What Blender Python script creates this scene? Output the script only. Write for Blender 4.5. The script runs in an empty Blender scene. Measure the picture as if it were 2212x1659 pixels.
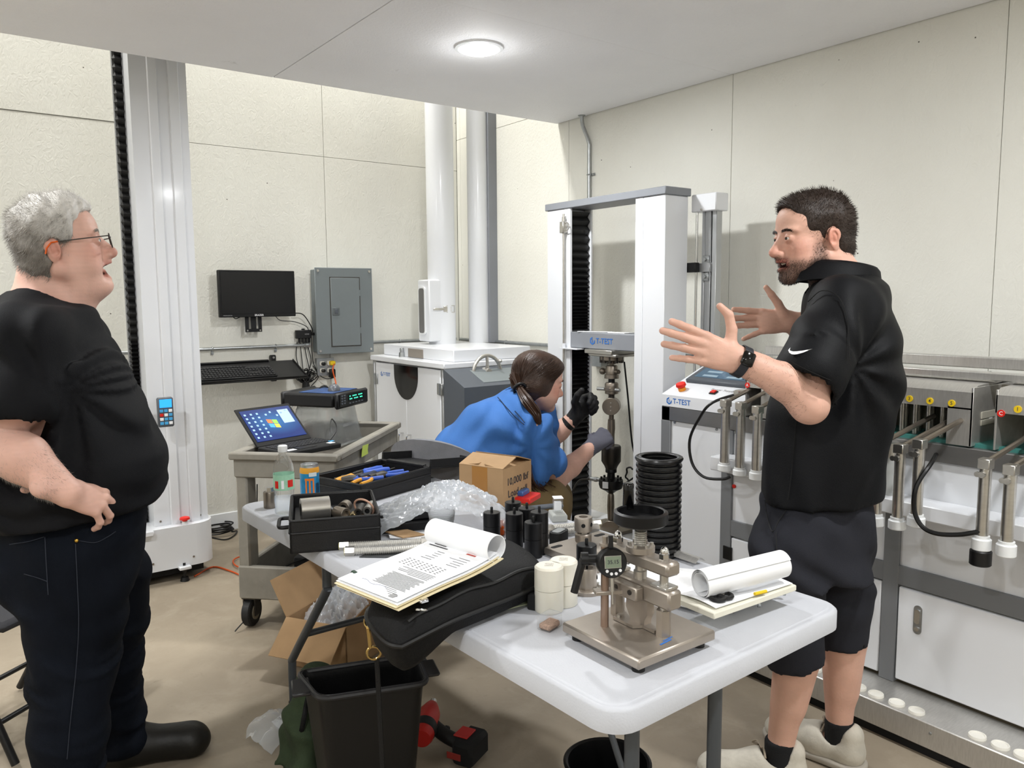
import bpy, bmesh, math, random
import numpy as np
from mathutils import Matrix, Vector
random.seed(7); np.random.seed(7)
S = bpy.context.scene
COL = S.collection
# ------------------------------------------------------------------ camera
W_, H_, F_ = 2212, 1659, 1700.0
YAW, PITCH, ROLL, CH = math.radians(53.4), math.radians(-6.2), math.radians(0.42), 1.46
FW = np.array([math.cos(YAW)*math.cos(PITCH), math.sin(YAW)*math.cos(PITCH), math.sin(PITCH)])
RT0 = np.array([math.sin(YAW), -math.cos(YAW), 0.0]); UP0 = np.cross(RT0, FW)
RT = RT0*math.cos(ROLL) - UP0*math.sin(ROLL); UP = UP0*math.cos(ROLL) + RT0*math.sin(ROLL)
FH = np.array([math.cos(YAW), math.sin(YAW), 0.0])
CP = np.array([0, 0, CH])
cam = bpy.data.cameras.new('camera'); cam.sensor_width = 36; cam.lens = 36*F_/W_; cam.clip_start = 0.02
camo = bpy.data.objects.new('camera', cam); COL.objects.link(camo); S.camera = camo
camo.matrix_world = Matrix(((RT[0], UP[0], -FW[0], 0), (RT[1], UP[1], -FW[1], 0), (RT[2], UP[2], -FW[2], CH), (0, 0, 0, 1)))
# ------------------------------------------------------------------ world, exposure, lamps of the hall, added soffit fill
S.view_settings.view_transform = 'Standard'; S.view_settings.look = 'None'
S.view_settings.exposure = 0.2; S.view_settings.gamma = 1.0; S.view_settings.use_curve_mapping = False
wd = bpy.data.worlds.new('world'); S.world = wd; wd.use_nodes = True
wd.node_tree.nodes['Background'].inputs[0].default_value = (0.9, 0.92, 1, 1)
wd.node_tree.nodes['Background'].inputs[1].default_value = 0.02
YA, XB, ZS, YS, ZT = 5.022, 3.235, 2.534, 3.86, 4.9      # back wall, right wall, soffit height, soffit edge, high ceiling
XL, YF = -3.6, -2.8                                     # walls behind and left of the camera
P_DOWN, P_HIGH = 21.0, 62.0
SPOTS = [(1.99, 2.9), (1.99, 0.35), (1.99, -1.8), (-0.45, 2.9), (-0.45, 0.35), (-0.45, -1.8), (-2.6, 2.9), (-2.6, 0.35)]
HIGHS = [(2.2, 4.45), (-0.4, 4.45), (-2.6, 4.45)]
def area(name, loc, r, power, col, spread=math.pi):
    l = bpy.data.lights.new(name, 'AREA'); l.shape = 'DISK'; l.size = 2*r; l.energy = power; l.color = col; l.spread = spread
    o = bpy.data.objects.new(name, l); COL.objects.link(o); o.location = loc; return o
for x, y in SPOTS:
    area('downlight_lamp', (x, y, ZS-0.035), 0.07, P_DOWN, (0.965, 0.985, 1.0))
    l = bpy.data.lights.new('soffit_fill', 'POINT'); l.shadow_soft_size = .06; l.energy = P_DOWN*.045; l.color = (0.965, 0.985, 1.0); o = bpy.data.objects.new('soffit_fill', l); COL.objects.link(o); o.location = (x, y, ZS-.13)  # unseen point lamp added in the air below each downlight to brighten the soffit
for x, y in HIGHS: area('high_bay_lamp', (x, y, ZT-0.3), 0.22, P_HIGH, (1, 0.985, 0.94))
# ------------------------------------------------------------------ unprojection of photo measurements onto known planes
def ray(x, y): return FW + RT*((x-W_/2)/F_) - UP*((y-H_/2)/F_)
def onz(x, y, z=0.0): d = ray(x, y); return CP + d*((z-CP[2])/d[2])
def ony(x, y, Y): d = ray(x, y); return CP + d*((Y-CP[1])/d[1])
def onx(x, y, X): d = ray(x, y); return CP + d*((X-CP[0])/d[0])
def atd(x, y, dep): return CP + ray(x, y)*dep
# ------------------------------------------------------------------ materials
def lin(c):
    if isinstance(c, str):
        c = c.lstrip('#'); c = [int(c[i:i+2], 16)/255 for i in (0, 2, 4)]
    return tuple(x/12.92 if x <= 0.04045 else ((x+0.055)/1.055)**2.4 for x in c[:3]) + (1.0,)
MATS = {}
def mat(name, col, rough=0.5, metal=0.0, bump=None, var=None, emit=0.0, trans=0.0, ior=1.45, alpha=1.0, sss=0.0, coat=0.0, stretch=None, attr=None, spec=0.5):
    if name in MATS: return MATS[name]
    m = bpy.data.materials.new(name); m.use_nodes = True; nt = m.node_tree; b = nt.nodes['Principled BSDF']
    c = lin(col); b.inputs['Base Color'].default_value = c
    b.inputs['Roughness'].default_value = rough; b.inputs['Metallic'].default_value = metal
    b.inputs['Specular IOR Level'].default_value = spec
    b.inputs['IOR'].default_value = ior; b.inputs['Transmission Weight'].default_value = trans; b.inputs['Alpha'].default_value = alpha
    if coat: b.inputs['Coat Weight'].default_value = coat; b.inputs['Coat Roughness'].default_value = 0.1
    if sss: b.inputs['Subsurface Weight'].default_value = sss; b.inputs['Subsurface Radius'].default_value = (0.01, 0.004, 0.002); b.inputs['Subsurface Scale'].default_value = 1.0
    if emit: b.inputs['Emission Color'].default_value = c; b.inputs['Emission Strength'].default_value = emit
    N = nt.nodes.new; L = nt.links.new
    co = None
    def coord():
        nonlocal co
        if co is None:
            t = N('ShaderNodeTexCoord'); mp = N('ShaderNodeMapping'); L(t.outputs['Object'], mp.inputs[0]); co = mp.outputs[0]
            if stretch: mp.inputs['Scale'].default_value = stretch
        return co
    colout = None
    if attr:
        a = N('ShaderNodeAttribute'); a.attribute_name = attr; colout = a.outputs['Color']
    if var:
        sc, am = var[0], var[1]
        n = N('ShaderNodeTexNoise'); n.inputs['Scale'].default_value = sc; n.inputs['Detail'].default_value = 5; n.inputs['Roughness'].default_value = 0.6; L(coord(), n.inputs['Vector'])
        r = N('ShaderNodeMapRange'); r.inputs[1].default_value = 0.3; r.inputs[2].default_value = 0.7; r.inputs[3].default_value = 1-am; r.inputs[4].default_value = 1+am*0.6; L(n.outputs[0], r.inputs[0])
        mx = N('ShaderNodeMix'); mx.data_type = 'RGBA'; mx.blend_type = 'MULTIPLY'; mx.inputs[0].default_value = 1
        if colout: L(colout, mx.inputs[6])
        else: mx.inputs[6].default_value = c
        L(r.outputs[0], mx.inputs[7]); colout = mx.outputs[2]
    if colout: L(colout, b.inputs['Base Color'])
    if bump:
        n = N('ShaderNodeTexNoise'); n.inputs['Scale'].default_value = bump[0]; n.inputs['Detail'].default_value = bump[2] if len(bump) > 2 else 4; L(coord(), n.inputs['Vector'])
        bp = N('ShaderNodeBump'); bp.inputs['Strength'].default_value = bump[1]; bp.inputs['Distance'].default_value = 0.004; L(n.outputs[0], bp.inputs['Height']); L(bp.outputs[0], b.inputs['Normal'])
    MATS[name] = m; return m
def mat_wall(name, base, stain, speck=True, rough=0.7):
    m = bpy.data.materials.new(name); m.use_nodes = True; nt = m.node_tree; b = nt.nodes['Principled BSDF']; N = nt.nodes.new; L = nt.links.new
    t = N('ShaderNodeTexCoord')
    n1 = N('ShaderNodeTexNoise'); n1.inputs['Scale'].default_value = 1.3; n1.inputs['Detail'].default_value = 6; L(t.outputs['Object'], n1.inputs['Vector'])
    mx = N('ShaderNodeMix'); mx.data_type = 'RGBA'; mx.inputs[6].default_value = lin(base); mx.inputs[7].default_value = lin(stain)
    r = N('ShaderNodeMapRange'); r.inputs[1].default_value = 0.35; r.inputs[2].default_value = 0.75; L(n1.outputs[0], r.inputs[0]); L(r.outputs[0], mx.inputs[0])
    # scuffs and fibre marks: thin, short strokes out of a distorted noise
    n2 = N('ShaderNodeTexNoise'); n2.inputs['Scale'].default_value = 9; n2.inputs['Detail'].default_value = 8; n2.inputs['Roughness'].default_value = 0.72; n2.inputs['Distortion'].default_value = 1.2; L(t.outputs['Object'], n2.inputs['Vector'])
    r2 = N('ShaderNodeMapRange'); r2.inputs[1].default_value = 0.66; r2.inputs[2].default_value = 0.78; r2.inputs[4].default_value = 0.5; L(n2.outputs[0], r2.inputs[0])
    mx2 = N('ShaderNodeMix'); mx2.data_type = 'RGBA'; mx2.inputs[7].default_value = lin('#8f8b80'); L(r2.outputs[0], mx2.inputs[0]); L(mx.outputs[2], mx2.inputs[6])
    out = mx2.outputs[2]
    if speck:
        v = N('ShaderNodeTexVoronoi'); v.inputs['Scale'].default_value = 6.5; L(t.outputs['Object'], v.inputs['Vector'])
        r3 = N('ShaderNodeMapRange'); r3.inputs[1].default_value = 0.028; r3.inputs[2].default_value = 0.016; L(v.outputs['Distance'], r3.inputs[0])
        mx3 = N('ShaderNodeMix'); mx3.data_type = 'RGBA'; mx3.inputs[7].default_value = lin('#4b463d'); L(r3.outputs[0], mx3.inputs[0]); L(out, mx3.inputs[6]); out = mx3.outputs[2]
    L(out, b.inputs['Base Color']); b.inputs['Roughness'].default_value = rough
    mp = N('ShaderNodeMapping'); mp.inputs['Scale'].default_value = (1, 1, 0.6); L(t.outputs['Object'], mp.inputs[0])
    n4 = N('ShaderNodeTexNoise'); n4.inputs['Scale'].default_value = 38; n4.inputs['Detail'].default_value = 6; n4.inputs['Distortion'].default_value = 2.2; L(mp.outputs[0], n4.inputs['Vector'])
    bp = N('ShaderNodeBump'); bp.inputs['Strength'].default_value = 0.45; bp.inputs['Distance'].default_value = 0.005; L(n4.outputs[0], bp.inputs['Height']); L(bp.outputs[0], b.inputs['Normal'])
    MATS[name] = m; return m
def mat_floor():
    m = bpy.data.materials.new('concrete'); m.use_nodes = True; nt = m.node_tree; b = nt.nodes['Principled BSDF']; N = nt.nodes.new; L = nt.links.new
    t = N('ShaderNodeTexCoord'); prev = None
    for sc, lo, hi, ca, cb, dist in ((1.1, .35, .7, '#9b8f7d', '#887c6b', 0.3), (4.5, .5, .78, None, '#aea391', .5), (17, .6, .82, None, '#6f6456', .6)):
        n = N('ShaderNodeTexNoise'); n.inputs['Scale'].default_value = sc; n.inputs['Detail'].default_value = 9; n.inputs['Roughness'].default_value = .66; n.inputs['Distortion'].default_value = dist; L(t.outputs['Object'], n.inputs['Vector'])
        r = N('ShaderNodeMapRange'); r.inputs[1].default_value = lo; r.inputs[2].default_value = hi; r.inputs[4].default_value = 1 if prev is None else .6; L(n.outputs[0], r.inputs[0])
        mx = N('ShaderNodeMix'); mx.data_type = 'RGBA'; mx.inputs[7].default_value = lin(cb); L(r.outputs[0], mx.inputs[0])
        if prev is None: mx.inputs[6].default_value = lin(ca)
        else: L(prev, mx.inputs[6])
        prev = mx.outputs[2]
    L(prev, b.inputs['Base Color']); b.inputs['Roughness'].default_value = .55
    n = N('ShaderNodeTexNoise'); n.inputs['Scale'].default_value = 60; n.inputs['Detail'].default_value = 6; L(t.outputs['Object'], n.inputs['Vector'])
    bp = N('ShaderNodeBump'); bp.inputs['Strength'].default_value = .18; bp.inputs['Distance'].default_value = .003; L(n.outputs[0], bp.inputs['Height']); L(bp.outputs[0], b.inputs['Normal'])
    MATS['concrete'] = m
mat_wall('wall_paint', '#e3e2da', '#dad8cf'); mat_wall('soffit_paint', '#f6f6f8', '#eeeef0', speck=False); mat_floor()
mat('seam', '#4a463e', .9); mat('white_metal', '#e3e5e9', .32, coat=.3); mat('white_plastic', '#e9ebec', .42, bump=(60, .05))
mat('grey_frame', '#77797c', .45); mat('grey_cap', '#8a8d93', .42, var=(3, .05)); mat('dark_grey', '#4c5158', .45)
mat('black', '#0b0b0c', .45); mat('black_matte', '#101011', .8); mat('rubber', '#151515', .62); mat('gloss_black', '#050506', .12)
mat('steel', '#c4c1bb', .3, .9, var=(8, .12), stretch=(1, 1, 6)); mat('dull_steel', '#8f867b', .38, .85, var=(6, .15)); mat('dark_steel', '#4a4744', .4, .8, var=(9, .2))
mat('chrome', '#d8d8d8', .14, 1.0); mat('brushed', '#c9c7c3', .38, .75, var=(30, .1), stretch=(1, 8, 1)); mat('zinc', '#aeb1b2', .36, .9, var=(25, .15)); mat('alu', '#b4b6b8', .4, .9)
mat('panel_grey', '#72797b', .5, var=(4, .04)); mat('red', '#d8291f', .35); mat('orange', '#e8641b', .45); mat('yellow', '#e6c21b', .5); mat('blue_text', '#2f6fc0', .5); mat('grey_text', '#9a9a9a', .6)
mat('paper', '#f3f4f6', .7); mat('ink', '#3a3a3e', .8); mat('screen_blue', '#2a8fe8', .3, emit=1.2); mat('skyblue', '#4aa6dd', .5)
mat('glass_dark', '#0a0b0c', .06, coat=.4); mat('clear', '#f4f7f8', .06, trans=1.0, ior=1.3); mat('cable_orange', '#c8541f', .5); mat('lamp', '#fffaf0', .5, emit=30.0)
mat('cart_grey', '#87837a', .62, var=(7, .22), bump=(25, .2)); mat('dark_edge', '#3b3833', .7)
# ------------------------------------------------------------------ mesh building
FR = {}
def eul(rx=0, ry=0, rz=0): return np.array(Matrix.Rotation(rz, 3, 'Z') @ Matrix.Rotation(ry, 3, 'Y') @ Matrix.Rotation(rx, 3, 'X'))
def frame(p, rz=0.0, rx=0.0, ry=0.0):
    M = np.eye(4); M[:3, :3] = eul(rx, ry, rz); M[:3, 3] = p; return M
def basis(p, x, y, z):
    M = np.eye(4); M[:3, 0] = x; M[:3, 1] = y; M[:3, 2] = z; M[:3, 3] = p; return M
def unit(v): v = np.asarray(v, float); return v/np.linalg.norm(v)
class MB:
    def __init__(s, M=None): s.v = []; s.f = []; s.mi = []; s.M = np.eye(4) if M is None else np.asarray(M, float); s.cm = 0
    def at(s, M): s.M = np.asarray(M, float); return s
    def m(s, i): s.cm = i; return s
    def add(s, vs, fs):
        o = len(s.v); A = np.asarray(vs, float).reshape(-1, 3) @ s.M[:3, :3].T + s.M[:3, 3]
        s.v.extend(map(tuple, A)); s.f.extend([tuple(i+o for i in f) for f in fs]); s.mi.extend([s.cm]*len(fs)); return s
    def box(s, c, d, b=0.0, R=None):
        hx, hy, hz = d[0]/2, d[1]/2, d[2]/2; b = min(b, hx*.98, hy*.98, hz*.98)
        if b <= 0:
            vs = [(x*hx, y*hy, z*hz) for x in (-1, 1) for y in (-1, 1) for z in (-1, 1)]
            fs = [(0, 1, 3, 2), (4, 6, 7, 5), (0, 4, 5, 1), (2, 3, 7, 6), (0, 2, 6, 4), (1, 5, 7, 3)]
        else:
            vs = []; idx = {}
            for x in (-1, 1):
                for y in (-1, 1):
                    for z in (-1, 1):
                        for a in range(3):
                            q = [x*(hx-b), y*(hy-b), z*(hz-b)]; q[a] += (x, y, z)[a]*b; idx[(x, y, z, a)] = len(vs); vs.append(q)
            fs = []
            def q4(*k): fs.append(tuple(idx[i] for i in k))
            for sg in (-1, 1):
                o = 1 if sg > 0 else -1
                for a in range(3):
                    b1, b2 = (a+1) % 3, (a+2) % 3
                    ring = []
                    for u, w in ((-1, -1), (1, -1), (1, 1), (-1, 1)):
                        k = [0, 0, 0]; k[a] = sg; k[b1] = u; k[b2] = w; ring.append((*k, a))
                    q4(*(ring if o > 0 else ring[::-1]))
            for a in range(3):
                b1, b2 = (a+1) % 3, (a+2) % 3
                for u in (-1, 1):
                    for w in (-1, 1):
                        k0 = [0, 0, 0]; k1 = [0, 0, 0]; k0[a] = -1; k1[a] = 1; k0[b1] = k1[b1] = u; k0[b2] = k1[b2] = w
                        ring = [(*k0, b1), (*k1, b1), (*k1, b2), (*k0, b2)]
                        q4(*(ring if u*w < 0 else ring[::-1]))
            for x in (-1, 1):
                for y in (-1, 1):
                    for z in (-1, 1):
                        t = [(x, y, z, 0), (x, y, z, 1), (x, y, z, 2)]; q4(*(t if x*y*z > 0 else t[::-1]))
        vs = np.array(vs, float)
        if R is not None: vs = vs @ np.asarray(R).T
        return s.add(vs + np.asarray(c, float), fs)
    def bx(s, x0, x1, y0, y1, z0, z1, b=0.0): return s.box(((x0+x1)/2, (y0+y1)/2, (z0+z1)/2), (abs(x1-x0), abs(y1-y0), abs(z1-z0)), b)
    def cyl(s, p0, p1, r0, r1=None, n=24, caps=True, ch=0.0):
        r1 = r0 if r1 is None else r1; p0 = np.asarray(p0, float); p1 = np.asarray(p1, float); d = p1-p0; L = np.linalg.norm(d); d = d/L
        a = np.cross(d, (0, 0, 1.) if abs(d[2]) < .9 else (1., 0, 0)); a = unit(a); b = np.cross(d, a)
        prof = [(r0, 0), (r1, L)]
        if ch: prof = [(r0-ch, 0), (r0, ch), (r1, L-ch), (r1-ch, L)]
        vs = []; fs = []
        for r, h in prof:
            for i in range(n):
                t = 2*math.pi*i/n; vs.append(p0 + d*h + r*(math.cos(t)*a + math.sin(t)*b))
        k = len(prof)
        for j in range(k-1):
            for i in range(n): i2 = (i+1) % n; fs.append((j*n+i, (j+1)*n+i, (j+1)*n+i2, j*n+i2))
        if caps: fs.append(tuple(range(n))); fs.append(tuple((k-1)*n+i for i in reversed(range(n))))
        return s.add(vs, fs)
    def lathe(s, prof, n=28, c=(0, 0, 0), ax=None, a0=0, a1=2*math.pi):
        full = abs(a1-a0-2*math.pi) < 1e-6; k = n if full else n+1; vs = []; fs = []
        Z = np.array([0, 0, 1.]) if ax is None else unit(ax); A = np.cross(Z, (0, 0, 1.) if abs(Z[2]) < .9 else (1., 0, 0)); A = unit(A); B = np.cross(Z, A); c = np.asarray(c, float)
        for r, z in prof:
            for i in range(k): t = a0+(a1-a0)*i/n; vs.append(c + Z*z + max(r, 1e-5)*(math.cos(t)*A + math.sin(t)*B))
        for j in range(len(prof)-1):
            for i in range(n): i2 = (i+1) % k; fs.append((j*k+i, j*k+i2, (j+1)*k+i2, (j+1)*k+i))
        return s.add(vs, fs)
    def tube(s, pts, r, n=8, caps=True, closed=False):
        P = np.asarray(pts, float); K = len(P); rs = np.broadcast_to(np.asarray(r, float), (K,)) if np.ndim(r) == 0 else np.asarray(r, float)
        T = np.gradient(P, axis=0) if not closed else (np.roll(P, -1, 0)-np.roll(P, 1, 0)); T /= np.linalg.norm(T, axis=1)[:, None]+1e-12
        a = np.cross(T[0], (0, 0, 1.) if abs(T[0][2]) < .9 else (1., 0, 0)); a = unit(a); vs = []; fs = []
        for i in range(K):
            a = a - T[i]*np.dot(a, T[i]); a = unit(a); b = np.cross(T[i], a)
            for j in range(n): t = 2*math.pi*j/n; vs.append(P[i] + rs[i]*(math.cos(t)*a + math.sin(t)*b))
        for i in range(K if closed else K-1):
            i2 = (i+1) % K
            for j in range(n): j2 = (j+1) % n; fs.append((i*n+j, i*n+j2, i2*n+j2, i2*n+j))
        if caps and not closed: fs.append(tuple(reversed(range(n)))); fs.append(tuple((K-1)*n+j for j in range(n)))
        return s.add(vs, fs)
    def prism(s, poly, z0, z1, M=None):
        n = len(poly); vs = [(x, y, z0) for x, y in poly] + [(x, y, z1) for x, y in poly]
        fs = [tuple(reversed(range(n))), tuple(range(n, 2*n))] + [(i, (i+1) % n, n+(i+1) % n, n+i) for i in range(n)]
        if M is not None: vs = np.asarray(vs) @ np.asarray(M)[:3, :3].T + np.asarray(M)[:3, 3]
        return s.add(vs, fs)
    def grid(s, P, flip=False, wrap=False):
        P = np.asarray(P, float); a, b = P.shape[:2]; fs = []
        for i in range(a-1):
            for j in range(b if wrap else b-1):
                j2 = (j+1) % b; q = (i*b+j, i*b+j2, (i+1)*b+j2, (i+1)*b+j); fs.append(q[::-1] if flip else q)
        return s.add(P.reshape(-1, 3), fs)
    def sheet(s, P, t):
        P = np.asarray(P, float); du = np.gradient(P, axis=0); dv = np.gradient(P, axis=1); N = np.cross(du, dv); N /= np.linalg.norm(N, axis=2)[..., None]+1e-12
        a, b = P.shape[:2]; Q = P - N*t; s.grid(P); s.grid(Q, True)
        o = len(s.v)-2*a*b; rim = [(i, 0) for i in range(a)] + [(a-1, j) for j in range(1, b)] + [(i, b-1) for i in range(a-2, -1, -1)] + [(0, j) for j in range(b-2, 0, -1)]
        for k in range(len(rim)):
            (i, j), (i2, j2) = rim[k], rim[(k+1) % len(rim)]; s.f.append((o+i*b+j, o+i2*b+j2, o+a*b+i2*b+j2, o+a*b+i*b+j)); s.mi.append(s.cm)
        return s
    def ball(s, c, r, nu=16, nv=10, R=None):
        r = np.broadcast_to(np.asarray(r, float), (3,)); vs = []; fs = []
        for i in range(nv+1):
            p = math.pi*i/nv
            for j in range(nu): t = 2*math.pi*j/nu; vs.append((math.sin(p)*math.cos(t), math.sin(p)*math.sin(t), math.cos(p)))
        for i in range(nv):
            for j in range(nu): j2 = (j+1) % nu; fs.append((i*nu+j, (i+1)*nu+j, (i+1)*nu+j2, i*nu+j2))
        vs = np.array(vs)*r
        if R is not None: vs = vs @ np.asarray(R).T
        return s.add(vs+np.asarray(c, float), fs)
    def torus(s, c, R, r, ax=(0, 0, 1), n=28, k=10, a0=0, a1=2*math.pi):
        Z = unit(ax); A = np.cross(Z, (0, 0, 1.) if abs(Z[2]) < .9 else (1., 0, 0)); A = unit(A); B = np.cross(Z, A); full = abs(a1-a0-2*math.pi) < 1e-6
        ts = [a0+(a1-a0)*i/n for i in range(n if full else n+1)]
        return s.tube([np.asarray(c)+R*(math.cos(t)*A+math.sin(t)*B) for t in ts], r, k, closed=full)
    def build(s, name, mats, parent=None, smooth=40):
        me = bpy.data.meshes.new(name); V = np.asarray(s.v, float)
        if parent is not None and parent in FR: Mi = np.linalg.inv(FR[parent]); V = V @ Mi[:3, :3].T + Mi[:3, 3]
        me.from_pydata(V.tolist(), [], s.f)
        if not isinstance(mats, (list, tuple)): mats = [mats]
        for q in mats: me.materials.append(MATS[q] if isinstance(q, str) else q)
        if len(mats) > 1: me.polygons.foreach_set('material_index', s.mi)
        if smooth:
            me.polygons.foreach_set('use_smooth', [True]*len(me.polygons)); me.set_sharp_from_angle(angle=math.radians(smooth))
        me.update(); o = bpy.data.objects.new(name, me); COL.objects.link(o)
        if parent is not None: o.parent = parent; FR[o] = FR.get(parent, np.eye(4))
        else: FR[o] = np.eye(4)
        return o
def tag(o, label, cat, group=None):
    o['label'] = label; o['category'] = cat
    if group: o['group'] = group
    return o
def thing(name, label, cat, loc=(0, 0, 0), rz=0.0, group=None):
    o = bpy.data.objects.new(name, None); o.empty_display_size = .05; COL.objects.link(o); o.location = loc; o.rotation_euler = (0, 0, rz); FR[o] = frame(loc, rz); return tag(o, label, cat, group)
def solo(mb, name, mats, label, cat, group=None, smooth=40, base=None):
    """a thing that is one mesh: origin put at its base"""
    V = np.asarray(mb.v); c = np.array([(V[:, 0].min()+V[:, 0].max())/2, (V[:, 1].min()+V[:, 1].max())/2, V[:, 2].min()]) if base is None else np.asarray(base, float)
    mb.v = (V-c).tolist(); o = mb.build(name, mats, None, smooth); o.location = c; FR[o] = frame(c); return tag(o, label, cat, group)
def struct(mb, name, mats, parent=None, smooth=0):
    o = mb.build(name, mats, parent, smooth)
    if parent is None: o['kind'] = 'structure'
    return o
def copy_tree(o, parent=None, loc=None, label=None):
    c = o.copy(); COL.objects.link(c); c.parent = parent
    if loc is not None: c.location = loc
    if label: c['label'] = label
    for ch in list(o.children): copy_tree(ch, c)
    return c
# ------------------------------------------------------------------ lettering (built once as flat meshes)
TXT = {}
def _txt(words):
    obs = []
    for t in words:
        cu = bpy.data.curves.new('t', 'FONT'); cu.body = t; cu.size = 1; cu.align_x = 'CENTER'; cu.align_y = 'CENTER'; cu.resolution_u = 3; cu.offset = 0.012
        o = bpy.data.objects.new('t', cu); COL.objects.link(o); obs.append((t, o, cu))
    dg = bpy.context.evaluated_depsgraph_get()
    for t, o, cu in obs:
        me = o.evaluated_get(dg).to_mesh(); TXT[t] = ([tuple(v.co) for v in me.vertices], [tuple(p.vertices) for p in me.polygons]); o.evaluated_get(dg).to_mesh_clear()
    for t, o, cu in obs: bpy.data.objects.remove(o); bpy.data.curves.remove(cu)
_txt(['T-TEST', 'ERAZER', '1', '2', '3', '4', '5', 'C', 'A', 'Power Supply', '10,000 lbf', 'Load cell', 'box', 'boxed', 'STOP', '35.15', 'HDMI', 'WORKCENTRE', 'Zero', 'Lime'])
def text(mb, t, M, size, dz=0.0, sx=1.0, thick=0.0006):
    """flat raised letters in the XY plane of frame M"""
    vs, fs = TXT[t]; n = len(vs); A = np.array(vs)*size; A[:, 0] *= sx; A[:, 2] = dz
    old = mb.M; mb.M = np.asarray(M, float); mb.add(A, fs); mb.M = old; return mb
def logo(mb, M, size):
    """hexagon mark and the letters T-TEST"""
    old = mb.M; mb.M = np.asarray(M, float); h = size*.5
    o = [(h*math.cos(math.radians(60*i+30)), h*math.sin(math.radians(60*i+30))) for i in range(6)]; q = [(x*.6, y*.6) for x, y in o]
    for i in (1, 2, 3, 4): 
        j = (i+1) % 6; vs = [(*o[i], 0), (*o[j], 0), (*q[j], 0), (*q[i], 0)]; mb.add(vs, [(0, 1, 2, 3)])
    mb.add([(o[5][0], o[5][1], 0), (o[0][0], o[0][1]*.4, 0), (q[0][0], q[0][1]*.2, 0), (q[5][0], q[5][1], 0)], [(0, 1, 2, 3)])
    mb.add([(-h*.12, h*.35, 0), (-h*.12, -h*.35, 0), (h*.12, -h*.35, 0), (h*.12, h*.35, 0)], [(0, 1, 2, 3)])
    T = np.eye(4); T[0, 3] = size*2.1; mb.M = old; text(mb, 'T-TEST', np.asarray(M, float) @ T, size*.95); return mb
def face_mx(p): return basis(p, (0, -1, 0), (0, 0, 1), (-1, 0, 0))      # frame on a face looking to -X
def face_my(p): return basis(p, (1, 0, 0), (0, 0, 1), (0, -1, 0))       # frame on a face looking to -Y
def bez(pts, n=24):
    """smooth curve through the points (Catmull-Rom)"""
    P = np.asarray(pts, float); P = np.vstack([2*P[0]-P[1], P, 2*P[-1]-P[-2]]); out = []
    k = len(P)-3; per = max(2, n//k)
    for i in range(k):
        p0, p1, p2, p3 = P[i:i+4]
        for j in range(per):
            t = j/per; out.append(.5*((2*p1)+(-p0+p2)*t+(2*p0-5*p1+4*p2-p3)*t*t+(-p0+3*p1-3*p2+p3)*t**3))
    out.append(P[-2]); return np.array(out)
def rrect(w, h, r, n=5):
    out = []
    for cx, cy, a in ((w/2-r, h/2-r, 0), (-w/2+r, h/2-r, 90), (-w/2+r, -h/2+r, 180), (w/2-r, -h/2+r, 270)):
        for i in range(n+1): t = math.radians(a+90*i/n); out.append((cx+r*math.cos(t), cy+r*math.sin(t)))
    return out
# ================================================================== the room
fl = struct(MB().bx(XL-.2, XB+.2, YF-.2, YA+.2, -.1, 0), 'floor', 'concrete')
wb = struct(MB().bx(XL-.2, XB+.2, YA+.012, YA+.2, 0, ZT), 'wall_back', 'seam')
wr = struct(MB().bx(XB+.012, XB+.2, YF-.2, YA+.012, 0, ZT), 'wall_right', 'seam')
struct(MB().bx(XL-.2, XL, YF-.2, YA+.2, 0, ZT), 'wall_left', 'wall_paint')
struct(MB().bx(XL, XB+.012, YF-.2, YF, 0, ZT), 'wall_front', 'wall_paint')
ce = struct(MB().bx(XL, XB-.004, YF, YS, ZS+.012, ZS+.26), 'ceiling', 'seam')
struct(MB().bx(XL-.2, XB+.2, YS-.1, YA+.2, ZT, ZT+.1), 'ceiling_high', 'soffit_paint')
struct(MB().bx(XL-.2, XB+.2, YF-.2, YS-.1, ZT, ZT+.1), 'ceiling_high_front', 'soffit_paint')
def cuts(lo, hi, ref, step):
    k = math.floor((lo-ref)/step); c = [lo]
    while True:
        k += 1; v = ref+k*step
        if v >= hi-.02: break
        if v > lo+.02: c.append(v)
    return c+[hi]
def zcuts(zs): return zs
g = .0012
XR = 0.972
for i, (a, b) in enumerate(zip(*(lambda c: (c[:-1], c[1:]))(cuts(XL, XB, XR, 1.22)))):
    zz = [0.0, 2.47 if a < XR-.02 else 2.40, ZT]
    for z0, z1 in zip(zz[:-1], zz[1:]): struct(MB().bx(a+g, b-g, YA-(.003 if (a < XR-.02 and z0 > 1) else 0), YA+.0125, z0+g, z1-g, .0015), 'panel', 'wall_paint', wb)
for a, b in zip(*(lambda c: (c[:-1], c[1:]))(cuts(YF, YA, 2.535, 1.22))):
    zz = [0.0, 2.62, ZT]
    for z0, z1 in zip(zz[:-1], zz[1:]): struct(MB().bx(XB, XB+.0125, a+g, b-g, z0+g, z1-g, .0015), 'panel', 'wall_paint', wr)
gs = .0022
for a, b in ((XL, -1.0), (-1.0, 1.436), (1.436, XB-.006)):
    for c, d, gy in ((YF, .1, 0), (.1, 2.535, .0004), (2.535, YS, .0004)): struct(MB().bx(a+gs, b-gs, c+gy, d-gy, ZS, ZS+.0125, .001), 'panel', 'soffit_paint', ce)
bb = struct(MB().bx(XL, XB-.01, YA-.014, YA-.001, 0, .12, .004), 'baseboard_back', 'white_plastic')
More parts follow.
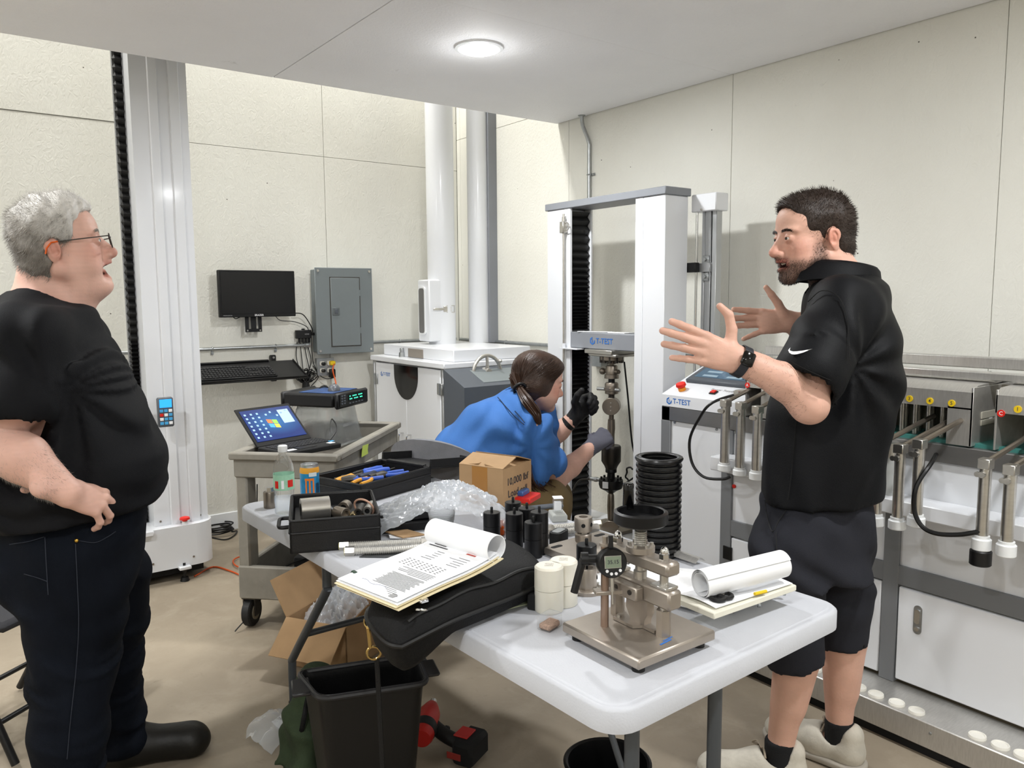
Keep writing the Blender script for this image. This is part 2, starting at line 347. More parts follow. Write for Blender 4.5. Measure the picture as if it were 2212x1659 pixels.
for i, (x, y) in enumerate(SPOTS):
    t = thing('ceiling_downlight', 'round recessed downlight glowing in the white soffit' if i == 0 else 'round recessed downlight in the soffit outside the view', 'light', (x, y, ZS-.02), group='soffit downlights')
    MB().lathe([(.088, -.001), (.1, -.002), (.104, -.008), (.09, -.012), (.086, -.006)], 40, (x, y, ZS)).build('trim_ring', 'white_plastic', t)
    MB().lathe([(0, -.03), (.04, -.028), (.07, -.02), (.086, -.006)], 40, (x, y, ZS)).build('diffuser', 'lamp', t)
for x, y in HIGHS:
    t = thing('high_bay_light', 'round high bay light hanging far above the view', 'light', (x, y, ZT-.3), group='high bay lights')
    MB().lathe([(.24, .002), (.22, .06), (.1, .12), (.05, .3)], 30, (x, y, ZT-.3)).build('reflector', 'white_metal', t)
# ---- conduits
zc = 1.163
def strap(mb, p, ax):
    mb.torus(p, .0125, .0035, ax, 14, 6); mb.ball(np.array(p)+np.array((0, 0, -.028)), .007, 8, 6)
def strap_obj(parent, p, ax, n):
    m = MB().torus(p, .0125, .0035, ax, 16, 6); p = np.array(p); n = np.array(n)
    m.box(p+np.array((0, 0, -.022))-n*.008, (.016 if n[1] else .004, .004 if n[1] else .016, .03), .001); m.cyl(p+np.array((0, 0, -.026))-n*.009, p+np.array((0, 0, -.026))+n*.0, .007, n=6); return m.build('strap', 'zinc', parent)
t = thing('conduit', 'zinc conduit pipe running level along back wall into grey breaker panel', 'conduit', (1.2, YA-.02, zc))
MB().cyl((-.6, YA-.016, zc), (2.02, YA-.016, zc), .0115, n=14).build('pipe', 'zinc', t)
MB().cyl((2.0, YA-.016, zc), (2.045, YA-.016, zc), .016, n=6).cyl((2.01, YA-.016, zc), (2.03, YA-.016, zc), .019, n=16).build('connector', 'zinc', t)
for px in (457, 594): x = ony(px, 750, YA)[0]; strap_obj(t, (x, YA-.016, zc), (1, 0, 0), (0, -1, 0))
t = thing('conduit', 'zinc conduit pipe on back wall between breaker panel and room corner', 'conduit', (2.8, YA-.02, zc))
MB().cyl((2.44, YA-.016, zc), (XB-.04, YA-.016, zc), .0115, n=14).build('pipe', 'zinc', t)
strap_obj(t, (2.72, YA-.016, zc), (1, 0, 0), (0, -1, 0))
t = thing('conduit', 'zinc conduit pipe running level along the right wall behind the testing machines', 'conduit', (XB-.02, 3, zc))
MB().cyl((XB-.016, .3, zc-.004), (XB-.016, YA-.04, zc-.004), .0115, n=14).build('pipe', 'zinc', t)
for y in (1.3, 2.62, 2.86, 3.35, 4.4): strap_obj(t, (XB-.016, y, zc-.004), (0, 1, 0), (-1, 0, 0))
MB().cyl((XB-.018, 2.80, zc-.004), (XB-.018, 2.86, zc-.004), .02, n=6).build('coupling', 'zinc', t)
y0 = onx(1277, 330, XB)[1]
t = thing('conduit', 'zinc conduit pipe dropping down right wall from soffit with a kink', 'conduit', (XB-.02, y0, 1.6))
yk = onx(1266, 250, XB)[1]
MB().tube(bez([(XB-.035, yk, ZS+.0), (XB-.03, yk-.005, ZS-.06), (XB-.018, y0+.002, ZS-.16), (XB-.016, y0, ZS-.24), (XB-.016, y0, 1.8), (XB-.016, y0, zc+.02)], 30), .0115, 14).build('pipe', 'zinc', t)
zz = onx(1277, 378, XB)[2]; m = MB().torus((XB-.016, y0, zz), .0125, .0035, (0, 0, 1), 16, 6).box((XB-.006, y0-.026, zz), (.004, .03, .016), .001).cyl((XB-.004, y0-.03, zz), (XB-.014, y0-.03, zz), .006, n=6); m.build('strap', 'zinc', t)
MB().cyl((XB-.035, yk, ZS-.004), (XB-.035, yk, ZS+.01), .022, n=16).build('flange', 'zinc', t)
# ================================================================== large machines
def screw(mb, p, n, r=.006):
    p = np.asarray(p, float); n = np.asarray(n, float); mb.cyl(p-n*.001, p+n*.004, r, r*.8, n=10); return mb
def bellows(name, x0, x1, y, z0, z1, pitch, nrm, parent, dens=None):
    """accordion cover: zigzag sheet in the plane y, folds one above the other"""
    pts = []; z = z0; k = 0
    while z < z1:
        pts.append((z, .004 if k % 2 else .022)); z += pitch*.5*(dens((z-z0)/(z1-z0)) if dens else 1); k += 1
    P = [[(x0, y+nrm*d, z), (x1, y+nrm*d, z)] for z, d in pts]
    return MB().grid(P, nrm > 0).build(name, 'black', parent, smooth=0)
# ---- tall universal tester by the back wall
bx0, bx1, by0, by1 = -.35, 1.17, 4.24, 4.80
t = thing('testing_machine', 'tall white tensile tester with black bellows and low rounded base by back wall', 'machine', (.4, 4.5, 0))
pl = [(bx0, by0), (bx1-.1, by0)] + [(bx1-.1+.1*math.cos(a), by0+.1+.1*math.sin(a)) for a in np.linspace(-math.pi/2, 0, 9)] + [(bx1, by1-.05), (bx1-.05, by1), (bx0, by1)]
MB().prism(pl, .075, .295).build('base', 'white_metal', t, 30)
MB().bx(bx0+.05, bx1-.06, by0+.05, by1-.05, .03, .076).build('plinth', 'black_matte', t)
def tower(xa, xb, sgn):
    # front face split in ribs with shallow grooves, as an extruded cover
    ys = by0+.06; w = xb-xa; e = [0, .30, .315, .46, .475, .66, .675, .84, .855, 1.0]; prof = []
    for i in range(0, len(e)-1, 2): prof += [(xa+w*e[i], ys-(.012 if i in (2, 6) else 0)), (xa+w*e[i+1], ys-(.012 if i in (2, 6) else 0))]
    prof = [(x, y+(.0 if (k//2) % 2 == 0 else .0)) for k, (x, y) in enumerate(prof)]
    pr = prof + [(xb, ys+.30), (xa, ys+.30)]
    o = MB().prism(pr, .295, 3.35).build('column_cover', 'white_metal', t, 20)
    f = MB()
    for x in (xa+.03, xa+.14, xb-.04): screw(f, (x, ys, .32), (0, -1, 0))
    f.build('screw', 'dull_steel', t); return o
ca = ony(333, 1120, by0+.06)[0]; cb = ony(450, 1130, by0+.06)[0]
tower(ca, cb, 1); tower(bx0+.05, bx0+.05+(cb-ca), 1)
MB().bx(ca-.045, ca-.001, by0+.20, by0+.23, .3, 3.35).build('bellows_channel', 'grey_frame', t)
def bell_x(x0, x1, y0, z0, z1, pitch):
    pts = []; z = z0; k = 0
    while z < z1: pts.append((z, 0.0 if k % 2 else .018)); z += pitch*(.5 if z > 1.25 else .26); k += 1
    m = MB(); m.grid([[(x0, y0-d, z), (x1, y0-d, z)] for z, d in pts]); m.grid([[(x0-d*.7, y0, z), (x0, y0-d, z)] for z, d in pts]); return m
bell_x(ca-.036, ca-.004, by0+.19, .3, 3.3, .042).build('bellows', 'black', t, 0)
MB().bx(bx0+.3, ca-.05, by0+.1, by0+.34, .295, .33, .006).bx(ca-.34, ca-.02, by0-.02, by0+.1, .27, .297, .004).build('table_plate', 'white_metal', t)
e = MB().cyl((1.02, by0+.02, .295), (1.02, by0+.02, .312), .014, n=16).build('stop_collar', 'white_plastic', t)
MB().lathe([(.0, .026), (.012, .026), (.024, .022), (.026, .012), (.014, .008), (.012, 0)], 20, (1.02, by0+.02, .31)).build('stop_button', 'red', t)
h = thing('control_handset', 'dark handset with lit blue screen on the tall white tester', 'remote', (1.0, by0+.02, .9))
p = ony(357, 890, by0-.03); M = frame(p)
FR[h] = frame(p); h.location = p
MB(M).box((0, 0, 0), (.075, .03, .15), .006).build('case', 'dark_grey', h)
MB(M).box((0, -.0155, .045), (.058, .002, .042), .0006).build('screen', 'screen_blue', h)
for i in range(3):
    for j in range(4):
        MB(M).box((-.021+i*.021, -.0158, .008-j*.021), (.017, .003, .015), .001).build('key', ['skyblue', 'red' if j == 1 else 'skyblue', 'paper'][(i+j) % 3], h)
MB(M).box((0, .03, 0), (.03, .04, .05), .002).build('clip', 'black', h)
for fx in (1.0, .3):
    t2 = MB().bx(fx-.03, fx+.03, by0-.03, by0+.06, .065, .082, .003).build('foot_bracket', 'white_metal', t)
    MB().cyl((fx, by0, 0), (fx, by0, .02), .024, .018, n=16).cyl((fx, by0, .02), (fx, by0, .095), .007, n=10).cyl((fx, by0, .05), (fx, by0, .06), .013, n=6).build('levelling_foot', 'black', t)
m = MB()
for x in (.62, .85, 1.05): screw(m, (x, by0, .12), (0, -1, 0), .006)
m.build('screw', 'dull_steel', t)
# ---- drop tester in the corner
dx0, dx1, dy0, dy1, dz = 2.464, 3.19, 3.985, 4.93, 1.08
t = thing('drop_tester', 'white cabinet impact tester with two tall round columns in the room corner', 'machine', (2.8, 4.5, 0))
MB().bx(dx0-.02, dx1, dy0-.02, dy1, dz-.035, dz, .005).build('counter_top', 'white_metal', t)
MB().bx(dx0+.035, dx1-.02, dy0+.035, dy1-.02, .06, dz-.035).build('body', 'white_metal', t)
for x, y in ((dx0, dy0), (dx0, dy1-.05), (dx1-.05, dy0)):
    m = MB()
    for a, b in ((0, 0), (.028, 0), (0, .028), (.028, .028)): m.bx(x+a, x+a+.022, y+b, y+b+.022, .05, dz-.035, .003)
    m.bx(x+.004, x+.046, y+.004, y+.046, .05, dz-.036); m.build('corner_profile', 'alu', t)
ym = (dy0+.05+dy1-.05)/2
for k, (a, b) in enumerate(((dy0+.05, ym-.001), (ym+.001, dy1-.05))):
    d = MB().bx(dx0-.004, dx0+.03, a, b, .08, dz-.045, .003).build('door', 'white_metal', t)
    yc = ym+(-.05 if k == 0 else .05); zh = .53
    MB().tube(bez([(dx0-.003, yc, zh+.06), (dx0-.035, yc, zh+.055), (dx0-.04, yc, zh), (dx0-.035, yc, zh-.055), (dx0-.003, yc, zh-.06)], 24), .006, 8).build('handle', 'chrome', d)
    for z in (.92, .2):
        ye = a if k == 0 else b
        MB().bx(dx0-.012, dx0-.003, ye-.03, ye+.03, z-.035, z+.035, .003).cyl((dx0-.012, ye, z-.035), (dx0-.012, ye, z+.035), .007, n=10).build('hinge', 'zinc', d)
zw = dz-.045
arc = [(-.155, 0)] + [(.155*math.cos(a), -.06-.16*math.sin(a)) for a in np.linspace(math.pi, 0, 17)] + [(.155, 0)]
MB().prism([(x, y) for x, y in arc], 0, .003, face_mx((dx0-.004, ym, zw))).build('window', 'gloss_black', t)
m = MB(); logo(m, face_mx((dx0-.0055, dy1-.14, zw-.075)), .034); m.build('logo', 'blue_text', t, 0)
# stepped box on top
MB().bx(2.535, 3.12, 3.92+.08, 4.90, dz, 1.155, .004).build('hammer_housing', 'white_metal', t)
MB().bx(2.53, 2.535+.003, 4.36, 4.55, dz+.004, 1.14, .001).build('opening', mat('taupe', '#8d857c', .6), t)
MB().lathe([(.0, .06), (.012, .06), (.014, .05), (.013, .03), (.02, .03), (.022, 0)], 16, (dx0+.06, 4.62, dz)).build('valve_knob', 'zinc', t)
c1 = onz(956, 742, 1.155); c2 = onz(1036, 739, 1.155)
MB().cyl((c1[0], c1[1], 1.155), (c1[0], c1[1], 3.3), .094, n=48).build('column', 'white_metal', t)
MB().cyl((c2[0], c2[1], 1.155), (c2[0], c2[1], 3.3), .075, n=48).build('column', 'white_metal', t)
MB().bx(c2[0]+.03, c2[0]+.1, c2[1]-.09, c2[1]-.05, 1.155, 3.3).build('back_plate', 'grey_cap', t)
# lower door of the first column with its window slot and latch
zt_, zb_ = 1.59, 1.175
m = MB()
fr_ = c1[0]-.145
m.bx(fr_, c1[0], c1[1]-.075, c1[1]+.075, zb_, zt_, .008); d = m.build('column_door', 'white_metal', t)
MB().prism(rrect(.085, .32, .022), 0, .012, face_mx((fr_-.001, c1[1]+.005, (zb_+zt_)/2))).build('door_frame', 'white_plastic', d)
MB().prism(rrect(.066, .30, .018), 0, .014, face_mx((fr_-.001, c1[1]+.005, (zb_+zt_)/2))).build('slot', mat('slot_grey', '#6b6a68', .5), d)
yl = c1[1]-.077
MB().bx(c1[0]-.12, c1[0]-.03, yl-.012, yl-.004, 1.385, 1.4, .003).bx(c1[0]-.04, c1[0]+.02, yl-.016, yl-.002, 1.372, 1.412, .003).tube([(c1[0]-.02, yl-.014, 1.415), (c1[0]+.045, yl-.012, 1.415), (c1[0]+.045, yl-.012, 1.37), (c1[0]-.02, yl-.014, 1.37)], .003, 6).build('latch', 'steel', d)
# right face: hand wheel, screws, control box
pw = ony(1052, 803, dy0-.09); R = .098
w = MB().torus(pw, R, .011, (0, 1, 0), 40, 10).cyl(pw+np.array((0, .03, 0)), pw+np.array((0, -.025, 0)), .026, .02, n=20)
for a in (90, 210, 330):
    a = math.radians(a); w.tube([pw, pw+np.array((math.cos(a)*R*.5, -.004, math.sin(a)*R*.5)), pw+np.array((math.cos(a)*R, 0, math.sin(a)*R))], [.015, .009, .01], 8)
w.ball(pw+np.array((R*.75, -.03, R*.65)), (.012, .02, .012)); w.cyl(pw, pw+np.array((0, .1, 0)), .016, n=14); w.build('hand_wheel', 'steel', t)
m = MB(); screw(m, (dx0+.075, dy0-.001, dz-.075), (0, -1, 0)); m.build('screw', 'zinc', t)
t = thing('control_box', 'dark grey sloped control box in front of white cabinet tester', 'control box', (2.8, 3.75, .6))
q = ony(1003, 838, 3.72); zq = q[2]
prof = [(-.0, 0), (.22, .09), (.22, -.26), (.12, -.26), (0, -.12)]      # (depth back, height)
M = basis((q[0], 3.72, zq), (0, 1, 0), (0, 0, 1), (1, 0, 0))
MB(M).prism(prof, 0, .62).build('case', 'dark_grey', t)
MB().bx(q[0]+.16, q[0]+.19, 3.72+.2, dy0+.02, zq-.25, zq-.2, .004).build('arm', 'grey_frame', t)
sl = math.atan2(.09, .22)
MB(frame((q[0]+.35, 3.72+.11, zq+.046), rx=sl)).box((0, 0, 0), (.38, .16, .006), .002).build('keypad', 'panel_grey', t)
MB().bx(q[0]+.10, q[0]+.16, 3.716+.06, 3.7195+.06, zq-.22, zq-.17).build('label_plate', 'paper', t)
# ---- two-column testing frame along the right wall
fx, fd, ya, yb = 2.75, .16, 2.52, 3.372
zt0 = 1.965
t = thing('tensile_tester', 'white two column tensile testing frame with grey top beam and crosshead', 'machine', (2.85, 2.95, 0))
for y0, y1 in ((ya, ya+.188), (yb-.19, yb)):
    inner = y1 if y0 == ya else y0; s_ = 1 if y0 == ya else -1
    m = MB(); yi = inner-s_*.05
    m.bx(fx, fx+fd, min(y0, yi) if s_ > 0 else yi, yi if s_ > 0 else y1, .05, zt0-.036, .004)
    m.bx(fx, fx+.016, min(yi, inner), max(yi, inner), .05, zt0-.036, .002); m.bx(fx+fd-.014, fx+fd, min(yi, inner), max(yi, inner), .05, zt0-.036, .002)
    m.build('column', 'white_metal', t)
    for za, zb2 in ((.23, 1.196), (1.29, zt0-.036)):
        bellows('bellows', fx+.018, fx+fd-.016, inner-s_*.026, za, zb2, .036, s_, t, (lambda u: .45+.85*min(1, max(0, (u-.12)*1.6))) if za > 1 else (lambda u: 1.25-.75*u))
MB().bx(fx-.008, fx+fd+.008, ya-.01, yb+.01, zt0-.036, zt0, .003).build('top_beam', 'grey_cap', t)
m = MB()
for y in (ya+.06, yb-.08): m.cyl((fx+.05, y, zt0), (fx+.05, y, zt0+.008), .012, n=6)
m.build('bolt', 'zinc', t)
MB().bx(fx-.03, fx+.34, ya-.03, yb+.03, .08, .22, .01).build('base', 'white_metal', t)
MB().bx(fx+.02, fx+.14, ya+.188, yb-.19, .22, .25, .004).build('lower_cover', 'white_metal', t)
for y in (ya+.05, yb-.05): MB().cyl((fx+.02, y, 0), (fx+.02, y, .1), .03, .02, n=16).build('levelling_foot', 'black', t)
zh0, zh1 = 1.198, 1.282
MB().bx(fx+.005, fx+fd-.01, ya+.17, yb-.185, zh0, zh1, .004).build('crosshead', 'grey_cap', t)
ax = onx(1321, 860, fx+.07); AX, AY = ax[0], ax[1]
m = MB(); logo(m, face_mx((fx+.0035, AY+.075, zh0+.042)), .042); m.build('logo', 'blue_text', t, 0)
m = MB(); m.bx(fx+.02, fx+.09, AY-.14, AY-.02, zh1+.001, zh1+.004); m.at(frame((fx+.05, AY+.1, zh1+.003), .4)).box((0, 0, 0), (.03, .2, .003)); m.build('packing_strip', 'paper', t)
# thin limit rod on the left column
rp = onx(1217, 480, fx-.02)
MB().cyl((fx-.018, rp[1], .5), (fx-.018, rp[1], 1.9), .006, n=12).build('limit_rod', 'steel', t)
MB().bx(fx-.034, fx-.001, rp[1]-.014, rp[1]+.018, 1.80, 1.86, .003).cyl((fx-.018, rp[1], 1.86), (fx-.018, rp[1], 1.885), .01, n=12).torus((fx-.02, rp[1]-.025, 1.832), .02, .003, (1, 0, 0), 16, 6).build('rod_bracket', 'steel', t)
MB().bx(fx-.03, fx+.02, rp[1]-.12, rp[1]+.02, 1.19, 1.197, .001).cyl((fx-.018, rp[1], 1.197), (fx-.018, rp[1], 1.22), .012, n=12).build('rod_arm', 'white_metal', t)
hs = onx(1186, 902, fx-.03); M = face_mx(hs)
hd = thing('control_handset', 'dark handset with lit blue screen on left column of testing frame', 'remote', hs)
MB(M).box((0, 0, 0), (.085, .16, .03), .006).build('case', 'dark_grey', hd); MB(M).box((.0, .045, .0155), (.05, .045, .002), .0005).build('screen', 'screen_blue', hd)
for i in range(2):
    for j in range(3): MB(M).box((-.018+i*.026, -.005-j*.024, .016), (.02, .016, .003), .001).build('key', ['skyblue', 'paper'][(i+j) % 2], hd)
MB(M).box((0, 0, -.02), (.03, .05, .012), .002).build('clip', 'black', hd)
# ---- load train between the crossheads
g_ = thing('load_train', 'steel couplings and pins hanging from the crosshead of the testing frame', 'coupling', (AX, AY, .8))
def zpx(py): return onx(1321, py, AX)[2]
A3 = np.array((AX, AY, 0.))
def L_(name, m_, prof, n=28): return MB().lathe([(r, zpx(y)) for r, y in prof], n, (AX, AY, 0)).build(name, m_, g_)
MB().bx(AX-.09, AX+.08, AY-.09, AY+.11, zh0-.022, zh0-.001, .002).bx(AX-.08, AX+.08, AY-.11, AY+.09, zh0-.034, zh0-.022, .002).build('mounting_plate', 'steel', g_)
L_('load_cell', 'dull_steel', [(0, 754), (.062, 754), (.062, 777), (.055, 779), (0, 779)])
m = MB()
for k in range(10):
    a = k*math.pi/5; m.cyl(A3+np.array((.052*math.cos(a), .052*math.sin(a), zpx(783))), A3+np.array((.052*math.cos(a), .052*math.sin(a), zpx(755))), .011, n=10)
m.build('bolt', 'dark_steel', g_)
L_('stud', 'dull_steel', [(.012, 778), (.022, 779), (.022, 786), (.012, 787), (.012, 790)], 12)
L_('upper_coupling', 'dull_steel', [(0, 789), (.026, 789), (.03, 791), (.03, 808), (.037, 809), (.038, 817), (.02, 818), (0, 818)])
m = MB(); m.cyl((AX, AY+.06, zpx(802)), (AX, AY-.05, zpx(802)), .012, n=16).ball((AX-.012, AY+.055, zpx(803)), .018).cyl((AX, AY-.045, zpx(802)), (AX, AY-.058, zpx(802)), .007, n=10).build('pin', 'dull_steel', g_)
L_('thread', 'black', [(.017, 817), (.017, 830)])
L_('middle_coupling', 'dull_steel', [(0, 826), (.03, 826), (.035, 829), (.035, 836), (.039, 837), (.039, 843), (.034, 844), (.034, 850), (.02, 852), (0, 853)])
m = MB(); m.cyl((AX-.03, AY+.075, zpx(841)), (AX-.0, AY-.06, zpx(841)), .009, n=12).build('pin', 'zinc', g_)
L_('neck', 'dark_steel', [(.016, 851), (.016, 862)])
dz_ = zpx(877)
dd = unit((-.78, -.62, 0.)); 
MB().cyl((AX, AY, dz_)-dd*.032, (AX, AY, dz_)+dd*.032, .045, n=36, ch=.002).build('disc_block', 'dull_steel', g_)
m = MB()
for k in (-.02, 0, .02): screw(m, np.array((AX, AY, dz_+k))+dd*.031, dd, .004)
m.build('screw', 'steel', g_)
L_('shackle', 'dull_steel', [(.013, 894), (.013, 905), (.018, 906), (.02, 925), (.017, 940), (.017, 966)])
L_('cup', 'dark_steel', [(0, 962), (.046, 962), (.051, 965), (.051, 996), (.034, 1007), (.03, 1012), (.02, 1016), (0, 1016)])
L_('adapter', 'black', [(.026, 1012), (.03, 1014), (.03, 1020), (.02, 1022), (.022, 1034), (.03, 1036)], 12)
lc = L_('lower_load_cell', 'black', [(0, 1032), (.035, 1033), (.062, 1036), (.064, 1046), (.058, 1054), (.03, 1060), (.012, 1066), (0, 1066)])
m = MB()
for k in range(8): a = k*math.pi/4; m.cyl(A3+np.array((.05*math.cos(a), .05*math.sin(a), zpx(1038))), A3+np.array((.05*math.cos(a), .05*math.sin(a), zpx(1030))), .006, n=8)
m.build('bolt', 'black', lc)
MB(basis(A3+np.array((0, 0, zpx(1043)))+unit((-.85, -.5, 0))*.064, unit((.5, -.85, 0)), (0, 0, 1), unit((-.85, -.5, 0)))).box((-.012, 0, .0), (.03, .034, .004)).build('sticker', 'paper', lc)
pcon = A3+np.array((0, 0, zpx(1040))); pd = unit((-.35, .9, 0))
MB().cyl(pcon+pd*.06, pcon+pd*.12, .011, n=12).cyl(pcon+pd*.08, pcon+pd*.095, .014, n=6).build('plug', 'zinc', lc)
L_('rod', 'dull_steel', [(.012, 1066), (.017, 1070), (.019, 1095), (.016, 1122)])
bz = zpx(1143)
MB().cyl((AX, AY, bz)-dd*.03, (AX, AY, bz)+dd*.03, .05, n=36, ch=.002).cyl((AX, AY, .26), (AX, AY, bz), .022, n=16).build('lower_disc_block', 'dull_steel', g_)
MB().bx(AX-.1, AX+.08, AY-.12, AY+.12, .25, .268, .004).build('base_plate', 'dull_steel', g_)
e0 = pcon+pd*.12
tag(MB().tube(bez([e0, e0+np.array((-.03, .07, -.03)), e0+np.array((-.06, .13, -.2)), e0+np.array((-.08, .15, -.45)), e0+np.array((-.02, .13, -.6))], 30), .0055, 8).build('cable', 'dark_steel'), 'dark cable looping down from plug of lower load cell', 'cable')
tag(MB().tube(bez([(AX+.02, AY-.07, zpx(780)), (AX+.03, AY-.09, zpx(860)), (AX+.04, AY-.11, zpx(950)), (AX+.05, AY-.14, zpx(1010)), (AX+.02, AY-.10, zpx(1035)), (AX, AY-.06, zpx(1042))], 40), .0045, 8).build('cable', 'black'), 'black cable hanging beside the load train down to lower load cell', 'cable')
m = MB(); c0 = np.array((AX+.03, AY-.13, zpx(1022)))
m.tube([c0+np.array((.006*math.sin(7*a), .05*math.cos(a), .05*math.sin(a)*(1+.2*math.sin(3*a)))) for a in np.linspace(0, 12.5, 60)], .0045, 6); m.build('cable_coil', 'black', None); tag(bpy.context.scene.objects['cable_coil'], 'small coil of black cable beside lower load cell', 'cable')
# ---- outlet box behind the frame
mm = onx(1292, 770, XB-.03)
tt = thing('junction_box', 'galvanised junction box on right wall seen behind the testing frame', 'electrical box', mm)
MB().box(mm, (.05, .11, .11), .004).build('box', 'zinc', tt); MB().box(mm+np.array((-.027, 0, 0)), (.004, .115, .115), .001).build('cover', 'zinc', tt)
# ---- gauge tower with a small white head
tw = onx(1530, 600, 2.97); ty = tw[1]; tx = 2.97
def tz(py): return onx(1530, py, tx)[2]
t = thing('gauge_tower', 'slim aluminium gauge tower with small white box head by right wall', 'machine', (tx, ty, .6))
MB(frame((tx, ty, tz(439)))).box((0, 0, 0), (.09, .145, tz(420)-tz(458)), .004).build('head', 'white_metal', t)
m = MB(); 
for a, b in ((-.026, -.010), (.010, .026)): m.bx(tx-.02, tx+.02, ty+a, ty+b, .9, tz(457), .002)
m.bx(tx-.014, tx+.02, ty-.012, ty+.012, .9, tz(457)); m.build('profile', 'alu', t)
MB().bx(tx-.016, tx+.025, ty-.055, ty-.03, .9, tz(457), .002).build('side_profile', 'alu', t)
MB().cyl((tx-.03, ty+.048, .9), (tx-.03, ty+.048, tz(457)), .006, n=10).build('guide_rod', 'chrome', t)
MB().bx(tx-.03, tx-.0, ty-.03, ty+.062, tz(588), tz(568), .002).build('slider', 'alu', t)
MB().bx(tx-.06, tx-.03, ty+.03, ty+.085, tz(588), tz(567), .002).build('sensor', 'black', t)
for py in (561, 598):
    MB().bx(tx-.03, tx-.02, ty-.022, ty+.014, tz(py+9), tz(py-9), .003).cyl((tx-.04, ty-.004, tz(py)), (tx-.03, ty-.004, tz(py)), .009, n=10).build('bracket', 'zinc', t)
m = MB(); screw(m, (tx-.046, ty+.01, tz(454)), (-1, 0, 0)); m.build('screw', 'steel', t)
# ---- multi-station pressure tester along the right wall
XM = 2.62; yE = onx(1429, 880, XM)[1]; YN = .25
def mz(px, py, x=XM): return onx(px, py, x)[2]
def my(px, py=900, x=XM): return onx(px, py, x)[1]
t = thing('station_tester', 'long white and grey multi station tester with steel hoods along right wall', 'machine', (2.9, 1.4, 0))
zr1, zr0 = mz(1429, 876), mz(1429, 906)
MB().bx(XM, XM+.05, YN, yE, zr0, zr1, .003).build('front_rail', mat('rail_steel', '#8d8c8b', .35, .7, var=(5, .15), stretch=(1, .3, 1)), t)
MB().bx(XM, 3.19, yE-.05, yE, zr0, zr1, .003).build('end_rail', 'grey_frame', t)
posts = [my(1440, 1000), my(1566, 1100), my(1915, 1300)+.02]
zlow = .12
for y in (yE-.025, my(1566, 1150), my(1918, 1350)): MB().bx(XM, XM+.05, y-.027, y+.027, zlow, zr0, .002).build('post', 'grey_frame', t)
MB().bx(XM, XM+.05, YN-.0, YN+.05, zlow, zr0).build('post', 'grey_frame', t)
zm1 = mz(1861, 1200); zm0 = mz(1861, 1240)
ypost2 = my(1566, 1150)
MB().bx(XM+.002, XM+.048, YN, ypost2, zm0, zm1, .002).build('middle_rail', 'grey_frame', t)
MB().bx(XM+.01, XM+.03, ypost2, yE-.03, zlow, zr0).build('end_panel', 'white_metal', t)
MB().bx(XM+.02, 3.19, yE-.03, yE-.006, zlow, zr0).build('side_panel', 'white_metal', t)
MB().bx(XM+.012, XM+.03, YN, ypost2, zm1, zr0).build('upper_panel', 'white_metal', t)
MB().bx(XM+.05, 3.2, YN, yE-.03, zr0-.02, zr0+.03).build('deck', 'brushed', t)
yp3 = my(1918, 1350)
for a, b in ((yp3+.03, ypost2-.03), (YN+.05, yp3-.03)):
    d = MB().bx(XM+.002, XM+.02, a, b, zlow+.015, zm0-.006, .004).build('door', 'white_metal', t)
    yh = b-.07 if b < yp3 else a+.045
    zh = .37
    MB().prism(rrect(.028, .1, .0139, 6), 0, .004, face_mx((XM+.003, yh, zh))).build('latch_plate', 'zinc', d)
    MB().prism(rrect(.018, .05, .0088, 6), .003, .009, face_mx((XM+.003, yh, zh+.012))).cyl((XM-.005, yh, zh-.032), (XM+.002, yh, zh-.032), .008, n=12).build('latch', 'chrome', d)
MB().bx(XM-.004, XM+.001, my(1571, 1193)-.025, my(1571, 1193)+.02, mz(1571, 1208), mz(1571, 1180), .001).build('bump_stop', 'black', t)
m = MB()
for px, py in ((1455, 913), (1545, 928), (1585, 934)): screw(m, (XM+.01, my(px, py), mz(px, py)), (-1, 0, 0), .007)
m.build('screw', 'zinc', t)
# steel plinth tray with round white caps
xt = 2.446
MB().bx(xt, XM+.02, YN, yE+.1, .035, .12, .003).build('plinth_tray', 'brushed', t)
MB().bx(xt+.02, XM+.02, YN, yE+.1, 0, .036).build('plinth_foot', 'black_matte', t)
yc0 = onz(1893, 1500, .12)[1]
m_cap = mat('cap_white', '#e6e3da', .5)
ys = []
for px, py in ((1852, 1487), (1893, 1500), (1937, 1519), (1981, 1536), (2112, 1590), (2160, 1612), (2207, 1634), (1655, 1403), (1760, 1446), (1800, 1463), (1620, 1390)): ys.append(onz(px, py, .122)[1])
xc = onz(1937, 1519, .122)[0]
for y in ys: MB().lathe([(0, .005), (.019, .005), (.021, .008), (.024, .008), (.0255, .004), (.0255, -.001)], 24, (xc, y, .12)).build('cap', m_cap, t)
m = MB()
for y in np.arange(.5, 2.4, .3): screw(m, (xt, y, .09), (-1, 0, 0), .005)
m.build('rivet', 'zinc', t)
